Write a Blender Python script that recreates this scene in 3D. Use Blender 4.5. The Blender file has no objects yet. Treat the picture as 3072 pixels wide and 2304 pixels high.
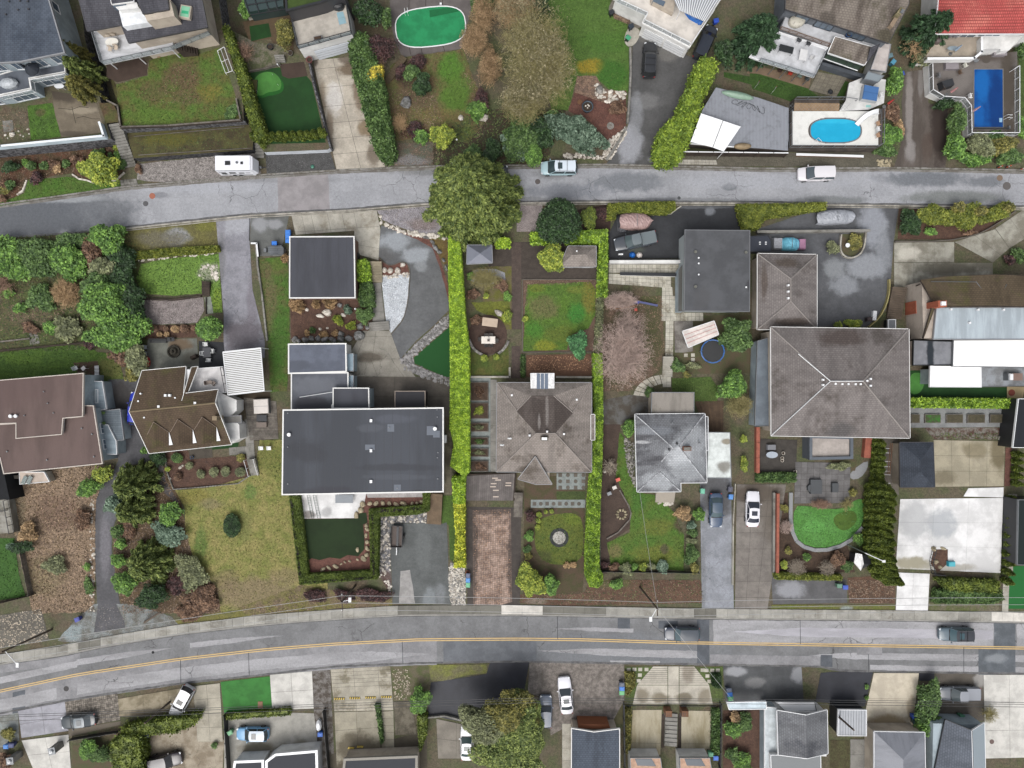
import bpy,math,random
from math import*
eb=range;ec=tuple;ee=enumerate;ef=len;eg=isinstance
from mathutils import Vector as J
import numpy as np
import mathutils
R=random.Random(11);NR=np.random.default_rng(5)
SC=bpy.context.scene;cE=SC.collection
ck=98.;dZ=21.7
def dv(n,k,v):n.inputs[k].default_value=v
da=bpy.data.cameras.new('camera');ce=bpy.data.objects.new('camera',da);cE.objects.link(ce)
ce.location=(0,0,ck);ce.rotation_euler=(0,0,0)
da.sensor_width=36;da.lens=18./((1536/dZ)/ck);da.clip_end=600;da.clip_start=1
SC.camera=ce
wd=bpy.data.worlds.new('World');SC.world=wd;wd.use_nodes=True
wn=wd.node_tree.nodes;cu=wn.new('ShaderNodeTexSky');cu.sky_type='NISHITA';cu.sun_disc=False
cu.sun_elevation=radians(58);cu.sun_rotation=radians(200);cu.air_density=1.;cu.dust_density=6.;cu.ozone_density=1.
hs=wn.new('ShaderNodeHueSaturation');dv(hs,'Saturation',.28)
wd.node_tree.links.new(cu.outputs[0],hs.inputs['Color'])
wd.node_tree.links.new(hs.outputs[0],wn['Background'].inputs[0]);wn['Background'].inputs[1].default_value=.15
sl=bpy.data.lights.new('sun','SUN');sl.energy=.9;sl.angle=radians(50);sl.color=(1,.97,.93)
so=bpy.data.objects.new('sun',sl);cE.objects.link(so);so.rotation_euler=(radians(32),0,radians(-20))
SC.view_settings.view_transform='Standard';SC.view_settings.look='None'
SC.view_settings.gamma=1;SC.view_settings.use_curve_mapping=False;SC.view_settings.exposure=.47
SC.render.engine='CYCLES'
FR=[0,0,1.,.0]
FRS=dict(O=(0,0,.72005),A1=(0,0,2.5925),A2=(750,0,2.5925),A3=(1500,0,2.5925),A4=(2272,0,2.5925),B1=(0,560,2.5925),B2=(750,560,2.5925),B3=(1500,560,2.5925),B4=(2272,560,2.5925),C1=(0,1150,2.5925),C2=(750,1150,2.5925),C3=(1500,1150,2.5925),C4=(2272,1150,2.5925),D1=(0,1740,2.765),D2=(750,1740,2.765),D3=(1500,1740,2.765),D4=(2272,1740,2.765),S=(0,0,1.))
def fr(n,z=.0):FR[:]=[*FRS[n],z]
def P(x,y,h=.0):
 z=FR[3]+h;k=(ck-z)/ck/dZ
 return J(((FR[0]+x/FR[2]-1536)*k,(1152-FR[1]-y/FR[2])*k,z))
def m(d):return d/FR[2]/dZ
def A(x0,y0,x1,y1):return atan2(-(y1-y0),x1-x0)
K=1.62
def c(r,g=1.,b=None,k=1.):
 if b is None:k=g;r,g,b=r>>16,r>>8&255,r&255
 if min(r,g,b)>195:k*=1.22
 f=lambda v:(v/255/12.92 if v<=10 else((v/255+.055)/1.055)**2.4)
 return ec(min(.85,f(v)/K*k)for v in(r,g,b))+(1,)
def cc2(v,k=1.):a=c(v,k);return a,ec(x*.76 for x in a[:3])+(1,)
def Z(s,k=2):v=[float(x)if'.'in x else int(x)for x in s.split()];return[ec(v[i:i+k])for i in eb(0,ef(v),k)]
def PZ(h,p):return[ec(P(x,y,h)[:2])for x,y in p]
bi={};KS='structure'
def cq(a,b=None):
 if eg(a,int):a,b=(c(a),b)if a>0 else cc2(-a)
 return a,(c(b)if eg(b,int)else b)
class N:
 def __init__(s,name):
  s.m=bpy.data.materials.new(name);s.m.use_nodes=True;s.t=s.m.node_tree;s.n=s.t.nodes;s.b=s.n['Principled BSDF']
 def new(s,t,**kw):
  n=s.n.new(t)
  for k,v in kw.items():setattr(n,k,v)
  return n
 def l(s,a,b):s.t.links.new(a,b)
 def math(s,op,a,b=None,c9=False):
  n=s.new('ShaderNodeMath',operation=op,use_clamp=c9)
  for i,v in ee((a,b)):
   if v is None:continue
   if eg(v,(int,float)):n.inputs[i].default_value=v
   else:s.l(v,n.inputs[i])
  return n.outputs[0]
 def noise(s,vec,scale,cL=3,al=.6,dist=0):
  n=s.new('ShaderNodeTexNoise');dv(n,'Scale',scale);dv(n,'Detail',cL)
  dv(n,'Roughness',al);dv(n,'Distortion',dist);s.l(vec,n.inputs['Vector']);return n.outputs['Fac']
 def ramp(s,v,a,b,lo=0.,hi=1.):
  n=s.new('ShaderNodeMapRange');n.interpolation_type='SMOOTHSTEP';s.l(v,n.inputs[0])
  for i,q in zip((1,2,3,4),(a,b,lo,hi)):n.inputs[i].default_value=q
  return n.outputs[0]
 def mix(s,f,a,b,dN='MIX'):
  n=s.new('ShaderNodeMix',data_type='RGBA',blend_type=dN)
  for i,v in((0,f),(6,a),(7,b)):
   if eg(v,(int,float,ec)):n.inputs[i].default_value=v
   else:s.l(v,n.inputs[i])
  return n.outputs[2]
 def bump(s,h,st,dist=.05):
  n=s.new('ShaderNodeBump');dv(n,'Strength',st);dv(n,'Distance',dist);s.l(h,n.inputs['Height']);s.l(n.outputs[0],s.b.inputs['Normal'])
def gm(name,a=None,b=None,scale=.5,lo=.38,hi=.62,E=.35,gs=14,al=.85,bump=.3,aa=(),a7=0,au=None,a9=.18,aV=None,aQ=0,ax=None):
 if name in bi:return bi[name]
 a,b=cq(a,b);au=c(au)if eg(au,int)else au
 q=N(name);cA=q.new('ShaderNodeNewGeometry');bH=cA.outputs['Position']
 if ax:
  mp=q.new('ShaderNodeMapping');q.l(bH,mp.inputs[0]);dv(mp,'Rotation',(0,0,ax[2]if ef(ax)>2 else 0))
  dv(mp,'Scale',(ax[0],ax[1],1));cF=mp.outputs[0]
 else:cF=bH
 aH=a;n1=q.noise(cF,scale,5,.65)
 if b:aH=q.mix(q.ramp(n1,lo,hi),a,b)
 if au:
  st=au if eg(au,list)else[au]
  for i,sc_ in ee(st):
   bB=q.new('ShaderNodeVectorMath',operation='ADD');q.l(cF,bB.inputs[0]);dv(bB,1,(17.3*(i+1),5.1,3.7))
   aH=q.mix(q.ramp(q.noise(bB.outputs[0],a9*(1+.7*i),6,.7),.5,.66,0,.8),aH,sc_)
 if aa:
  nn=q.noise(bH,.55,5,.65)
  for bl in aa:
   x,y,rx,ry,cc=bl[:5];cc=cq(cc)[0];stg=bl[5]if ef(bl)>5 else.8;c0=bl[6]if ef(bl)>6 else.35
   pc=P(x,y);ct=q.new('ShaderNodeVectorMath',operation='SUBTRACT');q.l(bH,ct.inputs[0]);dv(ct,1,(pc.x,pc.y,pc.z))
   cH=q.new('ShaderNodeVectorMath',operation='MULTIPLY');q.l(ct.outputs[0],cH.inputs[0]);dv(cH,1,(1/m(rx),1/m(ry),0))
   ln=q.new('ShaderNodeVectorMath',operation='LENGTH');q.l(cH.outputs[0],ln.inputs[0])
   d=q.math('ADD',ln.outputs['Value'],q.math('MULTIPLY',q.math('SUBTRACT',nn,.5),1.6))
   aH=q.mix(q.ramp(d,1+c0,1-c0,0,stg),aH,cc)
 if aV:
  dn=q.new('ShaderNodeVectorMath',operation='ADD');q.l(bH,dn.inputs[0])
  nt=q.new('ShaderNodeTexNoise');dv(nt,'Scale',1.2);dv(nt,'Detail',4);q.l(bH,nt.inputs['Vector'])
  q.l(nt.outputs['Color'],dn.inputs[1]);v=q.new('ShaderNodeTexVoronoi',feature='DISTANCE_TO_EDGE');dv(v,'Scale',aV)
  q.l(dn.outputs[0],v.inputs['Vector']);f=q.math('MULTIPLY',q.ramp(v.outputs['Distance'],.012,.004),q.ramp(q.noise(bH,.12,2),.5,.6))
  aH=q.mix(q.math('MULTIPLY',f,.7),aH,(.03,.03,.03,1))
 g=q.noise(bH,gs,4,.75)
 gf=q.math('ADD',q.math('MULTIPLY',q.math('SUBTRACT',g,.5),E*4),1.)
 if aQ:
  g2=q.noise(bH,aQ,3,.8);gf=q.math('MULTIPLY',gf,q.math('ADD',q.math('MULTIPLY',q.math('SUBTRACT',g2,.5),E*3.4),1.))
 if a7:
  oi=q.new('ShaderNodeObjectInfo');gf=q.math('MULTIPLY',gf,q.math('ADD',q.math('MULTIPLY',q.math('SUBTRACT',oi.outputs['Random'],.5),a7*2),1.))
 c7=q.new('ShaderNodeCombineXYZ')
 for i in eb(3):q.l(gf,c7.inputs[i])
 vm=q.new('ShaderNodeVectorMath',operation='MULTIPLY')
 if eg(aH,ec):dv(vm,0,aH[:3])
 else:q.l(aH,vm.inputs[0])
 q.l(c7.outputs[0],vm.inputs[1]);q.l(vm.outputs[0],q.b.inputs['Base Color'])
 dv(q.b,'Roughness',al)
 dv(q.b,'Specular IOR Level',.3)
 if bump:q.bump(g,bump)
 bi[name]=q.m;return q.m
def aj(name,a=None,b=None,bT=None,scale=1.2,al=.55):
 if name in bi:return bi[name]
 a,b=cq(a,b);bT=cq(bT)[0]
 q=N(name);cA=q.new('ShaderNodeNewGeometry');isl=cA.outputs['Random Per Island']
 ds=lambda v,k:ec((x*.9+sum(v[:3])/3*.1)*k for x in v[:3])+(1,)
 a,b=ds(a,1.22),ds(b,.9);bT=ds(bT,.95)if bT else None
 aH=q.mix(q.ramp(isl,.15,.85),a,b)
 aH=q.mix(q.ramp(q.noise(cA.outputs['Position'],scale,3),.42,.62,0,.75),aH,bT or ec(v*.62 for v in a[:3])+(1,))
 q.l(aH,q.b.inputs['Base Color']);dv(q.b,'Roughness',al);dv(q.b,'Specular IOR Level',.25)
 bi[name]=q.m;return q.m
def aF(name,a=None,b=None,aO=.28,aY=.9,bd=.72,scale=.35,au=None,al=.85,bump=.5,aa=(),lo=.4,hi=.62,gr=.5):
 if name in bi:return bi[name]
 a,b=cq(a,b);au=cq(au)[0]
 q=N(name);uv=q.new('ShaderNodeUVMap').outputs[0];cA=q.new('ShaderNodeNewGeometry');bH=cA.outputs['Position']
 br=q.new('ShaderNodeTexBrick');q.l(uv,br.inputs['Vector']);dv(br,'Scale',1)
 dv(br,'Brick Width',aY);dv(br,'Row Height',aO);dv(br,'Mortar Size',aO*.16)
 dv(br,'Mortar Smooth',.6);dv(br,'Color1',(1.25,)*3+(1,));dv(br,'Color2',(1.02,)*3+(1,))
 dv(br,'Mortar',(bd*1.1,)*3+(1,))
 mp=q.new('ShaderNodeMapping');q.l(uv,mp.inputs[0]);dv(mp,'Scale',(1.8,.35,1))
 aH=q.mix(q.ramp(q.noise(mp.outputs[0],scale,6,.7),lo,hi),a,b)
 if au:aH=q.mix(q.ramp(q.noise(bH,scale*.7,5,.7),.5,.68,0,.8),aH,au)
 if aa:
  nn=q.noise(bH,.6,5,.65)
  for x,y,h,rx,ry,cc in aa:
   cc=cq(cc)[0];pc=P(x,y,h);ct=q.new('ShaderNodeVectorMath',operation='SUBTRACT');q.l(bH,ct.inputs[0]);dv(ct,1,(pc.x,pc.y,pc.z))
   cH=q.new('ShaderNodeVectorMath',operation='MULTIPLY');q.l(ct.outputs[0],cH.inputs[0]);dv(cH,1,(1/m(rx),1/m(ry),0))
   ln=q.new('ShaderNodeVectorMath',operation='LENGTH');q.l(cH.outputs[0],ln.inputs[0])
   d=q.math('ADD',ln.outputs['Value'],q.math('MULTIPLY',q.math('SUBTRACT',nn,.5),1.6));aH=q.mix(q.ramp(d,1.4,.6,0,.8),aH,cc)
 aH=q.mix(1.,aH,br.outputs['Color'],'MULTIPLY')
 g=q.noise(bH,16,4,.8);gv=q.math('ADD',q.math('MULTIPLY',q.math('SUBTRACT',g,.5),gr*2),1.)
 c7=q.new('ShaderNodeCombineXYZ')
 for i in eb(3):q.l(gv,c7.inputs[i])
 aH=q.mix(1.,aH,c7.outputs[0],'MULTIPLY');q.l(aH,q.b.inputs['Base Color']);dv(q.b,'Roughness',al);dv(q.b,'Specular IOR Level',.2)
 q.bump(br.outputs['Fac'],-bump,.03);bi[name]=q.m;return q.m
def pm(name,aH=None,al=.5,c4=0,dS=0,n=.12,ns=1.5,bR=1,cZ=.5):
 if name in bi:return bi[name]
 aH=cq(aH)[0];q=N(name);cA=q.new('ShaderNodeNewGeometry');bH=cA.outputs['Position']
 cc=q.mix(q.ramp(q.noise(bH,ns,5,.7),.45,.75,0,n*3),aH,ec(v*.55 for v in aH[:3])+(1,))
 q.l(cc,q.b.inputs['Base Color']);dv(q.b,'Roughness',al);dv(q.b,'Metallic',c4)
 dv(q.b,'Coat Weight',dS);dv(q.b,'Coat Roughness',.06);dv(q.b,'Specular IOR Level',cZ)
 if bR<1:dv(q.b,'Alpha',bR)
 bi[name]=q.m;return q.m
WL={}
def bh(o,label=None,cat=None,group=None,kind=None):
 if label:o['label']=label
 if cat:o['category']=cat
 if group:o['group']=group
 if kind:o['kind']=kind
 return o
def T(name,label,cat,loc,group=None,kind=None):
 o=bpy.data.objects.new(name,None);cE.objects.link(o);o.location=loc;o.empty_display_size=.3;WL[o.name]=J(loc)
 return bh(o,label,cat,group,kind)
def mo(name,V,F,mat,parent=None,bJ=False,uv=False):
 me=bpy.data.meshes.new(name)
 if parent is not None:bB=WL[parent.name]
 else:
  a_=np.array([ec(v)for v in V])if ef(V)else np.zeros((1,3));lo,hi=a_.min(0),a_.max(0)
  bB=J(((lo[0]+hi[0])/2,(lo[1]+hi[1])/2,lo[2]))
 me.from_pydata([(v[0]-bB[0],v[1]-bB[1],v[2]-bB[2])for v in V],[],F)
 if mat:me.materials.append(mat)
 if bJ:me.shade_smooth()
 if uv:
  ul=me.uv_layers.new(name='UVMap').data
  for p in me.polygons:
   n=p.normal;u=J((0,0,1)).cross(n)
   if u.length<.02:u=J((1,0,0));v=J((0,1,0))
   else:u.normalize();v=n.cross(u)
   for li in p.loop_indices:
    co=me.vertices[me.loops[li].vertex_index].co;ul[li].uv=(co.dot(u)+37.3,co.dot(v)+51.7)
 o=bpy.data.objects.new(name,me);cE.objects.link(o)
 if parent is not None:o.parent=parent;WL[o.name]=bB.copy()if hasattr(bB,'copy')else bB
 else:o.location=bB;WL[o.name]=J(bB)
 return o
class M:
 def __init__(s):s.v=[];s.f=[]
 def add(s,V,F):n=ef(s.v);s.v+=V;s.f+=[ec(i+n for i in f)for f in F];return s
 def box(s,cx,cy,z0,lx,ly,lz,aJ=0,cI=0):
  ca,sa=cos(aJ),sin(aJ);V=[]
  for z,k in((z0,0),(z0+lz,cI)):
   for dx,dy in Z('-1 -1 1 -1 1 1 -1 1'):
    x=dx*(lx/2-k);y=dy*(ly/2-k);V.append((cx+x*ca-y*sa,cy+x*sa+y*ca,z))
  return s.add(V,Z('3 2 1 0 4 5 6 7 0 1 5 4 1 2 6 5 2 3 7 6 3 0 4 7',4))
 def prism(s,az,z0,z1,dU=False):
  az=cd(az);n=ef(az)
  V=[(p[0],p[1],z0)for p in az]+[(p[0],p[1],z1)for p in az]
  F=[ec(eb(n,2*n))]+[(i,(i+1)%n,n+(i+1)%n,n+i)for i in eb(n)]
  if dU:F.append(ec(eb(n-1,-1,-1)))
  return s.add(V,F)
 def tube(s,a,b,r,r2=None,n=6,cap=True):
  a,b=J(a),J(b);d=(b-a)
  if d.length<1e-5:return s
  d.normalize();u=d.orthogonal().normalized();w=d.cross(u);r2=r if r2 is None else r2;V=[]
  for p,rr in((a,r),(b,r2)):
   for i in eb(n):
    t=2*pi*i/n;V.append(ec(p+u*cos(t)*rr+w*sin(t)*rr))
  F=[(i,(i+1)%n,n+(i+1)%n,n+i)for i in eb(n)]
  if cap:F+=[ec(eb(n-1,-1,-1)),ec(eb(n,2*n))]
  return s.add(V,F)
 def lathe(s,cx,cy,bn,n=12,z=0,sx=1,sy=1,aJ=0):
  V=[];F=[];ca,sa=cos(aJ),sin(aJ)
  for r,h in bn:
   for i in eb(n):
    t=2*pi*i/n;x=r*cos(t)*sx;y=r*sin(t)*sy;V.append((cx+x*ca-y*sa,cy+x*sa+y*ca,z+h))
  for j in eb(ef(bn)-1):
   for i in eb(n):F.append((j*n+i,j*n+(i+1)%n,(j+1)*n+(i+1)%n,(j+1)*n+i))
  F.append(ec(eb((ef(bn)-1)*n,ef(bn)*n)));return s.add(V,F)
 def build(s,name,mat,parent=None,**kw):return mo(name,s.v,s.f,mat,parent,**kw)
M.__call__=M.build
XB=lambda*a:M().box(*a)
LH=lambda*a,**k:M().lathe(*a,**k)
PX=lambda*a:M().prism(*a)
TB=lambda*a,**k:M().tube(*a,**k)
def cd(az):
 a=sum(az[i][0]*az[(i+1)%ef(az)][1]-az[(i+1)%ef(az)][0]*az[i][1]for i in eb(ef(az)))
 return list(az)if a>0 else list(az)[::-1]
def a5(az,d):
 az=cd(az);n=ef(az);bA=[]
 for i in eb(n):
  p0,p1,p2=(J(az[(i+k)%n][:2])for k in(-1,0,1));e1=(p1-p0).normalized();e2=(p2-p1).normalized()
  n1=J((-e1.y,e1.x));n2=J((-e2.y,e2.x));b=(n1+n2);b=b/max(.3,b.dot(n1))if b.length>1e-6 else n1
  bA.append(p1+b*d)
 return bA
def aD(az,it=2,closed=True):
 for _ in eb(it):
  bA=[];n=ef(az);rng=eb(n if closed else n-1)
  if not closed:bA.append(az[0])
  for i in rng:
   a,b=az[i],az[(i+1)%n];bA+=[(a[0]*.75+b[0]*.25,a[1]*.75+b[1]*.25),(a[0]*.25+b[0]*.75,a[1]*.25+b[1]*.75)]
  if not closed:bA.append(az[-1])
  az=bA
 return az
def bE(az,amp,step=.5):
 bA=[];n=ef(az)
 for i in eb(n):
  a,b=J(az[i][:2]),J(az[(i+1)%n][:2]);k=max(1,int((b-a).length/step));nn=(b-a).normalized();nn=J((-nn.y,nn.x))
  for j in eb(k):p=a+(b-a)*j/k;p=p+nn*R.uniform(-amp,amp)*(1 if j else.3);bA.append((p.x,p.y))
 return bA
PN=[0]
def G(name,az,mat,ai,al=0,bF=0,kind=KS,label=None,h=0,parent=None,cs=0):
 if bF:az=aD(az,bF)
 W=[P(x,y,h)for x,y in az];PN[0]+=1;z=FR[3]+h+ai*.004+PN[0]%19*.00018;w2=[(p.x,p.y)for p in W]
 if al:w2=bE(w2,al)
 w2=cd(w2);V=[(x,y,z)for x,y in w2]
 if cs:mm=PX(w2,z-cs,z);o=mm(name,mat,parent)
 else:o=mo(name,V,[ec(eb(ef(V)))],mat,parent)
 if kind and parent is None:o['kind']=kind
 if label:o['label']=label
 return o
def cJ(x,y,am):
 c_=np.zeros(ef(x),bool);n=ef(am);j=n-1
 for i in eb(n):
  xi,yi=am[i][0],am[i][1];xj,yj=am[j][0],am[j][1]
  k=((yi>y)!=(yj>y))&(x<(xj-xi)*(y-yi)/(yj-yi+1e-12)+xi);c_^=k;j=i
 return c_
def bK(am,n):
 p=np.array([(q[0],q[1])for q in am]);lo,hi=p.min(0),p.max(0);ar=abs(sum(p[i][0]*p[i-1][1]-p[i-1][0]*p[i][1]for i in eb(ef(p))))/2
 dq=int(n*(hi[0]-lo[0])*(hi[1]-lo[1])/max(ar,.01))+4
 x=NR.uniform(lo[0],hi[0],dq);y=NR.uniform(lo[1],hi[1],dq);k=cJ(x,y,am);return x[k],y[k]
def df(am):return abs(sum(am[i][0]*am[i-1][1]-am[i-1][0]*am[i][1]for i in eb(ef(am))))/2
def aK(name,C,mat,parent,size=.2,cg=.55,up=.5,D=None):
 n=ef(C);up_=np.array([0,0,1.]);nr=NR.normal(size=(n,3));nr/=np.linalg.norm(nr,axis=1)[:,None]+1e-9
 nr=nr*(1-up)+up_*up;nr/=np.linalg.norm(nr,axis=1)[:,None]+1e-9
 d=NR.normal(size=(n,3))if D is None else D+NR.normal(size=(n,3))*.25
 d-=(d*nr).sum(1)[:,None]*nr;d/=np.linalg.norm(d,axis=1)[:,None]+1e-9;w=np.cross(nr,d)
 s=(size*NR.uniform(.6,1.35,n))[:,None]
 V=np.stack([C-d*s,C+w*s*cg+nr*s*.12,C+d*s,C-w*s*cg+nr*s*.12],1).reshape(-1,3)
 if parent is not None:bB=np.array(WL[parent.name])
 else:lo,hi=V.min(0),V.max(0);bB=np.array([(lo[0]+hi[0])/2,(lo[1]+hi[1])/2,lo[2]])
 me=bpy.data.meshes.new(name);me.vertices.add(4*n);me.vertices.foreach_set('co',(V-bB).astype(np.float32).ravel())
 me.loops.add(4*n);me.loops.foreach_set('vertex_index',np.arange(4*n,dtype=np.int32))
 me.polygons.add(n);me.polygons.foreach_set('loop_start',np.arange(0,4*n,4,dtype=np.int32));me.polygons.foreach_set('loop_total',np.full(n,4,np.int32))
 me.update(calc_edges=True);me.materials.append(mat)
 o=bpy.data.objects.new(name,me);cE.objects.link(o)
 if parent is not None:o.parent=parent
 else:o.location=bB
 WL[o.name]=J(bB);return o
b6=lambda:pm('a',5589052,.9,n=.25)
def bZ(cx,cy,cz,rx,ry,rz,n,ap=9,lr=.5,low=-.25):
 L=[]
 for i in eb(ap):
  a=NR.uniform(0,6.283);e=NR.uniform(low,1);rr=sqrt(max(0,1-e*e));k=(1-lr)*NR.uniform(.75,1.1)
  L.append((cos(a)*rr*k,sin(a)*rr*k,max(0,e)*k,lr*NR.uniform(.75,1.15)))
 L.append((0,0,.2,.75));L=np.array(L);wt=L[:,3]**2;idx=NR.choice(ef(L),n,p=wt/wt.sum())
 d=NR.normal(size=(n,3));d/=np.linalg.norm(d,axis=1)[:,None];d[:,2]=np.where(d[:,2]<-.3,-d[:,2],d[:,2])
 r=L[idx,3]*(1-.35*NR.uniform(0,1,n)**2.2+NR.normal(0,.03,n));p=L[idx,:3]+d*r[:,None]
 p[:,2]=np.maximum(p[:,2],-.45)
 if ap>=8:
  a=np.arctan2(p[:,1],p[:,0]);ph=NR.uniform(0,6.28,4);p[:,:2]*=(1+.13*np.sin(2*a+ph[0])+.11*np.sin(3*a+ph[1])+.08*np.sin(5*a+ph[2])+.05*np.sin(9*a+ph[3]))[:,None]
 return np.column_stack([cx+p[:,0]*rx,cy+p[:,1]*ry,cz+p[:,2]*rz])
def b3(ac,C,mat,ls,up=.5,cg=.55):return aK('crown',C,mat,ac,ls,cg,up)
def ah(x,y,r,h,mat,label,cat='shrub',ls=.16,ak=1.,ry=None,aJ=0,ap=9,lr=.5,group=None,name='shrub',z=0,trunk=True,up=.62,dR=True,cg=.55):
 rx=m(r);b9=m(ry)if ry else rx;hm=h*.5;p=P(x,y,hm+z);b=(p.x,p.y,FR[3]+z)
 ac=T(name,label,cat,b,group);n=int(ak*4.6*pi*rx*b9/(ls*ls*cg*1.5));n=max(60,min(n,60000))
 C=bZ(0,0,0,rx*1.04,b9*1.04,h*.5,n,ap,lr);
 if aJ:ca,sa=cos(aJ),sin(aJ);X=C[:,0]*ca-C[:,1]*sa;Y=C[:,0]*sa+C[:,1]*ca;C[:,0]=X;C[:,1]=Y
 C+=np.array([p.x,p.y,b[2]+h*.47]);b3(ac,C,mat,ls,up,cg)
 mt=M()
 if trunk:
  for i in eb(4):a=i*1.6;mt.tube((b[0]+.05*cos(a),b[1]+.05*sin(a),b[2]-.02),(b[0]+rx*.4*cos(a),b[1]+b9*.4*sin(a),b[2]+h*.55),max(.03,h*.018),.015,5)
  mt('trunk',b6(),ac)
 if dR and rx>.5:
  cm=M();ic=[(cos(t)*cos(e),sin(t)*cos(e),sin(e))for e in(-.5,0,.5,1.)for t in[i*pi/4 for i in eb(8)]]
  ca,sa=cos(aJ),sin(aJ)
  V=[(b[0]+(q[0]*rx*ca-q[1]*b9*sa)*.62,b[1]+(q[0]*rx*sa+q[1]*b9*ca)*.62,b[2]+h*.42+q[2]*h*.3)for q in ic]
  F=[(j*8+i,j*8+(i+1)%8,(j+1)*8+(i+1)%8,(j+1)*8+i)for j in eb(3)for i in eb(8)]+[ec(eb(24,32))]
  cm.add(V,F);cm('light_block_core',mat,ac)  # low-poly core added inside the crown to block light coming through
 return ac
def hedge(az,h,mat,label,ls=.13,ak=1.,z=0,group=None,name='hedge',bu=.07,cat='hedge',c5=None,up=.45,a4=0):
 W=[P(a,b,h+z)for a,b in az];am=cd([(q.x,q.y)for q in W]);b=FR[3]+z
 cx=sum(q[0]for q in am)/ef(am);cy=sum(q[1]for q in am)/ef(am);ac=T(name,label,cat,(cx,cy,b),group)
 ar=df(am);la=ls*ls*.55*1.5;x,y=bK(am,int(ak*2.6*ar/la));n=ef(x)
 zz=b+h+NR.normal(0,bu,n)-.03+.08*np.sin(x*2.1+y*1.3)*np.sin(y*1.7-x)
 if a4:zz=zz-a4*np.abs(NR.normal(0,1,n))
 C=[np.column_stack([x,y,zz])];k=ef(am)
 for i in eb(k):
  a,q=J(am[i]),J(am[(i+1)%k]);L=(q-a).length;ns=int(ak*1.6*L*h/la)
  if ns<1:continue
  t=NR.uniform(0,1,ns);e=(q-a)/max(L,.01);sx=a.x+e.x*L*t+NR.normal(0,bu,ns);sy=a.y+e.y*L*t+NR.normal(0,bu,ns)
  C.append(np.column_stack([sx,sy,b+h*NR.uniform(.05,1.,ns)]))
 aK('foliage',np.vstack(C),mat,ac,ls,.55,up)
 PX(a5(am,.14),b+.02,b+h-.12)('inner_growth',c5 or mat,ac);return ac
def bj(bt,r,h,mat,label,n,ak=1,group=None,z=0,ls=.13,cat='conifer',name='columnar_conifer',jr=.12):
 az=[bt[0]]if n==1 else[]
 cv=[dist(bt[i],bt[i+1])for i in eb(ef(bt)-1)];dq=sum(cv)or 1
 for i in eb(n if n>1 else 0):
  d=dq*(i+.5)/n
  for j,s_ in ee(cv):
   if d<=s_ or j==ef(cv)-1:t=d/s_;az.append((bt[j][0]+(bt[j+1][0]-bt[j][0])*t,bt[j][1]+(bt[j+1][1]-bt[j][1])*t));break
   d-=s_
 bA=[]
 for i,(x,y)in ee(az):
  p=P(x,y,z);ac=T(name,label if eg(label,str)else label[i],cat,p,group);rr=m(r)*R.uniform(1-jr,1+jr);hh=h*R.uniform(.9,1.08)
  k=int(ak*3.*2*rr*hh*2.2/(ls*ls*.8));t=NR.uniform(0,1,k)**.8;bn=rr*np.minimum(1,(1-t)*1.7)**.7*(.75+.25*np.minimum(1,t*6));a=NR.uniform(0,6.283,k)
  bn=bn*(1+.16*np.sin(a*5+t*9))*NR.uniform(.72,1.05,k)
  C=np.column_stack([p.x+np.cos(a)*bn,p.y+np.sin(a)*bn,p.z+t*hh]);D=np.column_stack([np.cos(a)*.6,np.sin(a)*.6,np.full(k,.9)])
  aK('foliage',C,mat,ac,ls,.4,.15,D)
  LH(p.x,p.y,[(rr*.6,0),(rr*.68,hh*.3),(rr*.4,hh*.65),(rr*.12,hh*.88)],7,p.z)('inner_growth',mat,ac);TB(p,(p.x,p.y,p.z+.4),.05)('trunk',b6(),ac);bA.append(ac)
 return bA
def conifer(x,y,r,h,mat,label,z0=.12,ls=.24,ak=1,bq=.35,group=None,name='conifer_tree',dt=.22,z=0):
 b=P(x,y,z);ac=T(name,label,'tree',b,group);rr=m(r);tp=b+J((0,0,h))
 TB(b,b+J((0,0,h*.97)),max(.12,h*.025),.03,8)('trunk',b6(),ac)
 nb=int(44*ak*max(1,rr/3));C=[];D=[];mb=M()
 for i in eb(nb):
  t=(i+R.random())/nb;zz=z0*h+(h*(1-z0))*t**.9;L=rr*(1-t)**.62*R.uniform(1-dt,1+dt*.5)+.15;a=i*2.39996+R.uniform(-.3,.3)
  d=np.array([cos(a),sin(a)]);k=int(46*L/ls*.55*ak)+6;s=NR.uniform(.12,1,k);wdt=.21*L*(1-s*.65)
  dr=NR.normal(0,.5,k)*wdt;zc=zz-bq*L*s**1.6+NR.normal(0,.10,k)-np.abs(dr)*.25+.12*h*(1-t)*.1
  px=b.x+d[0]*L*s-d[1]*dr;py=b.y+d[1]*L*s+d[0]*dr;C.append(np.column_stack([px,py,b.z+zc]))
  sg=np.sign(dr+1e-6);D.append(np.column_stack([d[0]-d[1]*sg*.7,d[1]+d[0]*sg*.7,np.full(k,-.35)]))
  mb.tube((b.x,b.y,b.z+zz),(b.x+d[0]*L*.85,b.y+d[1]*L*.85,b.z+zz-bq*L*.8),.05,.01,4,False)
 mb('limbs',b6(),ac);aK('crown',np.vstack(C),mat,ac,ls,.38,.5,np.vstack(D));return ac
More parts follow.
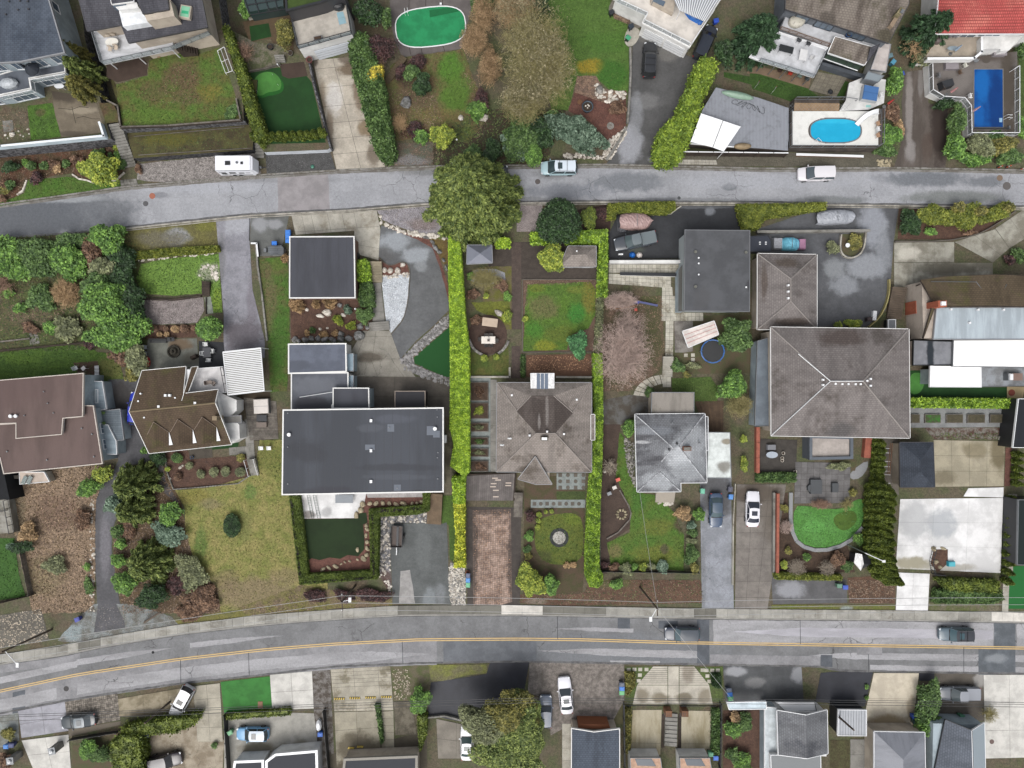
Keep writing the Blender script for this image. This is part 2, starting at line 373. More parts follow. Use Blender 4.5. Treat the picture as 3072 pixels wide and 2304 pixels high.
def aW(x,y,r,h,mat,label,n=260,cat='shrub',name='bare_shrub',tw=.022,group=None,z=0,ry=None,stems=7,up=.8,bQ=3,wig=.25):
 b=P(x,y,z);ac=T(name,label,cat,b,group);rx=m(r);b9=m(ry)if ry else rx;mt=M();ms=M();cr=max(.06,h*.012)
 def cv(mm,a,q,w0,w1):
  a,q=J(a),J(q);d=q-a
  if d.length<1e-4:return
  u=d.cross(J((R.uniform(-1,1),R.uniform(-1,1),R.uniform(-1,1)))).normalized();w=d.normalized().cross(u)
  V=[]
  for p_,ww in((a,w0),(q,w1)):
   for i in eb(3):t=2.094*i;V.append(ec(p_+u*cos(t)*ww+w*sin(t)*ww))
  mm.add(V,Z('0 1 4 3 1 2 5 4 2 0 3 5',4))
 st=[]
 for i in eb(stems):
  a=6.283*i/stems+R.uniform(-.4,.4);k=R.uniform(.3,.62);e=J((b.x+cos(a)*rx*k,b.y+sin(a)*b9*k,b.z+h*R.uniform(.35,.55)))
  bS=(b+e)/2+J((0,0,h*.07));cv(ms,b,bS,cr,cr*.75);cv(ms,bS,e,cr*.75,cr*.4);st.append((b,bS,e))
 for i in eb(n):
  s0=R.choice(st);t=R.uniform(.15,1);a0=s0[1].lerp(s0[2],t)if R.random()<.75 else s0[0].lerp(s0[1],t)
  ang=R.uniform(0,6.283);q=R.uniform(.25,1)**.55;cR=J((b.x+cos(ang)*rx*q,b.y+sin(ang)*b9*q,b.z+h*(1-.62*q*q)*R.uniform(.7,1.08)))
  cR=cR.lerp(a0+(cR-a0).normalized()*min(rx,b9)*.9,.45)if(cR-a0).length>rx else cR
  p=a0;K2=4
  for j in eb(1,K2+1):
   qn=a0.lerp(cR,j/K2)+J((R.uniform(-1,1),R.uniform(-1,1),R.uniform(-.3,.6)))*wig*rx*.16;cv(mt,p,qn,tw*(1.3-j/K2*.9),tw*(1.3-(j+1)/K2*.9)if j<K2 else.004)
   if bQ>1 and j>=2:
    for _ in eb(bQ-1):
     dd=J((R.uniform(-1,1),R.uniform(-1,1),R.uniform(-.2,.9)))*rx*.16;cv(mt,qn,qn+dd,tw*.6,.004)
   p=qn
 ms('stems',mat,ac);mt('twigs',mat,ac);return ac
def ag(name,az,mat,n,size=.08,h=.02,ai=0,up=.8,label=None,jz=.02,cg=.6,z=0):
 W=[P(a,b,z)for a,b in az];am=[(q.x,q.y)for q in W];x,y=bK(am,int(n*df(am)))
 C=np.column_stack([x,y,np.full(ef(x),FR[3]+z+.02+ai*.004)+NR.uniform(0,jz,ef(x))+h]);o=aK(name,C,mat,None,size,cg,up);o['kind']='stuff'
 if label:o['label']=label
 return o
def aI(az,mat,n=14,size=.09,ai=6,name='grass',z=0):return ag(name,az,mat,n,size,.0,ai,.25,None,.05,.5,z)
def ao(name='boulder_stone',a=(150,150,150),b=(95,95,92)):return gm(name,c(*a),c(*b),2.2,E=.4,gs=9,bump=.6)
def bm(mm,cx,cy,z,rx,ry,rz,aJ=0,dG=0):
 rr=random.Random(dG);n=8;V=[];bn=Z('.85 -.1 1.0 .25 .82 .7 .4 .97');ca,sa=cos(aJ),sin(aJ);w=[rr.uniform(.78,1.15)for _ in eb(n)]
 for k,hh in bn:
  for i in eb(n):
   t=6.283*i/n;q=k*w[i]*rr.uniform(.93,1.07);x=rx*q*cos(t);y=ry*q*sin(t);V.append((cx+x*ca-y*sa,cy+x*sa+y*ca,z+rz*(hh+rr.uniform(-.05,.05))))
 V.append((cx+rx*.1,cy,z+rz*1.02));F=[(j*n+i,j*n+(i+1)%n,(j+1)*n+(i+1)%n,(j+1)*n+i)for j in eb(3)for i in eb(n)]+[(3*n+i,3*n+(i+1)%n,4*n)for i in eb(n)]
 mm.add(V,F)
def aP(az,mat,label,group,z=0,cat='boulder',name='boulder'):
 for i,p in ee(az):
  x,y,rx,ry=p[:4];aJ=radians(p[4])if ef(p)>4 else R.uniform(0,3);hh=m(min(rx,ry))*1.;q=P(x,y,z+hh*.5);mm=M();bm(mm,q.x,q.y,FR[3]+z,m(rx),m(ry),hh,aJ,R.random());o=mm(name,mat)
  bh(o,label if eg(label,str)else label[i],cat,group)
def aq(name,az,mat,n,dI,dJ,label=None,z=0,parent=None,hk=.7):
 W=[P(a,b,z)for a,b in az];am=[(q.x,q.y)for q in W];x,y=bK(am,n);mm=M()
 for i in eb(ef(x)):r_=R.uniform(dI,dJ);bm(mm,x[i],y[i],FR[3]+z,r_*R.uniform(.8,1.4),r_,r_*hk,R.uniform(0,3),i)
 o=mm(name,mat,parent);o['kind']='stuff'
 if label:o['label']=label
 return o
a6={}
def roof(ac,cV,c6,mat,name='roof',th=.16,aM=None,cY='roof_trim',tw=.07,du=True,dE=None):
 V=[ec(P(*v))for v in cV];F=[]
 for f in c6:
  a=sum(V[f[i]][0]*V[f[i-1]][1]-V[f[i-1]][0]*V[f[i]][1]for i in eb(ef(f)));F.append(ec(f)if a<0 else ec(f)[::-1])
 ed={}
 for f in F:
  for i in eb(ef(f)):e=(f[i],f[(i+1)%ef(f)]);ed[e]=1
 bA=[e for e in ed if(e[1],e[0])not in ed];n=ef(V);V2=V+[(x,y,z-th)for x,y,z in V]
 F2=F+[ec(i+n for i in f[::-1])for f in F]+[(e[1],e[0],e[0]+n,e[1]+n)for e in bA]
 o=mo(name,V2,F2,mat,ac,uv=True)
 if aM:
  for e in bA:
   a,b=J(V[e[0]]),J(V[e[1]]);d=b-a;L=d.length
   if L<.25:continue
   nn=J((d.y,-d.x,0)).normalized()*tw;up=J((0,0,.03));dn=J((0,0,-th-.04));Q=[a+up,b+up,b+nn+up,a+nn+up,a+dn,b+dn,b+nn+dn,a+nn+dn]
   mo(cY,[ec(q)for q in Q],[(0,1,2,3)[::-1],(4,5,6,7),(2,3,7,6),(0,3,7,4),(1,2,6,5),(0,1,5,4)],aM,ac)
 return o
def aL(ac,az,h,mat,ov=.3,z0=0,name='wall',af=None):
 W=[P(x,y,af if af is not None else h)for x,y in az];am=a5([(q.x,q.y)for q in W],ov);a6[ac.name]=[J((q[0],q[1],0))for q in cd(am)]
 return PX(am,FR[3]+z0-(.3 if z0==0 else 0),FR[3]+h)(name,mat,ac)
def window(ac,i,u,w,z0,z1,fm=None,pn=None,nx=2,name='window',door=False):
 W=a6[ac.name];a,b=W[i%ef(W)],W[(i+1)%ef(W)];d=(b-a);L=d.length;d.normalize();nn=J((d.y,-d.x,0));cc=a+d*L*u
 fm=fm or pm('b',14804198);pn=pn or bO();z=FR[3];mm=M();aJ=atan2(d.y,d.x)
 for s in(-1,1):q=cc+d*s*w/2+nn*.03;mm.box(q.x,q.y,z+z0,.08,.1,z1-z0,aJ)
 for zz in(z0-.08,z1):q=cc+nn*.04;mm.box(q.x,q.y,z+zz,w+.16,.14,.08,aJ)
 for k in eb(1,nx):q=cc+d*(k/nx-.5)*w+nn*.03;mm.box(q.x,q.y,z+z0,.05,.08,z1-z0,aJ)
 o=mm(name,fm,ac);q=cc+nn*.02;XB(q.x,q.y,z+z0,w,.04,z1-z0,aJ)('pane',pn,o);return o
def bO():return pm('c',6254205,.08,n=0,cZ=.8)
def bg(ac,x,y,h,sx,sy,sz,mat,name='roof_vent',aJ=0):
 p=P(x,y,h);return XB(p.x,p.y,FR[3]+h-.15,sx,sy,sz+.15,aJ,.02)(name,mat,ac)
def vent(ac,x,y,h,r,hh,mat,name='vent_pipe'):
 p=P(x,y,h);return LH(p.x,p.y,[(r*.8,-.15),(r*.8,hh*.7),(r*1.25,hh*.7),(r*1.1,hh)],10,FR[3]+h)(name,mat,ac)
def I(name,label,cat,az,h,rm,wm,tm=None,ov=.3,cX=.16,lip=.07,group=None,z0=0,seams=0,seamm=None):
 W=[P(x,y,h)for x,y in az];am=cd([(q.x,q.y)for q in W]);cx=sum(q[0]for q in am)/ef(am);cy=sum(q[1]for q in am)/ef(am)
 ac=T(name,label,cat,(cx,cy,FR[3]),group);z=FR[3]+h
 if wm:aL(ac,az,h-.22,wm,ov,z0,af=h)
 PX(am,z-.22,z)('roof',rm,ac,uv=True)
 if tm:
  cI=a5(am,cX);n=ef(am);c3=a5(am,-.03)
  for i in eb(n):
   j=(i+1)%n;a,b,c_,d=c3[i],c3[j],cI[j],cI[i];V=[(q[0],q[1],z+lip)for q in(a,b,c_,d)]+[(q[0],q[1],z-.26)for q in(a,b)]+[(q[0],q[1],z-.002)for q in(c_,d)]
   mo('roof_trim',V,Z('0 1 2 3 0 4 5 1 3 2 6 7 1 5 6 2 0 3 7 4',4),tm,ac)
 return ac
def bf(ac,az,mat,w=.11,name='ridge_cap'):
 V=[P(*p)for p in az]
 for a,b in zip(V,V[1:]):
  d=b-a;s=J((-d.y,d.x,0)).normalized()*w;up=J((0,0,.05));dn=J((0,0,-.03))
  mo(name,[ec(q)for q in(a+s+dn,a+up,a-s+dn,b+s+dn,b+up,b-s+dn)],[(0,1,4,3),(1,2,5,4),(0,2,1),(3,4,5)],mat,ac)
def rail(ac,az,h,mat,step=1.2,z=0,b0=None,r=.03,world=False,cf=0,top=.05,name='railing',hr=None):
 W=az if world else[P(x,y,z if hr is None else hr)for x,y in az];zb=FR[3]+z
 for a,b in zip(W,W[1:]):
  a=J((a[0],a[1],zb));b=J((b[0],b[1],zb));d=b-a;L=d.length
  if L<.05:continue
  k=max(1,round(L/step));aJ=atan2(d.y,d.x);bS=(a+b)/2
  for i in eb(k+1):q=a+d*i/k;XB(q.x,q.y,zb,r*2,r*2,h,aJ)('post',mat,ac)
  XB(bS.x,bS.y,zb+h,L+top,top*1.6,.05,aJ)('top_rail',mat,ac);XB(bS.x,bS.y,zb+.1,L,.04,.04,aJ)('bottom_rail',mat,ac)
  if b0:
   for i in eb(k):q=a+d*(i+.5)/k;XB(q.x,q.y,zb+.15,L/k-.1,.015,h-.2,aJ)('glass_panel',b0,ac)
  if cf:
   mm=M()
   for i in eb(int(L/cf)):q=a+d*(i+.5)/int(L/cf);mm.box(q.x,q.y,zb+.14,.02,.02,h-.14,aJ)
   mm('balusters',mat,ac)
def ab(name,label,az,h,t,mat,z=0,cat='wall',a8=None,aE=0,group=None,af=None,kind=None,closed=False,dT=.04):
 W=[P(x,y,z+h if af is None else af)for x,y in az]
 if closed:W.append(W[0])
 p0=W[ef(W)//2];ac=T(name,label,cat,(p0.x,p0.y,FR[3]+z),group,kind);i=0
 for a,b in zip(W,W[1:]):
  d=b-a;L=d.length;aJ=atan2(d.y,d.x);k=max(1,round(L/aE))if aE else 1
  for j in eb(k):
   q=a+d*(j+.5)/k;hh=h-(.05 if a8 else 0)
   XB(q.x,q.y,FR[3]+z-.1,L/k-(.025 if aE else 0),t*(1 if not aE else R.uniform(.93,1.03)),hh+.1+(R.uniform(-.02,.02)if aE else 0),aJ,.012 if aE else 0)('block'if aE else'wall_section',mat,ac)
  if a8:q=(a+b)/2;XB(q.x,q.y,FR[3]+z+h-.05,L+t,t+dT*2,.06,aJ)('coping',a8,ac)
 return ac
def fence(label,az,h,mat,name='fence',z=0,board=.15,post=2.,group=None,t=.03,cb=None,dP=.012,a8=None,af=None,horiz=False):
 W=[P(x,y,z+h if af is None else af)for x,y in az];p0=W[ef(W)//2];ac=T(name,label,'fence',(p0.x,p0.y,FR[3]+z),group);cb=cb or mat
 for a,b in zip(W,W[1:]):
  d=b-a;L=d.length;aJ=atan2(d.y,d.x);k=max(1,round(L/post));zb=FR[3]+z
  for j in eb(k+1):q=a+d*j/k;XB(q.x,q.y,zb-.1,.1,.1,h+.18,aJ)('post',cb,ac)
  for zz in(.3,h-.3):q=(a+b)/2;XB(q.x,q.y,zb+zz,L,.06,.08,aJ)('cross_rail',cb,ac)
  kb=max(1,int(L/board))
  for j in eb(kb):q=a+d*(j+.5)/kb;nn=J((-d.y,d.x,0)).normalized()*.045;XB(q.x+nn.x,q.y+nn.y,zb+.03,L/kb-dP,t,h-.03+R.uniform(-.012,.012),aJ)('board',mat,ac)
  if a8:q=(a+b)/2;XB(q.x,q.y,zb+h+.01,L,.14,.03,aJ)('top_cap',a8,ac)
 return ac
def U(name,dL,us,vs,mat,ai=3,dP=.03,th=.06,label=None,z=0,cW=None,ac=None,bo='slab',bu=.004,dF=()):
 q=[P(x,y,z)for x,y in dL];us=[i/us for i in eb(us+1)]if eg(us,int)else us;vs=[i/vs for i in eb(vs+1)]if eg(vs,int)else vs
 f=lambda u,v:(q[0]*(1-u)+q[1]*u)*(1-v)+(q[3]*(1-u)+q[2]*u)*v
 top=FR[3]+z+ai*.004+.03
 if ac is None:
  ac=mo(name,[ec(J((p.x,p.y,top-.02)))for p in(q if cd([(a.x,a.y)for a in q])[0]==(q[0].x,q[0].y)else q[::-1])],[(0,1,2,3)],cW or gm('d',4604476,E=.3),None);ac['kind']=KS
  if label:ac['label']=label
 for i in eb(ef(us)-1):
  for j in eb(ef(vs)-1):
   if(i,j)in dF:continue
   p=[f(us[i],vs[j]),f(us[i+1],vs[j]),f(us[i+1],vs[j+1]),f(us[i],vs[j+1])];p=a5([(a.x,a.y)for a in p],dP/2);tz=top+R.uniform(-bu,bu)
   PX(p,top-th,tz)(bo,mat,ac)
 return ac
def stairs(label,a,b,w,n,z0,z1,mat,name='staircase',group=None,kind=None,parent=None,bW=None):
 pa,pb=P(*a,z0),P(*b,z1);d=J((pb.x-pa.x,pb.y-pa.y,0));L=d.length;aJ=atan2(d.y,d.x)
 ac=parent or T(name,label,'stairs',(pa.x,pa.y,FR[3]+min(z0,z1)),group,kind);base=FR[3]+min(z0,z1)
 for i in eb(n):q=pa+d*(i+.5)/n;zt=FR[3]+z0+(z1-z0)*(i+1 if z1>z0 else i)/n;XB(q.x,q.y,base-.05,L/n-.015,w,max(.08,zt-base+.05),aJ)('step',mat,ac)
 if bW:
  nn=J((-d.y,d.x,0)).normalized()*(w/2+.08)
  for s in(-1,1):
   q0,q1=J((pa.x,pa.y,0))+nn*s,J((pb.x,pb.y,0))+nn*s;mm=M();mm.tube((q0.x,q0.y,FR[3]+z0+.9),(q1.x,q1.y,FR[3]+z1+.9),.03)
   for k in eb(3):t=k/2;q=q0.lerp(q1,t);zz=FR[3]+z0+(z1-z0)*t;mm.tube((q.x,q.y,zz),(q.x,q.y,zz+.9),.025)
   mm('handrail',bW,ac)
 return ac
def terrace(name,az,h,wm,tm,label=None,ai=1,z=0,af=None,kind=KS):
 W=[P(x,y,z+h if af is None else af)for x,y in az];am=cd([(q.x,q.y)for q in W]);o=PX(am,FR[3]+z-.1,FR[3]+z+h)(name,wm);o['kind']=kind
 if label:o['label']=label
 V=[(q[0],q[1],FR[3]+z+h+ai*.004)for q in am];mo('ground_cover',V,[ec(eb(ef(V)))],tm,o);return o
cP={}
def aw(key,fn,name,label,cat,x,y,aJ=0,z=0,group=None,sc=1,af=None,lit=None):
 if key not in cP:cP[key]=[(n_,bX(n_,mm,mat,sm),mat,pi)for n_,mm,mat,pi,sm in(ec(t)+(None,False)[ef(t)-3:]for t in fn())]
 p=P(x,y,z if af is None else z+af);ac=T(name,label,cat,(p.x,p.y,FR[3]+z),group);ac.rotation_euler=(0,0,aJ);ac.scale=(sc,sc,sc);obs=[]
 for n_,me,mat,pi in cP[key]:
  o=bpy.data.objects.new(n_,me);cE.objects.link(o);o.parent=obs[pi]if pi is not None else ac;obs.append(o)
 return ac
def bX(name,mm,mat,bJ):
 me=bpy.data.meshes.new(name);me.from_pydata([ec(v)for v in mm.v],[],mm.f);me.materials.append(mat)
 if bJ:me.shade_smooth()
 me.validate();me.update();return me
def ay(L=4.6,W=1.85,H=1.5,cw=(40,42,45),kind='sedan',aT=None,sun=True,av=(70,90,105),bM=False,al=.3):
 av=ec(int(v*.45+32)for v in av)
 def fn():
  pc=pm('paint_%d_%d_%d'%cw,c(*cw),al,.0,.35,n=.02);gl=pm('car_glass_%d_%d_%d'%av,c(*av),.12,n=0);bk=pm('e',1842206,.7);rm=pm('paint_%d_%d_%d'%aT,c(*aT),al,0,.35,n=.02)if aT else pc
  lt=pm('f',14146785,.15);rd=pm('g',9838110,.3);si=pm('h',9869467,.35,.8)
  hl,hw=L/2,W/2;aB=[]
  b5=dict(sedan=(-.36,.17,-.22,.02),suv=(-.47,.2,-.4,.06),van=(-.48,.27,-.42,.1),pickup=(-.12,.22,-.08,.08),wagon=(-.46,.18,-.38,.03))[kind]
  be,ho=(.98,.90)if kind!='sedan'else(.92,.86)
  def dz(s):
   if s>b5[1]*2:t=(s-b5[1]*2)/(1-b5[1]*2);return be-.03-(be-ho)*t-.16*t**3
   if s<b5[0]*2:t=(b5[0]*2-s)/(1+b5[0]*2+1e-6);return be+.02-.10*t**2
   return be
  def dp(s):return hw*(1-.035*abs(s)-.20*abs(s)**7)
  st=[-1,-.985,-.93,-.8,-.6,-.4,-.2,0,.2,.4,.6,.75,.88,.95,.985,1];V=[];F=[]
  for s in st:
   w=dp(s);z=dz(s);k=.86 if abs(s)>.99 else 1;lo=.3 if abs(s)<.95 else.36
   V+=[(s*hl,y*k,zz)for y,zz in((-w*.93,lo-.08),(-w,lo+.12),(-w*1.,z*.72),(-w*.95,z-.05),(-w*.82,z+.005),(-w*.4,z+.03),(0,z+.04),(w*.4,z+.03),(w*.82,z+.005),(w*.95,z-.05),(w,z*.72),(w,lo+.12),(w*.93,lo-.08))]
  n=13
  for j in eb(ef(st)-1):
   for i in eb(n-1):F.append((j*n+i,j*n+i+1,(j+1)*n+i+1,(j+1)*n+i)[::-1])
  F+=[ec(eb(n)),ec(eb((ef(st)-1)*n,ef(st)*n))[::-1]];aB.append(('body',M().add(V,F),pc,None,True))
  x0,x1,x2,x3=b5[0]*L,b5[1]*L,b5[2]*L,b5[3]*L;wb,wt=hw*.9,hw*.70;zb,zt=be+.01,H-.03
  if kind in('suv','van','wagon'):wt=hw*.76
  def arc(xe,xt,sgn,bB=0):
   V=[];
   for r_,(xx,ww,zz)in ee(((xe,wb*.97,zb),(xt,wt*.97,zt))):
    for i in eb(7):y=-1+i/3;V.append((xx+sgn*(.11*L/4.6*(1-y*y)*(1.5-.6*r_)),y*ww,zz))
   return V,[(i,i+1,i+8,i+7)for i in eb(6)]
  fl=lambda q,k:(q[0],[f[::-1]for f in q[1]]if k else q[1])
  aB.append(('windscreen',M().add(*fl(arc(x1,x3,1),False)),gl,None,True));aB.append(('rear_window',M().add(*fl(arc(x0,x2,-1),True)),gl,None,True))
  for sg in(-1,1):
   V=[(x0,sg*wb,zb),(x1,sg*wb,zb),(x3,sg*wt,zt),(x2,sg*wt,zt)];aB.append(('side_window',M().add(V,[(0,1,2,3)if sg<0 else(3,2,1,0)]),gl))
  mr=M();V=[];nx,ny=8,6
  for i in eb(nx+1):
   for j in eb(ny+1):
    u=i/nx;y=-1+2*j/ny;bx=(1-y*y);xx=(x2-.05-.1*bx)*(1-u)+(x3+.05+.12*bx)*u;V.append((xx,y*(wt+.03),zt+.05*(1-y*y)*(1-(2*u-1)**4*.6)-.005))
  mr.add(V,[(i*(ny+1)+j,(i+1)*(ny+1)+j,(i+1)*(ny+1)+j+1,i*(ny+1)+j+1)for i in eb(nx)for j in eb(ny)]);aB.append(('roof',mr,rm,None,True));ri=ef(aB)-1
  pil=M()
  for sg in(-1,1):
   for xa,xb in((x0,x2),(x1,x3),((x0+x1)/2-.1,(x2+x3)/2-.1)):pil.tube((xa,sg*wb,zb),(xb,sg*(wt+.01),zt),.05 if xa!=x1 else.035,n=5)
  aB.append(('pillars',pil,pc))
  if sun:aB.append(('sunroof',XB(x3-.55*L/4.6,0,zt+.047,.62,wt*1.15,.018),gl,ri,False))
  if bM:
   for sg in(-1,1):aB.append(('roof_rail',TB((x2+.15,sg*wt*.95,zt+.08),(x3-.1,sg*wt*.95,zt+.08),.022),si,ri,False))
   for xx in(x2*.6+x3*.4,x2*.2+x3*.8):aB.append(('crossbar',XB(xx,0,zt+.09,.05,wt*1.9,.03),bk,ri,False))
  for sg in(-1,1):
   aB.append(('mirror',XB(x1-.12,sg*(hw+.09),be-.02,.14,.2,.14,0,.02),pc))
   aB.append(('headlight',XB(hl*.93,sg*hw*.68,ho-.26,.28,.30,.13,-sg*.35,.02),lt));aB.append(('tail_light',XB(-hl*.965,sg*hw*.7,be-.22,.16,.28,.16,sg*.2,.01),rd))
   for xx in(.31*L,-.30*L):
    aB.append(('wheel',TB((xx,sg*(hw-.2),.33),(xx,sg*(hw+.01),.33),.33,n=16),bk,None,True));wi=ef(aB)-1;aB.append(('rim',TB((xx,sg*(hw),.33),(xx,sg*(hw+.02),.33),.2,n=12),si,wi,False))
  aB.append(('cowl',XB(x1+.13,0,be+.012,.12,wb*1.75,.03),bk))
  for xx in((x1-.25),(x0+x1)/2-.1):
   for sg in(-1,1):aB.append(('door_seam',XB(xx,sg*dp(2*xx/L)*.995,.4,.02,.015,be-.5),bk))
  if kind=='pickup':
   bx0,dV=-hl+.12,b5[0]*L-.08;aB.append(('tonneau_cover',XB((bx0+dV)/2,0,be+.045,dV-bx0,W*.84,.04,0,.02),aT and rm or pm('i',6251625,.6,n=.3)))
   aB.append(('bed_seam',XB(dV+.04,0,be-.01,.05,W*.9,.07),bk))
  return aB
 return fn
def cC(aH,lid=None):
 def fn():
  a=pm('bin_%d_%d_%d'%aH,c(*aH),.5,n=.1);b=pm('bin_%d_%d_%d'%(lid or aH),c(*(lid or aH)),.45,n=.05);k=pm('e',1842206,.7)
  body=M();V=[]
  for z,w,d in((.08,.42,.48),(.95,.56,.66)):V+=[(-d/2,-w/2,z),(d/2,-w/2,z),(d/2,w/2,z),(-d/2,w/2,z)]
  body.add(V,Z('0 1 5 4 1 2 6 5 2 3 7 6 3 0 4 7 3 2 1 0 4 5 6 7',4));dO=XB(.02,0,.95,.74,.62,.05,0,.01).box(.02,0,1.,.6,.48,.04,0,.04)
  return[('body',body,a),('lid',dO,b),('handle',TB((-.38,-.22,.96),(-.38,.22,.96),.02),k)]+[('wheel',TB((-.2,s*.24,.1),(-.2,s*.29,.1),.1,n=10),k,None,True)for s in(-1,1)]
 return fn
def aG(x,y,aH,label,aJ=0,group=None,z=0):return aw('bin%s'%(aH,),cC(aH),'wheelie_bin',label,'bin',x,y,aJ,z,group,.95,af=.95)
def b4(aH,back=True):
 def fn():
  a=pm('chair_%d_%d_%d'%aH,c(*aH),.5,n=.1);pr=[('seat',XB(0,0,.42,.46,.46,.04),a),('backrest',XB(-.22,0,.46,.04,.46,.45),a)]
  for dx in(-.2,.2):
   for dy in(-.2,.2):pr.append(('leg',TB((dx,dy,0),(dx,dy,.42),.018),a))
  for s in(-1,1):pr.append(('armrest',XB(0,s*.24,.64,.44,.05,.03),a))
  return pr
 return fn
def chair(x,y,aH,label,aJ=0,z=0,group=None,name='garden_chair'):return aw('chair%s'%(aH,),b4(aH),name,label,'chair',x,y,aJ,z,group,1.1)
def bD(aH,lx,ly,a7=False,h=.73):
 def fn():
  a=pm('table_%d_%d_%d'%aH,c(*aH),.4,n=.1);t=M()
  if a7:t.lathe(0,0,[(.1,h-.04),(lx/2,h-.04),(lx/2,h)],20,0,1,ly/lx)
  else:t.box(0,0,h-.04,lx,ly,.04)
  k=.35 if a7 else.45
  return[('tabletop',t,a)]+[('leg',TB((dx*lx*k,dy*ly*k,0),(dx*lx*k,dy*ly*k,h-.04),.03),a)for dx in(-1,1)for dy in(-1,1)]
 return fn
def table(x,y,aH,label,lx,ly,aJ=0,z=0,a7=False,h=.73,name='garden_table'):return aw('table%s%s'%((aH,lx,ly),a7),bD(aH,lx,ly,a7,h),name,label,'table',x,y,aJ,z)
def bL(aH,r=.25):
 def fn():return[('pot',LH(0,0,[(r*.7,0),(r,r*1.5),(r*1.08,r*1.55),(r*.9,r*1.55),(r*.88,r*1.3)],14),pm('pot_%d_%d_%d'%aH,c(*aH),.6),None,True),('soil',LH(0,0,[(r*.9,r*1.3),(r*.5,r*1.34)],12),pm('j',3944486,.95))]
 return fn
def pot(x,y,aH,label,r=.25,z=0,group=None):return aw('pot%s%s'%(aH,r),bL(aH,r),'plant_pot',label,'pot',x,y,0,z,group)
def aC(x0,y0,x1,y1,aH,label,z=0,top=2.6,tipc=None):
 b=P(x0,y0,z);ac=T('folded_parasol',label,'parasol',b);pa=pm('k',7895160,.4);f=pm('parasol_%d_%d_%d'%aH,c(*aH),.8);t=b+J((0,0,top))
 TB(b,t,.025)('pole',pa,ac);LH(b.x,b.y,[(.05,1.),(.17,1.15),(.14,1.8),(.06,2.5),(.01,top)],8,FR[3]+z)('canopy',f,ac);LH(b.x,b.y,Z('.25 0 .25 .08 .05 .1'),12,FR[3]+z)('base',pa,ac)
 return ac
fr('S')
di=pm('l',15527664,.5,n=.06);d6=gm('m',9868431,7236194,1.5,E=.3)
soil=gm('n',6708814,5791296,.35,E=.5,gs=9,bump=.8,au=6707272,aQ=3)
g=mo('ground',Z('-260 -260 -.02 260 -260 -.02 260 260 -.02 -260 260 -.02',3),[(0,1,2,3)],soil);g['kind']=KS;g['label']='bare soil and moss between lots'
LA=11053743
de=gm('o',LA,10264227,.25,E=.22,gs=11,al=.75,bump=.2,aQ=3,aV=.33,aa=[(60,660,200,75,5790818,.9),(250,640,150,60,6448748),(180,595,130,12,10527912),(1890,545,110,28,7369850),(1700,575,120,22,8027782,.7),(1660,520,50,18,7895676,.6),(1340,515,160,12,7237228,.6),(2780,537,130,22,7369850,.9),(2950,545,60,16,7369850),(2860,592,150,18,7764600),(2500,600,100,12,7106672,.7),(2190,560,22,10,5922402,.9),(2040,602,200,9,7764090,.6),(600,560,200,20,11448760,.5),(2300,545,300,20,11317174,.5),(1600,600,160,9,7895676,.6),(480,585,26,9,7895680,.7),(760,540,260,8,8553608,.5)])
UT=Z('-400 700 0 617 127 600 386 563 800 528 1008 515 1305 503 1620 500 1816 498 2300 510 2700 508 3072 515 3500 520')
UB=Z('-400 795 0 716 231 701 455 676 750 645 1031 631 1290 610 1550 608 1824 605 2028 608 2300 608 2488 614 2700 616 3072 622 3500 628')
G('upper_road',UT+UB[::-1],de,3)
G('road_repair',Z('833 531 985 523 990 632 835 642'),gm('p',-10525854,0,.5,E=.2,al=.8,bump=.15),4,.03)
LT=Z('-400 2075 0 1993 170 1971 311 1941 542 1903 800 1874 942 1863 1173 1848 1329 1846 1550 1846 1753 1849 2042 1855 2272 1858 2670 1861 3017 1867 3500 1878')
LB=Z('-400 2232 0 2141 181 2105 362 2076 542 2051 800 2024 1003 2000 1256 1990 1550 1985 1825 1990 2173 1995 2453 2000 2525 2013 3072 2022 3500 2030')
CL=Z('-400 2165 0 2073 242 2022 542 1977 800 1948 1003 1932 1256 1919 1550 1917 1753 1919 2006 1927 2300 1932 2634 1937 3072 1944 3500 1952')
dc=gm('q',-8816521,0,.3,E=.2,gs=11,al=.75,bump=.2,aQ=3,aV=.2,aa=[(1850,1960,300,60,7896194,.6)])
G('main_road',LT+LB[::-1],dc,3)
def bc(am,x):
 for a,b in zip(am,am[1:]):
  if a[0]<=x<=b[0]:return a[1]+(b[1]-a[1])*(x-a[0])/(b[0]-a[0])
def band(name,x0,x1,cS,d0,d1,mat,ai,al=.03,aS=0,c2=None):
 xs=[x0+(x1-x0)*i/max(1,int((x1-x0)/60))for i in eb(max(1,int((x1-x0)/60))+1)];r2=c2 or cS
 t=lambda x:min(1,(x-x0+1)/aS)if aS>0 else(min(1,(x1-x+1)/-aS)if aS<0 else 1)
 bS=(d0+d1)/2
 top=[(x,bc(cS,x)+(bS+(d0-bS)*t(x)if aS else d0))for x in xs];bot=[(x,bc(r2,x)+(bS+(d1-bS)*t(x)if aS else d1))for x in xs]
 return G(name,top+bot[::-1],mat,ai,al)
aX=gm('r',-11579571,0,.4,E=.2,gs=11,al=.8,bump=.15,aQ=3,aV=.25,ax=(.25,1))
bY=gm('s',-10197918,0,.4,E=.2,gs=11,al=.8,bump=.15,aQ=3)
cB=gm('t',-6580592,0,.8,E=.25,al=.8,bump=.2)
b1=gm('u',-6844020,0,.8,E=.25,al=.8,bump=.2,aa=[(2960,1905,26,14,10528170,.6),(2985,1975,30,14,10528170,.6)])
B=lambda*a,**k:band('road_wear',*a,**k)
band('road_wear',-380,1310,CL,4,76,bY,4);band('road_wear',-380,1290,CL,26,60,aX,5,.06,aS=-200)
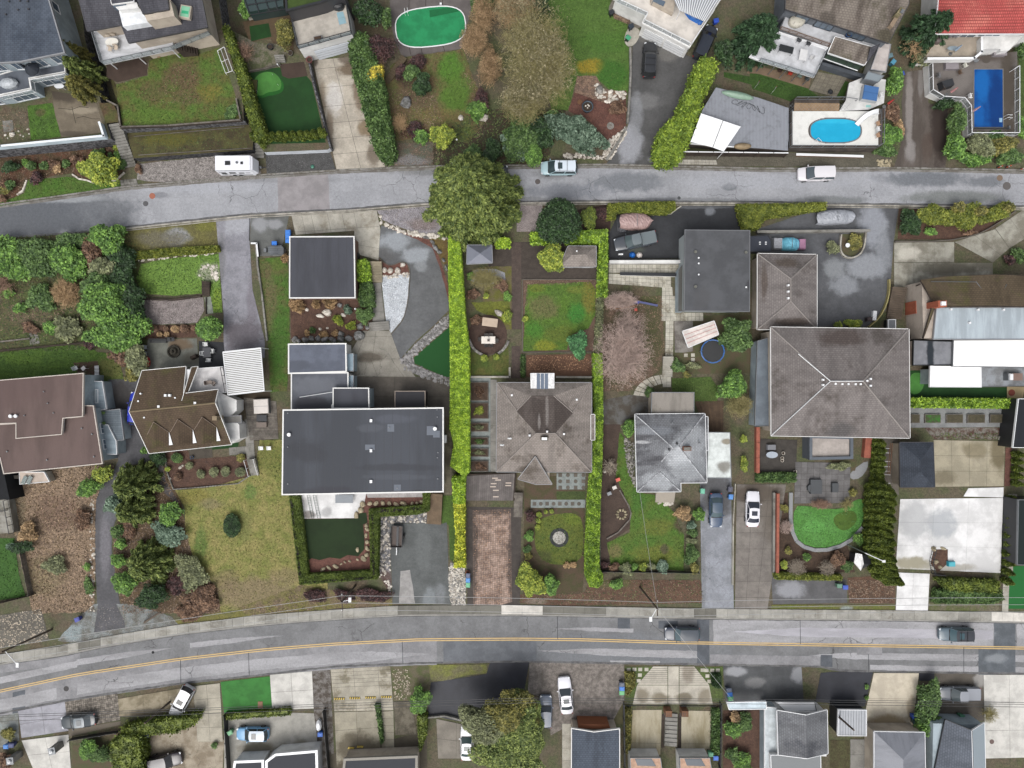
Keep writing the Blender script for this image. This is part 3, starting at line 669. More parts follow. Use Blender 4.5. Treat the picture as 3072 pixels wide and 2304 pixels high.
band('road_wear',0,240,LT,2,26,bY,4);B(-300,232,CL,-42,-22,aX,4,aS=0);B(230,520,CL,-46,-28,aX,4,aS=-150);B(570,850,CL,-45,-30,aX,4,.05,aS=-150)
B(1660,1900,CL,-38,-26,aX,4,.06,aS=120);B(1610,2103,CL,24,46,aX,4,.05,aS=200);B(1830,1980,LB,-9,-3,aX,4,.05)
B(2140,2980,LT,3,74,aX,4,.08);B(3050,3490,LT,3,74,aX,4,.08);B(2200,2980,LT,24,52,gm('v',-12632006,0,.4,E=.18,al=.8,bump=.1,ax=(.2,1)),5,.08,aS=200)
B(2130,2460,CL,34,66,bY,4);B(2425,2960,CL,22,42,aX,4,.04,aS=120);B(2610,2960,CL,58,74,aX,4,.05);B(3045,3400,CL,22,42,aX,4,.04);B(3045,3400,CL,58,74,aX,4,.05)
for x0,x1,r_,a_,b_ in((38,76,CL,12,76),(1853,1890,LT,3,34),(1975,2033,LT,8,32),(2462,2497,CL,30,66)):band('road_repair',x0,x1,r_,a_,b_,cB,5,.02)
for x0,x1 in((2091,2128),(2982,3046)):band('road_repair',x0,x1,LT,3,-3,b1 if x0>2900 else cB,5,.01,c2=LB)
band('road_repair',2570,2646,CL,4,28,bY,5,.02);band('road_repair',2935,2984,CL,4,82,b1,5,.01);band('road_repair',1330,1610,CL,6,66,gm('w',-7764608,0,.5,E=.2,al=.8),4,.05);band('road_repair',170,232,CL,22,66,bY,5,.02)
YL=pm('x',14203002,.6,n=.2)
for d in(-2.9,2.9):band('road_line',-380,3480,CL,d-1.5,d+1.5,YL,8,0)
c1=gm('y',4606028,E=.3,bump=0)
for a in Z('542 1980 543 2051 746 1958 748 2026 1207 1925 1209 1991 1672 1848 1673 1917 2400 1861 2401 1932 2605 1962 2606 2016 2891 1941 2891 2018',4):G('road_seam',[(a[0]-.8,a[1]),(a[0]+.8,a[1]),(a[2]+.8,a[3]),(a[2]-.8,a[3])],c1,9,.012)
band('gutter',-300,3480,LB,-4,2,gm('z',6052958,7895160,.7,E=.4),6,.05);band('gutter',-300,3480,UB,-6,0,gm('z',6052958),6,.05);band('gutter',-300,3480,LT,0,3,gm('z',6052958),6,.03);band('gutter',-300,3480,UT,0,7,gm('ab',7367782,9210502,.6,E=.4),6,.05)
def kerb(cS,d,x0,x1,step=52,w=.22,h=.13,label=None,mat=d6,name='kerb'):
 mm0=(x0+x1)/2;p=P(mm0,bc(cS,mm0)+d);ac=bpy.data.objects.new(name,None);cE.objects.link(ac);ac.location=p;WL[ac.name]=p;ac['kind']=KS
 if label:ac['label']=label
 x=x0
 while x<x1-1:
  xe=min(x+step,x1);a=P(x,bc(cS,x)+d);b=P(xe,bc(cS,xe)+d);q=(a+b)/2;L=(b-a).length
  XB(q.x,q.y,-.05,L-.02,w,h+.05,atan2(b.y-a.y,b.x-a.x))('kerb_stone',mat,ac);x=xe
kerb(UT,-4,0,3072,60,label='weathered kerb along north side of upper road');kerb(UB,2,380,3072,60,label='kerb along south side of upper road',mat=gm('bb',12236460,9209982,.8,E=.3));kerb(UB,8,380,3072,60,.1,.15,mat=gm('bb'),name='kerb_lip')
SWm=gm('cb',-11710632,0,.5,E=.28,a7=.10,au=8288880,a9=.3)
SWd=gm('db',-8420982,0,.5,E=.28,a7=.06);SWn=gm('eb',-13947080,0,.6,E=.15,a7=.05)
sw=bpy.data.objects.new('sidewalk',None);cE.objects.link(sw);sw.location=P(1536,1830);WL[sw.name]=P(1536,1830);sw['kind']=KS;sw['label']='pale concrete sidewalk along main road, cast in panels'
x=-60
while x<3130:
 st_=33 if not 1180<x<1720 else 62;xe=x+st_;Q=[(x,bc(LT,x)-31),(xe,bc(LT,xe)-31),(xe,bc(LT,xe)-4),(x,bc(LT,x)-4)]
 cT=SWd if(215<x<300 or 1180<x<1480 or 1590<x<1800 and R.random()<.8 or 2080<x<2130)else(SWn if(1480<=x<1590 or 2960<x)else SWm)
 p=a5([ec(P(*q)[:2])for q in Q],.012);PX(p,-.05,.13)('panel',cT,sw);x=xe
kerb(LT,-2,-60,3130,90,.18,.125,label='kerb between sidewalk and main road',mat=gm('fb',-11052704,0,.6,E=.25))
for x,y,r_,cc in((457,588,9,(170,110,90)),(437,611,8,(96,96,98)),(1613,545,8,(100,94,92)),(2999,534,9,(130,112,96)),(3020,558,12,(104,100,98)),(2037,594,5,(84,86,88)),(199,2066,8,(80,78,78)),(459,1957,4,(40,40,42)),(134,2198,6,(110,112,114))):
 p=P(x,y);o=LH(p.x,p.y,[(m(r_),0),(m(r_),.035),(m(r_)*.8,.04)],18)('manhole_cover',gm('iron_%d'%cc[0],c(*cc),E=.3,gs=20));bh(o,{457:'rust-red manhole cover in the upper road near its left end',437:'dark grey manhole cover beside rust-red one',1613:'brown manhole cover by parked light blue minivan',2999:'tan manhole cover in upper road near orange markers',3020:'larger dark manhole cover below tan one',2037:'small dark valve cover in upper road above black parking pad',199:'round manhole cover in square patch of main road',459:'tiny black valve cover in main road by yellow line',134:'faint round cover in pale pad by parked dark car'}[x],'manhole cover')
b7=gm('gb',-5390902,0,.8,E=.5,gs=9,bump=.8,aQ=3);by=gm('hb',-6441534,0,.8,E=.5,gs=11,bump=.8,aQ=3)
bs=gm('ib',-7622726,0,.8,E=.4,gs=12,bump=.6,aQ=3)
cj=gm('jb',-2115614,0,.5,E=.18,gs=20,bump=.2);cD=gm('kb',-5278784,0,.6,E=.1,gs=20,bump=.1)
d5=gm('lb',-10525334,0,1.,E=.75,gs=7,bump=1,aQ=3);do=gm('mb',-6052956,0,.9,E=.6,gs=8,bump=.8)
dm=gm('nb',-11580088,0,.9,E=.55,gs=8,bump=.8);bC=gm('ob',7895164,3947582,2.6,.42,.58,E=.6,gs=6,bump=1.2)
WD=gm('pb',8288368,6577752,1.5,E=.35,a7=.18);bG=gm('qb',4734518,3682346,1.5,E=.35,a7=.15);cM=gm('rb',-8675400,0,1.5,E=.3,a7=.15)
ba=gm('sb',-12762802,0,.5,E=.25,a7=.05,au=9603706,a9=.4);bU=gm('tb',-7367266,0,.5,E=.3,a7=.05)
aN=gm('ub',-9868430,0,.5,E=.25,a7=.05,au=6578778,a9=.4)
ae=pm('vb',15001320,.4,n=.04);an=pm('wb',3421754,.45,.3);at=pm('xb',8554122,.4,.3);bz=pm('yb',12372174,.1,n=0,bR=.35)
dC=pm('e',1842206,.7);aA=gm('zb',-14869216,0,.4,E=.08,bump=0);aR=gm('ac',-11583174,0,.5,E=.1);aZ=gm('bc',-13550258,0,.5,E=.1)
aU=pm('cc',14737630,.5,n=.05);bv=pm('dc',4342342,.5);a3=pm('ec',9869468,.5)
d3=aF('fc',5658204,4342344,aO=.25,aY=.5);SHB=aF('gc',-5660266,aO=.25,aY=.5,au=4212820)
F_=dict(cedar=aj('hc',c(8292932,1.6),c(5662770,1.5),c(3820580,1.3)),juni=aj('ic',c(3954744,1.6),c(2901036,1.5),c(1978912,1.4)),g=aj('jc',c(9870898,1.6),c(7242284,1.5),c(5005346,1.5)),b=aj('kc',c(6983226,1.6),c(5009454,1.5),c(3165218,1.4)),m=aj('lc',c(5796410,1.6),c(4216876,1.5),c(2769440,1.5)),d=aj('mc',c(3427368,1.6),c(2374176,1.6),c(1714712,1.4)),lime=aj('nc',c(11323436,1.4),c(8299556,1.4),c(6720542,1.3),al=.35),lim2=aj('oc',c(9876526,1.5),c(6851622,1.4),c(4350492,1.3),al=.35),t=aj('pc',c(6845476,1.5),c(5267488,1.5),c(3556888,1.4)),o=aj('qc',c(8419898,1.6),c(6316078,1.5),c(4343330,1.4)),blue=aj('rc',c(7373936,1.6),c(5269076,1.6),c(3558458,1.5)),yel=aj('sc',c(14601788,1.5),c(11837480,1.5),c(8550440,1.3)),r=aj('tc',c(8282700,1.5),c(6310458,1.5),c(4600358,1.3)),a=aj('uc',c(11571816,1.4),c(9203790,1.4),c(6837820,1.3)),n=aj('vc',c(5519414,1.5),c(3811882,1.5),c(2629664,1.3)),s=aj('wc',c(8028200,1.4),c(6187554,1.4),c(4609052,1.3)),y=aj('xc',c(8291420,1.5),c(6580298,1.5),c(5001786,1.4)))
TW=pm('yc',c(9861736,1.3),.9,n=.3);dj=pm('zc',c(11572336,1.3),.9,n=.3);cN=pm('ad',c(9866848,1.3),.9,n=.3);dw=pm('bd',c(12100762,1.3),.9,n=.3)
def lawn(name,a,b,aa=(),s=.6):return gm(name,c(*a),c(*b),s,.35,.65,E=.5,gs=9,bump=.9,aQ=3.2,aa=aa)
TG=aj('cd',c(6456376,1.1),c(5271086,1.1),c(4743722,1.1));TY=aj('dd',c(10524250,1.1),c(7896636,1.1),c(7235644,1.1));TGD=aj('ed',c(3825702,1.1),c(3166240,1.1))
bI=aj('fd',c(9599588,1.1),c(7100488,1.1),5654588);b8=aj('gd',c(6319672,1.1),c(4345898,1.1),3423270)
#north-west block
fr('A1')
terrace('terrace',Z('-700 -400 590 -400 660 300 775 760 862 1078 400 1122 0 1160 -700 1240'),3,bC,soil,'upper yard held by a dark dry-stone wall')
terrace('terrace',Z('620 -400 1640 -400 1740 260 1890 770 1895 935 1500 965 935 1000 905 660 800 480'),3.2,bC,soil,'grassed yard on a tall stone retaining wall')
terrace('terrace',Z('860 620 2000 620 1965 1165 1040 1232'),1.5,gm('hd',5526616,2894894,2.6,.42,.58,E=.6,gs=6,bump=1.2),gm('id',5789234,4866606,.6,E=.5,gs=9,bump=.8,aa=[(1350,1110,200,50,6447144)]),'narrow mossy lower tier')
fr('A1',3)
G('lawn',Z('215 822 405 800 440 900 472 1062 240 1092'),lawn('jd',(84,120,44),(70,98,40),[(320,870,40,30,5918776)]),3,.06);aI(Z('215 822 405 800 472 1062 240 1092'),TG,20)
G('patio',Z('400 705 740 760 780 900 812 1030 480 1066 430 900'),gm('kd',-8418918,0,.5,E=.3,aa=Z('500 740 110 60 4603446 640 860 120 25 10524292 560 1040 100 20 5787718',5),aV=.4),3,.02)
for a in(((560,830),(575,900),(590,960)),Z('455 842 560 852 620 830 690 838'),Z('590 920 650 905 720 925 780 925')):
 p=[P(*q)for q in a];mm=M()
 for u,v in zip(p,p[1:]):d=(v-u);n_=J((-d.y,d.x,0)).normalized()*.03;mm.add([ec(u+n_+J((0,0,.016))),ec(v+n_+J((0,0,.016))),ec(v-n_+J((0,0,.016))),ec(u-n_+J((0,0,.016)))],[(0,3,2,1)])
 o=mm('patio_crack',gm('ld',2630686,bump=0));o['kind']=KS
G('lawn',Z('770 800 880 800 925 900 920 950 820 960'),lawn('md',(86,92,48),(92,74,54)),3,.06)
ag('fallen_leaves',Z('0 850 210 830 240 1090 0 1100'),bI,14,.09,ai=3)
U('stepping_slab',Z('20 940 100 935 110 1020 30 1030'),1,1,aN,4)
aP(Z('40 1050 12 10 90 1045 24 20 145 1020 8 8 160 1050 10 8 215 1005 10 7 180 1060 7 6 225 1040 7 6 60 1075 8 6',4),ao('W_',(214,208,198),(180,172,160)),['%s in the top left yard'%t for t in('pale rock nearest left picture edge','largest pale rock','pale rock just right of largest one','pale rock at lower right of largest one','uppermost pale rock near lawn','low pale rock near parapet','pale rock at edge of small lawn','small pale rock under leftmost ones')],'pale rocks in top left yard')
ab('parapet_wall','long white-blue parapet wall along top of stone wall, far left',Z('-500 1175 0 1135 805 1055 770 950'),1.,.2,gm('nd',-12899550,0,.5,E=.1),a8=pm('od',14870764,.5))
h1=I('house','house with wide slate-blue shingle roof in top left corner','house',Z('-500 -350 280 -350 505 412 165 482 0 492 -500 540'),6,SHB,aR,a3,.35,.12)
w=a6[h1.name]
for i in eb(ef(w)):
 a,b=w[i],w[(i+1)%ef(w)]
 if(b-a).normalized().x>.8:L=(b-a).length;[window(h1,i,(k+.5)/max(1,int(L/2.2)),1.5,3.5,5.3,pn=bO())for k in eb(max(1,int(L/2.2)))]
 if(b-a).normalized().y>.8:[window(h1,i,u,1.2,3.6,5,nx=1)for u in(.55,.8,.92)]
for x,y in Z('75 15 145 80 225 75 160 10 50 115 220 15'):vent(h1,x,y,6,.1,.2,bv)
d1=I('terrace_deck','grey roof deck with white edge and parasol beside slate-blue house','deck',Z('-500 560 0 580 170 528 500 440 512 562 232 612 245 690 0 742 -500 800'),3,gm('pd',-6844024,0,.6,E=.1),aR,aU,.15,.1,.12)
rail(d1,Z('505 575 235 622 248 700 0 755'),.95,ae,1.3,3,bz,hr=3.9)
w=a6[d1.name]
for i in eb(ef(w)):
 a,b=w[i],w[(i+1)%ef(w)]
 if(b-a).length>2 and(b-a).normalized().x>.8:window(d1,i,.5,(b-a).length*.7,.4,2.3,nx=3)
aC(250,560,250,520,(34,40,50),'folded black parasol on grey roof deck',3);o=aw(0,lambda:[('canopy',LH(0,0,Z('.95 0 .9 .12 .6 .4 .15 .7 .03 .8'),10),pm('qd',1975858,.8)),('pole',TB((0,0,-1.6),(0,0,.9),.03),at)],'barbecue','round black covered fire bowl on grey roof deck of slate-blue house','fire bowl',250,535,0,4.6);
aw(1,lambda:[('cover',LH(0,0,Z('.75 0 .8 .4 .6 .75 .2 .9'),9,0,1.5,.9),pm('rd',12502218,.45,n=.5,ns=6))],'covered_furniture','furniture under a crumpled silver cover on grey roof deck','covered chairs',62,645,.1,3,af=.5)
table(485,686,(225,228,232),'small oval white table standing on cracked patio',1.35,.62,0,0,True,.7)
fr('A1',3.2)
h2=T('house','house with charcoal shingle roof, white dormer balcony and wide white deck','house',P(1100,60))
aL(h2,Z('560 -350 1490 -350 1600 205 1000 330 940 198 690 240'),5.6,aZ,.45)
roof(h2,Z('520 -350 7.5 1500 -350 7.5 1612 210 5.8 1000 332 5.6 942 192 6 680 242 5.8',3),[(0,1,2,3,4,5)],d3,aM=bv)
mm=PX(PZ(7.4,Z('905 60 1065 40 1140 158 938 190')),FR[3]+5.5,FR[3]+6.9);mm('balcony_floor',gm('sd',-15265008,0,.6,E=.05,bump=0),h2)
PX(PZ(8.3,Z('1075 20 1310 -20 1345 112 1130 150')),FR[3]+5.5,FR[3]+7.9)('dormer_wall',aZ,h2);roof(h2,Z('1045 -60 8.4 1290 -80 8.4 1312 72 8.1 1112 106 8.1',3),[(0,1,2,3)],d3,'dormer_roof',aM=bv)
roof(h2,Z('850 -60 8.4 1020 -80 8.4 1040 10 8.2 870 32 8.2',3),[(0,1,2,3)],d3,'dormer_roof',aM=aU);
PX(PZ(8.3,Z('860 20 1045 0 1062 44 905 62')),FR[3]+5.5,FR[3]+7.8)('dormer_wall',aA,h2)
for x,y,w_ in Z('1180 112 .9 1240 100 .9 1290 92 .7 920 50 .8 970 42 .8',3):p=P(x,y,7.4);XB(p.x,p.y,FR[3]+6.9,w_,.5,1.,.16)('dormer_window',bO(),h2)
p=P(1440,90,6.6);fm_=XB(p.x,p.y,FR[3]+6.1,1.35,1.6,.5,-.17)('skylight_frame',aZ,h2);XB(p.x,p.y,FR[3]+6.6,1.05,1.3,.03,-.17)('pane',pm('td',9227690,.2),fm_)
XB(p.x,p.y-.1,FR[3]+6.63,.8,.35,.02,-.17)('pane_reflection',pm('ud',3978370,.2),fm_)
dk=Z('722 236 1330 150 1348 385 806 500');ac=T('deck','wide white raised deck with glass railing in front of charcoal-roofed house','deck',P(1050,350));PX([ec(P(x,y,2.8)[:2])for x,y in dk],FR[3]+2.55,FR[3]+2.8)('deck_floor',gm('vd',-13553876,0,.7,E=.12,bump=0,ax=(1,3)),ac)
PX(PZ(2.8,Z('1330 170 1620 215 1640 265 1350 320')),FR[3]+2.5,FR[3]+2.8)('deck_floor',gm('vd'),ac)
rail(ac,Z('735 255 808 500 1350 385 1640 270'),.95,at,1.35,2.8,bz,hr=2.9)
for x,y in Z('830 470 1060 430 1330 380 1640 260'):p=P(x,y,2.5);TB((p.x,p.y,FR[3]-.1),(p.x,p.y,FR[3]+2.6),.07)('deck_post',ae,ac)
table(893,345,(226,224,216),'oval white table on white raised deck',1.7,1.,.1,2.8,True)
for x,y,r_,lb in((860,285,-1.4,'cream chair on white deck, upper left of oval table'),(900,278,-1.5,'cream chair on white deck, upper right of oval table'),(872,395,1.4,'cream chair on white deck, lower left of oval table'),(918,385,1.6,'cream chair on white deck, lower right of oval table')):chair(x,y,(206,192,174),lb,r_+pi,2.8)
pot(1255,312,(40,60,66),'small dark pot on white deck under roof edge',.2,2.8)
stairs('dark brown wooden steps down from white deck to lawn',(1355,330),(1540,385),1.6,9,2.6,.2,bG,bW=bG)
G('patio',Z('830 505 1120 450 1150 500 1145 585 910 640 830 600'),gm('wd',-4996662,0,.6,E=.3),3,.04)
LP=Z('905 655 1150 590 1160 470 1320 410 1560 420 1700 370 1830 740 1840 800 1880 930 940 990')
G('lawn',LP,lawn('xd',(86,112,46),(98,96,52),[(1420,590,130,110,6837312),(1200,710,110,70,6575164,.6),(1620,720,90,60,8418870,.6),(1450,760,120,60,6706238,.6),(1200,900,200,60,5797420,.7)]),3,.08);aI(LP,TG,18);ag('fallen_leaves',Z('1300 500 1500 480 1560 800 1180 820'),bI,9,.07,ai=5)
ab('fence_wall','low dark timber edge along front of grassed terrace',Z('830 780 912 822 935 985 1300 975 1870 930 1835 765'),.55,.12,bG,a8=WD)
ah(1810,870,60,.6,F_['m'],'small leafy bed in right corner of grassed terrace',ls=.12)
r0=T('wire_frame','white rectangular wire frame leaning by long hedge','frame',P(1745,470));Q=[P(x,y,.6)for x,y in Z('1690 395 1742 365 1808 550 1755 570')]
for i in eb(4):TB(Q[i],Q[(i+1)%4],.035)('frame_bar',ae,r0)
for t in(.5,):TB(Q[0].lerp(Q[3],t),Q[1].lerp(Q[2],t),.025)('frame_bar',ae,r0)
TB(Q[0].lerp(Q[1],.5),Q[3].lerp(Q[2],.5),.025)('frame_bar',ae,r0)
for q in Q:TB(q,q-J((0,0,.6)),.03)('leg',ae,r0)
aw(2,lambda:[('lid',LH(0,0,Z('.3 0 .38 .1 .3 .3 .1 .4'),12),pm('yd',9862240,.6),None,True)],'stool','round tan stool half hidden at edge of white deck','stool',1238,432)
fr('A1',1.5)
for a in(((1040,1060),(1900,985)),((1075,1205),(1960,1150))):
 q=ab('edging_board','thin pale edging board on mossy lower tier, '+('upper of two'if a[0][1]<1100 else'lower of two'),list(a),.12,.08,WD,cat='edging')
ag('ground_cover_plants',Z('1050 1070 1900 990 1950 1150 1060 1210'),b8,16,.08)
fr('A1')
stairs('flight of mossy stone steps between two stone-walled yards',(890,960),(1020,1300),1.6,15,2.9,.1,aN,name='garden_steps')
BED=Z('0 1230 860 1110 900 1180 960 1300 940 1400 660 1400 560 1350 200 1400 150 1520 0 1600')
G('garden_bed',BED,gm('zd',6571574,5128750,.7,E=.6,gs=7,bump=.9,aQ=3),2,.08);ag('ground_cover_plants',BED,bI,16,.08)
L2=Z('100 1540 190 1500 215 1400 520 1375 680 1400 935 1405 940 1460 500 1520 90 1590 0 1610 0 1570')
G('lawn',L2,lawn('ae',(76,112,40),(84,106,46)),3,.06);aI(L2,TG,22)
ab('garden_edging','curved white stone edging between shrub bed and front lawn',Z('130 1515 175 1480 205 1400'),.2,.22,ao('W_'),cat='edging');ab('garden_edging','white stone edging around golden shrub beside steps',Z('560 1355 610 1390 670 1400 720 1420 900 1400 965 1340'),.2,.2,ao('W_'),cat='edging')
for a in((85,1300,62,52,'d',1.3,'wide dark green shrub on far left bed'),(198,1270,30,30,'b',.9,'small bright green shrub beside a white post'),(250,1290,42,38,'m',1.,'round olive shrub beside small bright one'),(288,1385,55,55,'n',1.,'dark purple-brown round shrub in left bed'),(30,1440,40,60,'r',1.2,'rust-brown shrub at left picture edge'),(75,1440,50,42,'m',1.1,'green shrub between rust and yellowish one'),(25,1480,42,44,'o',1.2,'yellowish shrub at left picture edge'),(20,1550,30,30,'r',.8,'low reddish shrub at lawn corner'),(340,1290,40,36,'m',.8,'low green shrub left of centre in front bed'),(420,1280,46,40,'r',.8,'rust-coloured low shrub in middle of front bed'),(515,1275,40,36,'m',.9,'green low shrub in front of stone wall'),(600,1250,54,46,'r',.9,'dry brown shrub below stone wall'),(770,1195,48,40,'m',1.1,'dark round shrub below parapet end'),(855,1165,24,22,'r',.8,'small reddish shrub next to stone steps'),(905,1150,26,26,'g',.9,'upper yellow-green ball shrub by stone steps'),(915,1202,32,26,'b',.9,'larger lime ball shrub by stone steps'),(862,1210,26,26,'m',.8,'dark little shrub left of lime ball shrub'),(945,1275,45,50,'m',1.,'dark shrub at foot of stone steps'),(1075,1320,30,40,'r',.6,'brown dry clump between steps and gravel pad')):
 ah(a[0],a[1],a[2],a[5],F_[a[4]],a[6],ry=a[3],ls=.12)
ah(788,1335,138,3.6,F_['g'],'big round yellow-green laurel beside front lawn and road',ls=.18,ap=16,lr=.38,ak=1.2)
ah(440,1310,40,.7,F_['a'],'pale tan tuft in front bed',ls=.1)
GP=Z('1075 1275 1670 1215 1990 1190 2040 1380 1400 1430 1065 1400')
G('gravel_pad',GP,d5,2,.05);ag('gravel',GP,aj('be',11577508,7235684,5919824),45,.06,ai=2,up=.7)
U('paved_apron',Z('935 1400 1060 1390 1075 1440 945 1468'),5,3,aN,3)
def trailer():
 w=pm('ce',15264496,.35,n=.03);k=dC;b=XB(0,0,.45,4.75,2.05,2.15,0,.04);V=M();V.add(Z('2.37 -1.02 .6 2.37 1.02 .6 2.37 1.02 2.56 2.37 -1.02 2.56 2.85 -.8 .7 2.85 .8 .7 2.62 .85 2.4 2.62 -.85 2.4',3),Z('0 4 7 3 1 2 6 5 3 7 6 2 4 5 6 7 0 1 5 4',4))
 bk=pm('de',2369066,.35);s=M();[s.box(x,-1.035,z,l,.02,h_,0)for x,z,l,h_ in Z('-1.6 1.1 .7 .5 -.4 1.3 .9 .5 .8 1.3 .7 .35 0 .75 4.2 .09 1.7 1.5 .6 .1 -1.7 1.8 .9 .06',4)]
 return[('body',b,w),('nose',V,w),('side_stripes',s,bk),('roof_hatch',XB(-.65,0,2.6,.72,.55,.12,0,.03),bk),('roof_vent',XB(1.25,.0,2.6,.36,.36,.12,0,.03),bk),('fan',LH(.6,.05,Z('.17 2.6 .17 2.72 .1 2.74'),12),pm('ee',7238264,.5))]+[('trim_edge',XB(0,s_*1.02,2.58,4.7,.05,.05),at)for s_ in(-1,1)]+[('wheel',TB((x,s_*.8,.33),(x,s_*1.03,.33),.33,n=14),k,None,True)for x in(-.5,.35)for s_ in(-1,1)]+[('drawbar',XB(3.2,0,.4,1.,.12,.1),an),('gas_bottle',LH(3.1,.0,Z('.16 .45 .16 .8 .05 .9'),10),at)]
aw(3,trailer,'travel_trailer','white travel trailer with black roof hatches parked on gravel pad','trailer',1808,1268,.01,0,af=2.6)
fr('A2')
terrace('terrace',Z('-180 300 440 300 470 560 625 1150 600 1165 110 1185 20 1050'),1.2,gm('fe',-14212838,0,.5,E=.1),soil,'raised turf yard behind a white panel wall',af=1.2)
fr('A2',1.2)
G('turf',Z('-40 600 20 545 235 525 300 600 440 590 480 640 590 1110 100 1120 0 800'),cj,3,label='deep green artificial turf with a small putting green')
G('turf',Z('20 640 60 580 130 558 200 570 262 640 262 710 200 740 140 745 90 770 30 730'),gm('ge',-2253858,0,.6,E=.12),4,bF=2);G('putting_green',Z('22 640 60 580 130 556 195 566 244 625 244 690 200 712 140 715 90 748 35 735'),cD,5,bF=2)
for i,(x,y)in ee(((180,585),(222,665),(60,713))):p=P(x,y);bh(LH(p.x,p.y,[(.07,.02),(.07,.03)],10).tube((p.x,p.y,p.z),(p.x,p.y,p.z+.5),.012)('putting_cup',ae),'little white cup marker in kidney-shaped putting green, '+('top right','right','bottom left')[i]+' one','cup marker')
G('patio',Z('232 500 420 480 450 590 300 612 250 590'),gm('wd'),3);G('garden_bed',Z('-150 230 30 330 200 340 300 400 220 500 0 545 -120 400'),gm('he',8156776,5659710,1.2,E=.5,gs=7,bump=.9),3,.05);G('patio',Z('-60 170 330 100 340 400 210 380 160 300 0 330'),gm('ie',-6443582,0,.7,E=.4),2,.05)
G('turf',Z('-5 205 145 180 168 285 10 322'),cj,4,label='small square of artificial turf by the glass-roofed room')
ab('garden_wall','low brown wall between planted slope and putting turf',Z('-60 560 110 530 232 495'),.5,.12,WD,cat='wall');stairs('short pale steps between planted bed and turf, by small square lawn',(225,425),(240,490),1.3,4,.8,.1,aN)
aW(-30,430,95,2.2,TW,'bare grey-brown shrub above putting turf',150);pot(165,378,(40,44,48),'black round pot on pale rubble bed',.4);pot(322,425,(110,106,100),'grey round planter beside garage corner',.35);pot(470,478,(130,70,70),'reddish glazed pot at top of concrete driveway',.4)
ah(275,270,75,3.,F_['o'],'tall olive-green conical shrub beside white roof terrace',ry=115,ls=.14,aJ=.15,ap=12);ah(-25,75,62,2.6,F_['b'],'bright green leafy shrub at corner of charcoal-roofed house',ry=85,ls=.16)
for i,(x,y)in ee(((-40,88+0),(-62,128),(228,520),(35,755),(-30,570))):p=P(x,y);bh(TB(p,p+J((0,0,.7)),.03).lathe(p.x,p.y,Z('.09 .7 .1 .85 .03 .92'),8,p.z)('garden_lamp',ae),('tiny white garden lamp by bright green leafy shrub','second tiny white garden lamp on planted slope','white garden lamp at top of short pale steps','white garden lamp beside left edge of putting green','white garden lamp at upper left corner of putting turf')[i],'lamp')
fr('A1',1.2)
hedge(Z('1728 205 1760 200 1815 330 1900 560 1960 760 2010 900 2060 1050 2010 1110 1960 1000 1900 800 1840 560 1770 330'),2.4,F_['t'],'long clipped yellow-green conifer hedge beside putting turf',ls=.13,bu=.12,a4=.25)
fr('A2',1.2)
TH=bj(Z('30 1090 130 1085 300 1080 480 1068 600 1050'),30,2.5,F_['t'],['%s clipped conifer of row behind white panel wall'%s for s in('leftmost','second','third','fourth','fifth','sixth','seventh','eighth','ninth','tenth','rightmost')],11,group='row of clipped conifers behind white panel wall',ak=1.2)
fr('A2')
Dq=Z('490 470 800 440 1052 1300 675 1330')
DRV=gm('je',-12893358,0,.5,E=.18,gs=10,a7=.03,aQ=3,aa=[(780,540,90,60,7233100,.9),(740,460,60,40,6312518),(860,700,60,150,7890516),(620,1000,30,160,8548960,.7),(900,1000,60,60,8416336),(560,800,30,160,9206370,.6),(960,1200,50,90,7234132),(660,760,60,120,13552842,.6),(500,480,30,40,5918790)])
U('driveway',Dq,[0,.5,1],[0,.08,.25,.42,.57,.71,.85,1],DRV,3,.04,label='long cream concrete driveway cast in paired slabs')
G('road_shoulder',Z('1040 1290 1440 1290 1440 1335 600 1350 600 1335 1050 1310'),gm('ke',-7761506,0,.5,E=.4),2)
ab('retaining_wall','stepped dark retaining wall between turf and cream driveway',Z('455 470 490 640 545 850 600 1060 625 1150'),1.5,.25,bC,aE=2.)
GP2=Z('120 1190 620 1160 670 1325 130 1370')
G('gravel_pad',GP2,do,2,.04);ag('gravel',GP2,aj('le',7631988,4605510,3947580),40,.06,ai=2,up=.7);stairs('stone steps beside the parked white trailer',(60,1080),(80,1230),1.2,6,1.1,.1,aN,name='garden_steps')
aw(4,lambda:[('shell',LH(0,0,Z('.25 0 .28 .06 .1 .12'),10),pm('me',4620910,.4),None,True)],'drain_cover','small teal plastic lid on dark gravel pad','lid',487,1296)
fr('A2')
h3=I('garage','white garage with a furnished roof terrace at top of cream driveway','garage',Z('310 95 745 0 790 258 375 372'),4.2,gm('ne',-12893876,0,.8,E=.1,bump=0,aa=[]),aA,an,.02,.12,.05)
rail(h3,Z('325 130 375 372 790 258 748 20'),.9,an,1.4,4.2,bz,hr=4.5)
w=a6[h3.name]
for i in eb(ef(w)):
 a,b=w[i],w[(i+1)%ef(w)]
 if(b-a).normalized().x>.8:q=(a+b)/2+J((.4,0,0));d=(b-a).normalized();nn=J((d.y,-d.x,0));rr=atan2(d.y,d.x);XB(q.x+nn.x*.04,q.y+nn.y*.04,0,4.8,.06,2.5,rr)('garage_door',pm('oe',13554908,.5),h3);[XB(q.x+nn.x*.08,q.y+nn.y*.08,z_,4.8,.03,.04,rr)('door_seam',a3,h3)for z_ in(.6,1.2,1.8)]
table(498,72,(150,140,132),'small table with a round dish on white roof terrace',1.,.8,-.2,4.2);table(575,62,(150,60,56),'table with red things on white roof terrace',1.,.6,-.2,4.2)
chair(400,100,(44,46,50),'black chair on white roof terrace',1.6,4.2);pot(570,100,(50,60,60),'dark pot on white roof terrace',.22,4.2)
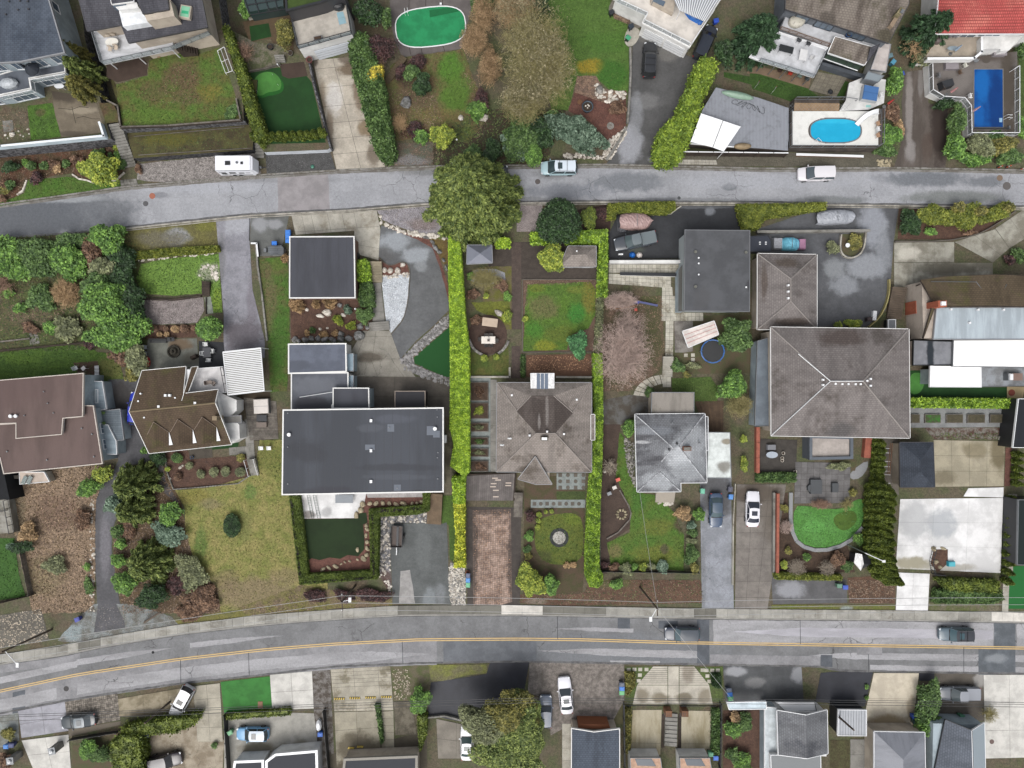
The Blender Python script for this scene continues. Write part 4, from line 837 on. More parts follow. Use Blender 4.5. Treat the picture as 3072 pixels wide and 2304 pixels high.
aw(5,lambda:[('cover',LH(0,0,Z('.6 0 .62 .5 .5 .8 .2 .9'),8,0,1.3,.9),pm('pe',2895410,.5,n=.4))],'covered_furniture','black covered barbecue in corner of white roof terrace','barbecue',690,60,0,4.2)
U('rug',Z('672 98 725 88 752 180 695 195'),1,2,pm('qe',9877700,.3),1,z=4.2,ac=h3,bo='mat')
aw(6,lambda:[('box',XB(0,0,0,1.1,.5,.5),at),('soil',XB(0,0,.48,.95,.38,.04),b7)],'planter','long grey planter box at lower edge of white roof terrace','planter',535,308,.2,4.2)
h3b=I('house','dark flat-roofed house with green roof strip behind white roof terrace','house',Z('260 -300 640 -300 735 -60 560 20 280 90'),7,gm('re',-4215842,0,.8,E=.3),bv,an,.1,.25,.1)
gh=T('glasshouse','dark-framed glass-roofed room at top edge','conservatory',P(120,60));PX(PZ(2.8,Z('-60 -60 270 -60 275 70 0 118')),1.,3.6)('glass_wall',pm('se',3951692,.1,n=0),gh)
for a,b in(((0,118),(275,70)),((0,118),(-60,-60)),((70,100),(20,-60)),((150,88),(100,-60)),((215,80),(180,-60)),((-20,40),(270,-10))):TB(P(*a,3.7),P(*b,3.7),.07,n=4)('frame_bar',an,gh)
PX(PZ(1,Z('-20 130 300 80 310 110 0 165')),0,1.3)('sill',ba,gh)
hedge(Z('770 340 840 250 900 270 960 420 1000 560 1040 720 1060 900 1100 1080 1110 1180 1080 1225 1010 1210 970 1120 900 900 850 700 800 540'),3.,F_['m'],'long wide green hedge along right of cream driveway',ls=.17,bu=.16,ak=1.1)
ah(1010,390,120,3.8,F_['n'],'purple-brown leafless thicket above long green hedge',ls=.12,ak=.5,ap=14);ah(930,100,120,4.2,F_['d'],'dark evergreen shrub at top of long green hedge',ls=.2,ry=130,ak=.9);aW(960,150,90,4.6,TW,'grey bare shrub over dark evergreen by pool deck',200);ah(1065,150,40,3,F_['m'],'narrow green shrub along pool deck edge',ry=90,ls=.15)
ah(975,600,75,3.6,F_['yel'],'bright yellow flowering shrub leaning over long green hedge',ls=.13,ap=6,lr=.35,ak=.75,ry=110,aJ=-.6);aW(1000,520,90,3.4,TW,'brown twiggy shrub behind yellow flowering shrub',160)
fr('A1')
for x,y,r_,h_,cT,lb in((690,720,112,4.6,'o','big bronze-green cypress between slate-blue house and white deck, lower one'),(690,590,105,5.2,'cedar','big bronze-green cypress, middle one of clump by white deck'),(650,470,80,5.6,'o','slim bronze-green cypress, upper left one of clump by white deck')):
 conifer(x,y,r_,h_,F_[cT],lb,ls=.2,ak=1.6,bq=.5,dt=.12,z=2.8,z0=.02)
fr('A2')
G('pool_deck',Z('1080 -80 1760 -80 1710 120 1640 380 1300 430 1185 445 1130 330 1100 200'),gm('te',-7367272,0,.5,E=.25),3,.02)
for a in Z('1250 425 1240 370 1340 425 1332 372 1515 400 1500 355 1240 -80 1236 60 1370 -80 1366 48 1500 -80 1496 40',4):G('deck_joint',[(a[0]-2,a[1]),(a[0]+2,a[1]),(a[2]+2,a[3]),(a[2]-2,a[3])],gm('ld',2630686,bump=0),5)
def bN(x0,y0,x1,y1,aJ,n=18,sup=2.6):
 cx,cy,rx,ry=(x0+x1)/2,(y0+y1)/2,(x1-x0)/2,(y1-y0)/2;bA=[]
 for i in eb(n*2):
  t=pi*i/n;a,b=cos(t),sin(t);x=rx*copysign(abs(a)**(2/sup),a);y=ry*copysign(abs(b)**(2/sup),b);bA.append((cx+x*cos(aJ)-y*sin(aJ),cy+x*sin(aJ)+y*cos(aJ)))
 return bA
def pool(label,az,dD,dK,dQ=None,cG=.14,z=0,h=.06,bQ=.35):
 W=cd([ec(P(x,y,z)[:2])for x,y in az]);cx=sum(p[0]for p in W)/ef(W);cy=sum(p[1]for p in W)/ef(W);ac=T('swimming_pool',label,'pool',(cx,cy,FR[3]+z));zb=FR[3]+z;cI=a5(W,cG);n=ef(W)
 V=[(p[0],p[1],zb+h)for p in W]+[(p[0],p[1],zb+h)for p in cI]+[(p[0],p[1],zb+.02)for p in W]+[(p[0],p[1],zb+.01)for p in cI];F=[]
 for i in eb(n):j=(i+1)%n;F+=[(i,j,n+j,n+i),(2*n+i,2*n+j,j,i),(n+i,n+j,3*n+j,3*n+i)]
 mo('rim',V,F,dK,ac);mo('water',[(p[0],p[1],zb+.03)for p in a5(W,cG*.6)],[ec(eb(n))],dD,ac);return ac
def water(name,a,b,aa=(),scale=.6):
 cT=gm(name,a,b,scale,E=.04,gs=3,al=.07,bump=.04,aa=aa);cT.node_tree.nodes['Principled BSDF'].inputs['Specular IOR Level'].default_value=.3;return cT
pg=pool('oval pool of murky green water with white rim and dark sediment',bN(1128,52,1682,366,-.11,16,2.9),water('green_water',-3184224,[(1470,235,55,75,3301456,.9),(1580,240,80,75,2650190,.5),(1140,240,30,40,1986610,.9),(1230,345,40,18,1853998,.9),(1140,190,22,22,1986610),(1240,250,100,80,3974250,.5)]),ae)
G('pool_step',Z('1395 80 1570 52 1640 85 1400 135'),pm('ue',1469500,.12),0,h=.036,parent=pg,kind=None)
aw(7,lambda:[('rail',TB((0,s*.2,0),(0,s*.2,.8),.025).tube((0,s*.2,.8),(.7,s*.2,.75),.025).tube((.7,s*.2,.75),(.7,s*.2,0),.025),ae)for s in(-1,1)],'pool_ladder','white pool ladder on top left rim of green pool','ladder',1218,85,-1.5);aw(8,lambda:[('lid',XB(0,0,0,.28,.28,.08),ae)],'skimmer_box','small white box at top rim of green pool','box',1484,30)
fr('A2')
GL=Z('1180 450 1660 385 1720 560 1860 900 1700 1120 1460 1060 1100 1100 1040 700 1090 520')
G('lawn',GL,lawn('ve',(98,104,58),(112,92,66),[(1560,520,90,110,5537836,.9),(1600,740,130,140,5798446,.9),(1660,1040,70,60,5531688,.7),(1300,720,150,120,6312512,.7),(1440,900,180,60,7628864,.7),(1200,560,80,120,4865074),(1260,1030,120,60,5519920,.9),(1750,820,60,120,7230018,.7)]),3,.12)
aI(GL,TG,12);aI(Z('1420 450 1650 400 1740 850 1500 850'),TG,20);ag('dead_leaves',Z('1060 680 1440 740 1500 930 1460 1080 1080 1080'),bI,30,.08,ai=4);ag('dead_leaves',Z('1660 560 1850 600 1850 1000 1760 1100 1740 800'),bI,26,.08,ai=4)
V_=Z('1060 1120 1500 1100 1500 1290 1050 1290')
G('verge',V_,gm('we',6839376,6054484,.6,E=.6,gs=6,bump=.9,aa=[(1240,1250,150,40,8947336,.7)]),2,.08);ag('dead_leaves',V_,bI,20,.08,ai=3)
stairs('mossy dark steps curving from pool deck beside hedge',(1200,440),(1060,640),.9,12,.5,.1,gm('xe',6313026,E=.4),name='garden_steps');stairs('dark garden steps beside a white handrail near hedge end',(1080,900),(1115,1080),.9,10,.3,.05,gm('xe'),name='garden_steps')
q=T('handrail','thin white handrail beside dark garden steps','handrail',P(1080,985));TB(P(1063,935,.9),P(1092,1032,.9),.03)('rail',ae,q);[TB(P(x,y,.9),P(x,y,.9)-J((0,0,.9)),.025)('post',ae,q)for x,y in((1063,935),(1092,1032))]
ah(1255,570,65,1.8,F_['m'],'rounded green shrub left of lawn by green pool',ls=.14);ah(1340,650,85,2.2,F_['d'],'larger dark evergreen shrub beside pool lawn',ls=.15,ry=90);ah(1190,560,70,1.1,F_['n'],'reddish brown shrub at foot of mossy steps',ls=.1,ak=.5);ah(1310,480,70,1.,F_['n'],'low dark red shrub just below pool deck',ls=.1,ak=.5)
ah(1502,1062,88,3.,F_['g'],'pale yellow-green rhododendron near upper road, left of tall cedar',ls=.15,ry=105,ap=14,lr=.36);ah(1340,1060,70,1.1,F_['b'],'low bright green shrub beside pale rhododendron',ls=.12,ak=.5);aW(1170,970,75,1.6,dj,'pale tan bare shrub at end of dark steps',170,ry=80);ah(1290,1020,80,.8,F_['n'],'low maroon ground shrub left of rhododendron',ls=.1,ak=.5)
aP([(1215,790,48,46,20)],ao(),'big dark grey boulder in pool garden lawn',None);aP([(1800,905,58,34,-20)],ao('W_'),'large white boulder at right edge of pool garden',None);aP([(1640,915,22,22,0)],ao('W_'),'small white boulder in grass left of large one',None)
ah(1800,770,55,1.4,F_['n'],'dark purple bush above large white boulder',ry=100,ls=.11,ak=.6)
q=T('garden_lamp','white globe garden lamp between rhododendron and cedar','lamp',P(1612,1105));TB(P(1612,1105),P(1612,1105)+J((0,0,.9)),.03)('post',an,q);LH(q.location.x,q.location.y,Z('.04 .9 .13 1.0 .1 1.13 .02 1.17'),10)('globe',ae,q)
fr('S')
WF=aj('ye',c(10919036,1.4),c(8814172,1.4),c(6316094,1.3));WF2=aj('ze',c(11966578,1.4),c(9862234,1.4),c(7363132,1.3))
for x,y,rx,ry,h,lv,tw,lb in((1600,190,110,160,8,WF,cN,'huge grey-green leafless willow spreading over middle garden'),(1640,240,85,130,8,WF,cN,'second grey-green leafless willow, right half of great thicket'),(1570,330,70,70,6.5,WF,cN,'lower grey-green bare tree over garden slope'),(1550,60,75,70,7,WF,dj,'uppermost grey-tan bare tree right of green pool')):
 r0=aW(x,y,rx,h,tw,lb,700,'tree','leafless_tree',.028,ry=ry,stems=9,bQ=3);n=3000;C=bZ(r0.location.x,r0.location.y,h*.55,m(rx)*.98,m(ry)*.98,h*.42,n,22,.33);aK('crown',C,lv,r0,.13,.22,.45)
for x,y,rx,ry,h,lb in((1450,70,42,70,4.5,'orange-tan weeping shrub at right end of green pool'),(1425,140,45,60,3.6,'orange-tan weeping shrub just below pool end'),(1470,215,35,80,3,'tan twiggy shrub along right of pool lawn')):
 r0=aW(x,y,rx,h,dj,lb,260,tw=.025,ry=ry);C=bZ(r0.location.x,r0.location.y,h*.5,m(rx),m(ry),h*.42,3500,10,.4);aK('foliage',C,WF2,r0,.12,.2,.4)
for x,y,r_,h,f,lb in((1560,430,60,3,'m','green understorey shrub beneath willows, left'),(1620,400,50,2.4,'d','dark understorey shrub beneath willows, right'),(1480,452,34,2.2,'d','dark shrub at top of tall cedar'),(1550,448,40,2.4,'blue','blue-green juniper spray near parked dark car'),(1585,410,36,2,'r','brown understorey shrub in thicket'),(1430,330,34,1.6,'b','small bright shrub under willow edge'),(1590,30,60,4,'d','dark evergreen at top edge above willows'),(1450,10,40,3,'m','green shrub at top edge beside pool deck'),(1420,462,30,1.4,'m','low green shrub behind tall cedar'),(1570,350,44,2.4,'m','dark green shrub amid lower bare tree')):
 ah(x,y,r_,h,F_[f],lb,ls=.16,ak=.8,lr=.42,ap=11)
U1=Z('1420 330 1700 330 1640 490 1300 500 1300 420')
G('undergrowth',U1,gm('af',3947050,4865072,.6,E=.6,gs=6,bump=.9),2,.15);ag('ground_cover_plants',U1,b8,26,.12,ai=2)
fr('A3')
GR=Z('150 -100 880 -100 850 60 1000 180 970 330 1010 380 1005 720 860 700 740 600 600 600 530 860 400 850 300 400 230 100')
G('lawn',GR,lawn('bf',(88,118,52),(78,106,46),Z('420 740 130 120 6845500 .6 700 520 100 55 9864236 .95 560 560 40 30 8418864 .6 880 580 115 110 3958820 .9 850 330 200 80 4615720 .5 330 120 100 80 4609068 .6',6)),3,.08);aI(GR,TG,16)
G('mulch_bed',Z('580 720 840 800 980 700 980 990 840 1090 700 950 530 860'),bs,4,.05,label='red bark mulch bed with round stone ornaments');ag('mulch_chips',Z('580 720 840 800 980 700 980 990 840 1090 540 870'),aj('cf',8017482,5914680,4863022),40,.06,ai=4)
RB=Z('600 590 745 590 800 690 990 720 960 790 830 806 640 740 580 720')
G('rock_bed',RB,gm('df',9993322,7627352,1,E=.6,gs=7,bump=1),5,.05);ag('dead_leaves',RB,bI,50,.08,ai=5);aq('rubble',Z('740 640 800 690 980 720 960 770 830 800 740 750'),ao('W_'),60,.12,.3,'pale rubble edging mulch bed')
aP([(775,690,30,40,0)],ao('grey_rock',(170,166,160),(110,108,104)),'tall pale boulder between leaf litter and the round lawn',None)
ah(920,840,75,1.2,F_['r'],'rust-red heather clump on mulch bed',ls=.1,ry=60,ak=.8)
pot(675,852,(60,76,88),'round dark bowl fountain with pale stones on red mulch',.75);aw(9,lambda:[('stone',LH(x,y,Z('.12 1.0 .1 1.1 .03 1.14'),7),ao('W_'))for x,y in Z('-.25 .1 0 -.15 .2 .1 .05 .25')],'stone','pale stones lying in round dark bowl','stones',675,852)
q=P(858,980);bh(LH(q.x,q.y,[(.5,0),(.5,.04)],20,.03)('stone_disc',aN),'round grey stone disc lying on red mulch','stone disc');q=P(620,795);bh(LH(q.x,q.y,[(.34,0),(.34,.1)],12,.03)('tree_stump',cM),'small brown tree stump on mulch above bowl','stump')
ah(565,1030,255,2.6,F_['blue'],'huge spreading blue-grey juniper beside mulch bed',ry=150,aJ=-.42,ls=.17,ap=26,lr=.28,ak=1.2,up=.35)
ah(245,1195,74,2.8,F_['b'],'clipped egg-shaped green shrub beside upper road',ry=100,ls=.11,ap=4,lr=.75,ak=1.5)
for x,y,r_,h,f,lb in((95,1170,80,2.4,'m','green shrub left of egg-shaped one'),(60,1080,60,2.2,'blue','grey-green juniper left of egg-shaped shrub'),(250,1010,60,1.2,'n','dark reddish shrub between bare willow and juniper'),(150,1060,50,1.6,'d','dark green shrub above egg-shaped one'),(400,900,60,1.6,'m','mid green bush at top left of juniper')):
 ah(x,y,r_,h,F_[f],lb,ls=.14,ak=.8)
RS=Z('840 1100 980 980 985 1040 860 1240 480 1230 500 1190 800 1210')
aq('river_stones',RS,ao('W_'),260,.08,.2,'pale river stones around juniper bed');G('rock_bed',RS,gm('ef',7893096,6314064,1,E=.6),4)
ab('block_wall','grey concrete block wall along left of dark driveway',Z('1012 370 1015 560 1008 730 990 960'),.45,.3,aN,aE=.85,af=.2);ab('block_wall','curving lower end of block wall by upper road',Z('985 985 930 1090 830 1240'),.4,.35,aN,aE=.75)
DD=Z('1030 350 1090 240 1450 430 1560 470 1500 660 1330 950 1210 1170 1240 1285 820 1285 960 1080 1000 960 1020 700')
G('driveway',DD,gm('ff',-6052956,0,.4,E=.22,al=.6,aQ=3,aa=Z('1010 1120 90 150 10527400 .9 1130 790 120 60 8158332 .7 1060 900 50 160 9211538 .7 1310 420 90 60 8157814 .6 1120 290 50 40 7368298 .6 1200 1240 50 30 9869468 .6',6)),4,.02,label='dark driveway running up to the white garage')
G('concrete_pad',aD(Z('1030 200 1100 240 1060 340 1000 372 960 320 985 230'),2),ba,5);G('concrete_pad',Z('880 0 900 -60 960 -60 1130 150 1090 230 1010 190 860 120 840 60'),gm('gf',-9077882,0,.6,E=.25),4,bF=1)
h4=I('house','white double garage with sun deck on top and twin white doors','house',Z('880 -10 1480 -250 1720 -10 1475 370 1105 180 1130 115'),3.4,gm('hf',-14078152,0,.7,E=.06,bump=0),aA,aU,.12,.12,.05)
w=a6[h4.name]
for i in eb(ef(w)):
 a,b=w[i],w[(i+1)%ef(w)];d=(b-a).normalized()
 if d.x>.5 and d.y<-.3 and(b-a).length>5:
  for u in(.28,.74):q=a.lerp(b,u);nn=J((d.y,-d.x,0));rr=atan2(d.y,d.x);g_=XB(q.x+nn.x*.04,q.y+nn.y*.04,0,2.9,.06,2.3,rr)('garage_door',pm('if',14606562,.5),h4);[XB(q.x+nn.x*.08,q.y+nn.y*.08,z_,2.9,.02,.03,rr)('panel_seam',a3,g_)for z_ in(.6,1.15,1.7)]
rail(h4,Z('905 0 1145 110 1120 165 1475 345'),.95,ae,1.3,3.4,bz,hr=3.9);rail(h4,[(1490,340),(1660,90)],.95,ae,1.3,3.4,bz,hr=3.9)
PX(PZ(4.6,Z('1180 -80 1380 -60 1350 90 1180 0')),3.4,4.4)('upper_wall',aZ,h4);q=P(1235,15,4.4);XB(q.x,q.y,3.6,1.6,.6,1.,-.45)('window',bO(),h4)
rf=T('patio_cover','corrugated white patio roof over sun deck','patio roof',P(1540,40));Q=[P(1330,-60,5.8),P(1740,-60,5.8),P(1595,165,5.8),P(1395,75,5.8)];PX([ec(q[:2])for q in Q],5.6,5.66)('cover_sheet',pm('jf',9869984,.4),rf);mm=M()
a,b,c_,d=Q[3],Q[2],Q[1],Q[0]
for i in eb(17):t=(i+.5)/17;p0,p1=a.lerp(b,t),d.lerp(c_,t);q=(p0+p1)/2;mm.box(q.x,q.y,5.66,(p1-p0).length,.09,.05,atan2(p1.y-p0.y,p1.x-p0.x))
o=mm('corrugations',ae,rf);o['kind']='stuff'
for x,y in((1400,85),(1590,160)):q=P(x,y,5.6);TB((q.x,q.y,3.4),(q.x,q.y,5.6),.05)('post',ae,rf)
aw(10,lambda:[('tarp',LH(0,0,Z('.5 0 .62 .2 .4 .5 .12 .62'),7,0,2.2,.9,-.6).lathe(.9,-.6,Z('.4 0 .4 .3 .1 .5'),6),pm('kf',1863368,.45,n=.5,ns=5))],'tarpaulin','crumpled bright blue tarpaulin on sun deck under corrugated roof','tarpaulin',1500,140,.0,3.4,sc=1.)
aG(868,92,(40,44,50),'dark bin at corner of white sun deck',.4);aG(1020,200,(44,56,70),'dark bin on strip beside sun deck',.3);aw(11,cC((44,60,56),(70,160,120)),'wheelie_bin','bin with light green lid on round concrete pad','bin',997,290,-.6,0,None,.95,af=.95);aG(1682,158,(40,80,190),'blue recycling bin by the wooden steps right of the white garage',.2)
ag('dead_hedge',Z('885 110 1010 165 1005 195 880 145'),bI,300,.09,ai=5,jz=.25)
aw(12,ay(4.85,1.95,1.65,(44,46,50),'suv',sun=False,av=(30,34,38),bM=True),'parked_car','black car parked on dark driveway below white garage','car',1166,460,pi/2-.05,af=1.)
aw(13,ay(4.95,1.95,1.7,(40,46,58),'van',sun=False,av=(30,34,40)),'parked_car','dark navy van parked at an angle right of white garage','car',1600,325,pi/2-.42,af=1.)
aw(14,ay(4.95,1.95,1.75,(176,204,212),'van',sun=True,av=(70,100,110),bM=True,aT=(206,216,226)),'parked_car','light blue minivan with roof bars parked along upper road','car',460,1300,pi,af=1.1)
fr('A2');aw(15,ay(4.6,1.85,1.45,(46,52,56),'sedan',sun=False,av=(110,190,140)),'parked_car','dark car half hidden behind tall cedar by upper road','car',1875,1330,.03,af=1)
fr('A3');hedge(Z('1590 440 1680 470 1680 520 1620 660 1560 760 1540 880 1470 1080 1400 1220 1330 1260 1240 1240 1215 1170 1260 1020 1400 860 1470 700 1530 530'),3.2,aj('lf',c(8558120,1.5),c(6323236,1.5),c(4611100,1.5)),'tall fat yellow-green conifer hedge along the right of the dark driveway',ls=.17,bu=.22,ak=1.1,a4=.15)
conifer(1950,370,210,8,F_['juni'],'big dark fir between white garage and deck with chairs',ls=.26,ak=1.5,bq=.4,z0=.05)
ah(1740,420,80,2.6,F_['d'],'dark shrubs between navy van and big fir',ls=.17,ry=110)
#north east
G('lawn',Z('1740 560 2200 640 2250 740 1740 600'),lawn('mf',(60,88,36),(54,80,34)),4)
U('paved_apron',Z('1345 1240 1680 1245 1690 1282 1340 1280'),12,2,ba,3);G('road_verge',Z('1500 1200 3072 1180 3000 1300 1250 1290'),gm('nf',-6841432,0,.8,E=.5,gs=6,bump=.8),2,.06)
fr('A3',1.7)
shed=T('workshop','low grey building with corrugated metal roof beside pool deck','shed',P(1850,950));cQ=Z('1680 680 2010 760 2245 840 2240 1170 1480 1110 1560 880')
PX(a5([ec(P(x,y,.55)[:2])for x,y in cQ],.1),-.1,2.1)('wall',gm('of',6050894,4603964,1,E=.4),shed);PX([ec(P(x,y,.6)[:2])for x,y in cQ],2.15,2.3)('roof',pm('pf',9212056,.5,.0,n=.25),shed)
mm=M();dM=[ec(P(x,y,.6)[:2])for x,y in cQ];xs0=min(p[0]for p in dM);xs1=max(p[0]for p in dM)
def c8(am,x):
 ys=[]
 for i in eb(ef(am)):
  a,b=am[i],am[(i+1)%ef(am)]
  if(a[0]-x)*(b[0]-x)<0:ys.append(a[1]+(b[1]-a[1])*(x-a[0])/(b[0]-a[0]))
 return(min(ys),max(ys))if ef(ys)>1 else None
x=xs0+.1
while x<xs1:
 q=c8(dM,x)
 if q:mm.box(x,(q[0]+q[1])/2,2.3,.07,q[1]-q[0]-.05,.035)
 x+=.19
o=mm('corrugations',pm('qf',10527916,.5,n=.2),shed);o['kind']='stuff'
fr('A3',0)
cn=T('canopy_tent','white canvas canopy with a centre seam over corrugated roof end','canopy',P(1680,1030));Q=Z('1565 882 1735 935 1872 985 1830 1140 1760 1172 1655 1145 1485 1100')
roof(cn,Z('1565 882 3.1 1735 938 3.4 1872 985 3.1 1740 1178 3.0 1655 1146 3.3 1483 1102 3.0',3),[(0,1,4,5),(1,2,3,4)],pm('rf',15659250,.7,n=.05),'canopy',th=.04);TB(P(1735,938,3.45),P(1655,1146,3.35),.035)('ridge_pole',an,cn)
for x,y in Z('1483 1102 1740 1178 1872 985 1565 882'):q=P(x,y,3.);TB((q.x,q.y,0),(q.x,q.y,3.),.04)('pole',ae,cn)
aw(16,lambda:[('hull',LH(0,0,Z('.02 .5 .75 .42 1 .2 1.02 .15')[::-1],18,0,1.75,.38),pm('sf',8955024,.5,n=.2),None,True)],'canoe','upturned pale green canoe lying on corrugated roof','canoe',1845,745,-.2,2.3,sc=1.25)
def hose():
 mm=M();p=None
 for i in eb(90):t=i/89;q=J((t*4.2-2+.55*cos(t*40)*(1-t*.4),.25*sin(t*46)*(1+t)-t*.9,.03+.02*sin(t*90)));(mm.tube(p,q,.022,n=4,cap=False)if p else None);p=q
 return[('hose',mm,dC)]
aw(17,hose,'garden_hose','tangled black hose lying on corrugated roof','hose',1930,800,-.1,2.35)
aw(18,lambda:[('cover',LH(0,0,Z('1 0 1.0 .25 .7 .5 .2 .55'),14,0,1.15,.42),pm('tf',9863780,.7,n=.4),None,True)],'covered_dinghy','small dinghy under a tan cover at edge of corrugated roof','dinghy',1885,1140,.0,2.3)
fence('long dark board fence along upper road under pool deck',[(1425,1180),(2245,1190)],1.9,bG,a8=ae);ab('gutter_beam','white metal gutter beam in front of canvas canopy',[(1450,1160),(1780,1185)],.12,.1,ae,z=2.2,cat='gutter',af=.0)
FL=pm('uf',13452860,.7,n=0)
def bP():
 mm=M();mm.add(Z('0 0 1.7 .5 .05 1.72 .5 .12 1.42 0 0 1.4',3),[(0,1,2,3),(3,2,1,0)]);w_=M();w_.add(Z('.16 .018 1.715 .34 .036 1.722 .34 .1 1.43 .16 .07 1.42',3),[(0,1,2,3),(3,2,1,0)]);return[('pole',TB((0,0,0),(0,0,1.75),.018),ae),('flag',mm,FL),('white_band',w_,ae,1,False)]
for x,y,lb in((1975,690,'small red and white flag on grass, left of two'),(2025,690,'x')):
 if lb!='x':aw(19,bP,'flag','small red and white flag planted left in grass strip below white deck','flag',x,y,.9)
fr('A4');aw(19,bP,'flag','small red and white flag planted right in grass strip below white deck','flag',105,730,.9)
fr('A4')
G('lawn',Z('-60 570 10 575 400 690 480 760 300 755 260 790 -40 690'),lawn('vf',(64,92,38),(56,84,34)),5);aI(Z('10 590 400 700 290 755 0 690'),TGD,20)
G('patio',Z('-80 500 420 600 400 690 -80 570'),gm('wf',-8942688,0,.6,E=.3),4)
U('patio',Z('470 560 700 600 610 760 400 700'),6,6,gm('xf',-8946292,0,.6,E=.3,a7=.08),5,.03)
G('lawn',Z('650 620 715 640 670 760 605 750'),lawn('yf',(56,84,32),(56,84,32)),6)
G('patio',Z('470 500 850 600 800 640 700 600'),gm('xf'),4)
aw(20,lambda:[('bowl',LH(0,0,Z('.15 .1 .33 .3 .36 .35 .2 .28'),12),an,None,True),('foot',LH(0,0,[(.2,0),(.15,.12)],10),an)],'fire_pit','small black fire pit on grey flagstones above turquoise pool','fire pit',560,722)
h5=T('house','grey-brown shingled house with twin decks above turquoise pool','house',P(650,150));SHN=aF('zf',8419440,6182480,aO=.3,aY=.4,au=5262396,aa=[(1000,280,6,70,60,4867640),(560,130,6,60,50,5393478)])
aL(h5,Z('230 -200 1150 -200 1050 330 215 70'),5.2,gm('ag',-7896710,0,.5,E=.1),.35)
roof(h5,Z('235 -300 6.6 1185 -300 6.6 1178 30 6.0 1020 335 5.3 218 70 5.3',3),[(0,1,2,3,4)],SHN,aM=bv)
mm=M();p=P(1110,90,6.9);mm.box(p.x,p.y,FR[3]+5.2,.9,.6,1.9,1.);mm('chimney',gm('bg',9866350,7235664,1,E=.3),h5);p=P(1130,85,7.3);XB(p.x,p.y,7.,.5,.35,.3,1.)('chimney_cap',at,h5);p=P(1065,160,6);XB(p.x,p.y,5.3,.5,1.9,.9,-.55)('chimney_flank',gm('cg',9864304,E=.4),h5)
ws=a6[h5.name]
for i in eb(ef(ws)):
 a,b=ws[i],ws[(i+1)%ef(ws)]
 if(b-a).normalized().x>.7 and(b-a).length>6:[window(h5,i,u,2.4 if k else 1.8,3.,4.9,fm=an,nx=2+k)for k,u in((0,.18),(1,.4),(1,.72))]
ud=I('balcony','narrow upper balcony with covered hot tub under grey-brown roof','balcony',Z('215 70 215 130 170 235 540 370 580 330 900 420 960 330 500 180'),3.,gm('dg',-13027532,0,.7,E=.1,bump=0),gm('ag'),at,.05,.1)
rail(ud,[(180,222),(560,358)],.8,pm('eg',8021076,.7),1.1,3,None,cf=.13,hr=3.3);mm=M();a,b=P(175,215,3.8),P(560,345,3.8)
for i in eb(46):q=a.lerp(b,(i+.5)/46);mm.box(q.x,q.y,3.86,.05,.5,.04,atan2(b.y-a.y,b.x-a.x))
mm('lattice',pm('eg',8021076,.7),ud);TB(P(165,250,3.),P(550,375,3.),.12,n=4)('fascia_beam',ae,ud)
aw(21,lambda:[('cover',LH(0,0,Z('1.1 0 1.15 .5 .95 .75 .3 .82'),14,0,1,.75),pm('fg',13420730,.6,n=.5,ns=3),None,True)],'covered_hot_tub','round tub under a wrinkled cream cover on upper balcony','hot tub',300,175,.2,3);chair(425,175,(214,214,214),'white armchair beside the cream covered tub',-1.2,3);aw(22,bL((40,90,150),.4),'plant_pot','blue bowl planter on balcony by dark window','pot',698,280,0,3)
aw(23,lambda:[('cushion',LH(0,0,Z('.2 0 .24 .2 .1 .35'),8),pm('gg',12462130,.6),None,True)],'cushion','small red cushion at top left of upper balcony','cushion',237,105,0,3)
ad=T('annex','small shingled annex roof with a glass-roofed front beside white deck','annex',P(720,420));AN=gm('hg',-6054506,0,.5,E=.1);aL(ad,Z('600 290 920 380 830 500 550 410'),2.7,AN,.15)
roof(ad,Z('605 285 4.0 925 375 4.0 832 505 3.2 550 410 3.2',3),[(0,1,2,3)],SHN,aM=ae);roof(ad,Z('880 370 4.6 960 335 4.7 910 420 3.6 850 490 3.3',3),[(0,1,2,3)],aF('fc'),'side_roof')
PX(PZ(2.4,Z('545 420 825 510 780 550 515 455')),2.2,2.3)('glass_roof',pm('ig',4345926,.1,n=0),ad);[TB(P(545+280*t,420+90*t,2.45),P(515+265*t,455+95*t,2.35),.04,n=4)('glazing_bar',an,ad)for t in(0,.2,.4,.6,.8,1)];TB(P(548,415,2.9),P(828,508,2.9),.1,n=4)('eave_board',ae,ad);TB(P(515,455,2.4),P(780,550,2.4),.06,n=4)('gutter',ae,ad)
dp=T('boundary_wall','dark slate boundary beam between annex and flagstone patio','wall',P(680,530));PX(PZ(1.2,Z('505 480 840 580 830 610 500 505')),0,1.2)('wall_section',AN,dp)
sd=I('lean_to','long narrow pale lean-to roof at right gable of shingled house','lean-to',Z('955 330 1038 345 1000 560 880 540'),2.8,gm('jg',-13551298,0,.6,E=.1),aA,a3,.1,.06)
wdk=I('deck','big white first-floor deck with black table and glass fence','deck',Z('60 300 160 255 540 385 440 600 0 465 -60 440'),2.8,gm('kg',-13290704,0,.7,E=.1,bump=0),gm('lg',7235682,E=.2),ae,1.4,.08)
rail(wdk,Z('20 465 440 595 530 400'),.9,at,1.9,2.8,bz,hr=3.2)
for t in(.15,.35,.55,.75,.95):p=P(-20+460*t,462+137*t,2.8);TB((p.x,p.y,0),(p.x,p.y,2.8),.06)('deck_post',at,wdk)
table(210,400,(36,40,42),'black rectangular table on big white deck',1.9,.9,-.25,2.8);aw(24,bD((206,206,206),1.,1.5,False,.7),'garden_table','pale wire table on big white deck','table',342,445,-.2,2.8)
for x,y,r_,lb in((312,325,1.3,'dark chair against balcony wall, left one on big white deck'),(385,350,1.3,'dark chair against balcony wall, right one on big white deck')):chair(x,y,(56,58,62),lb,r_,2.8)
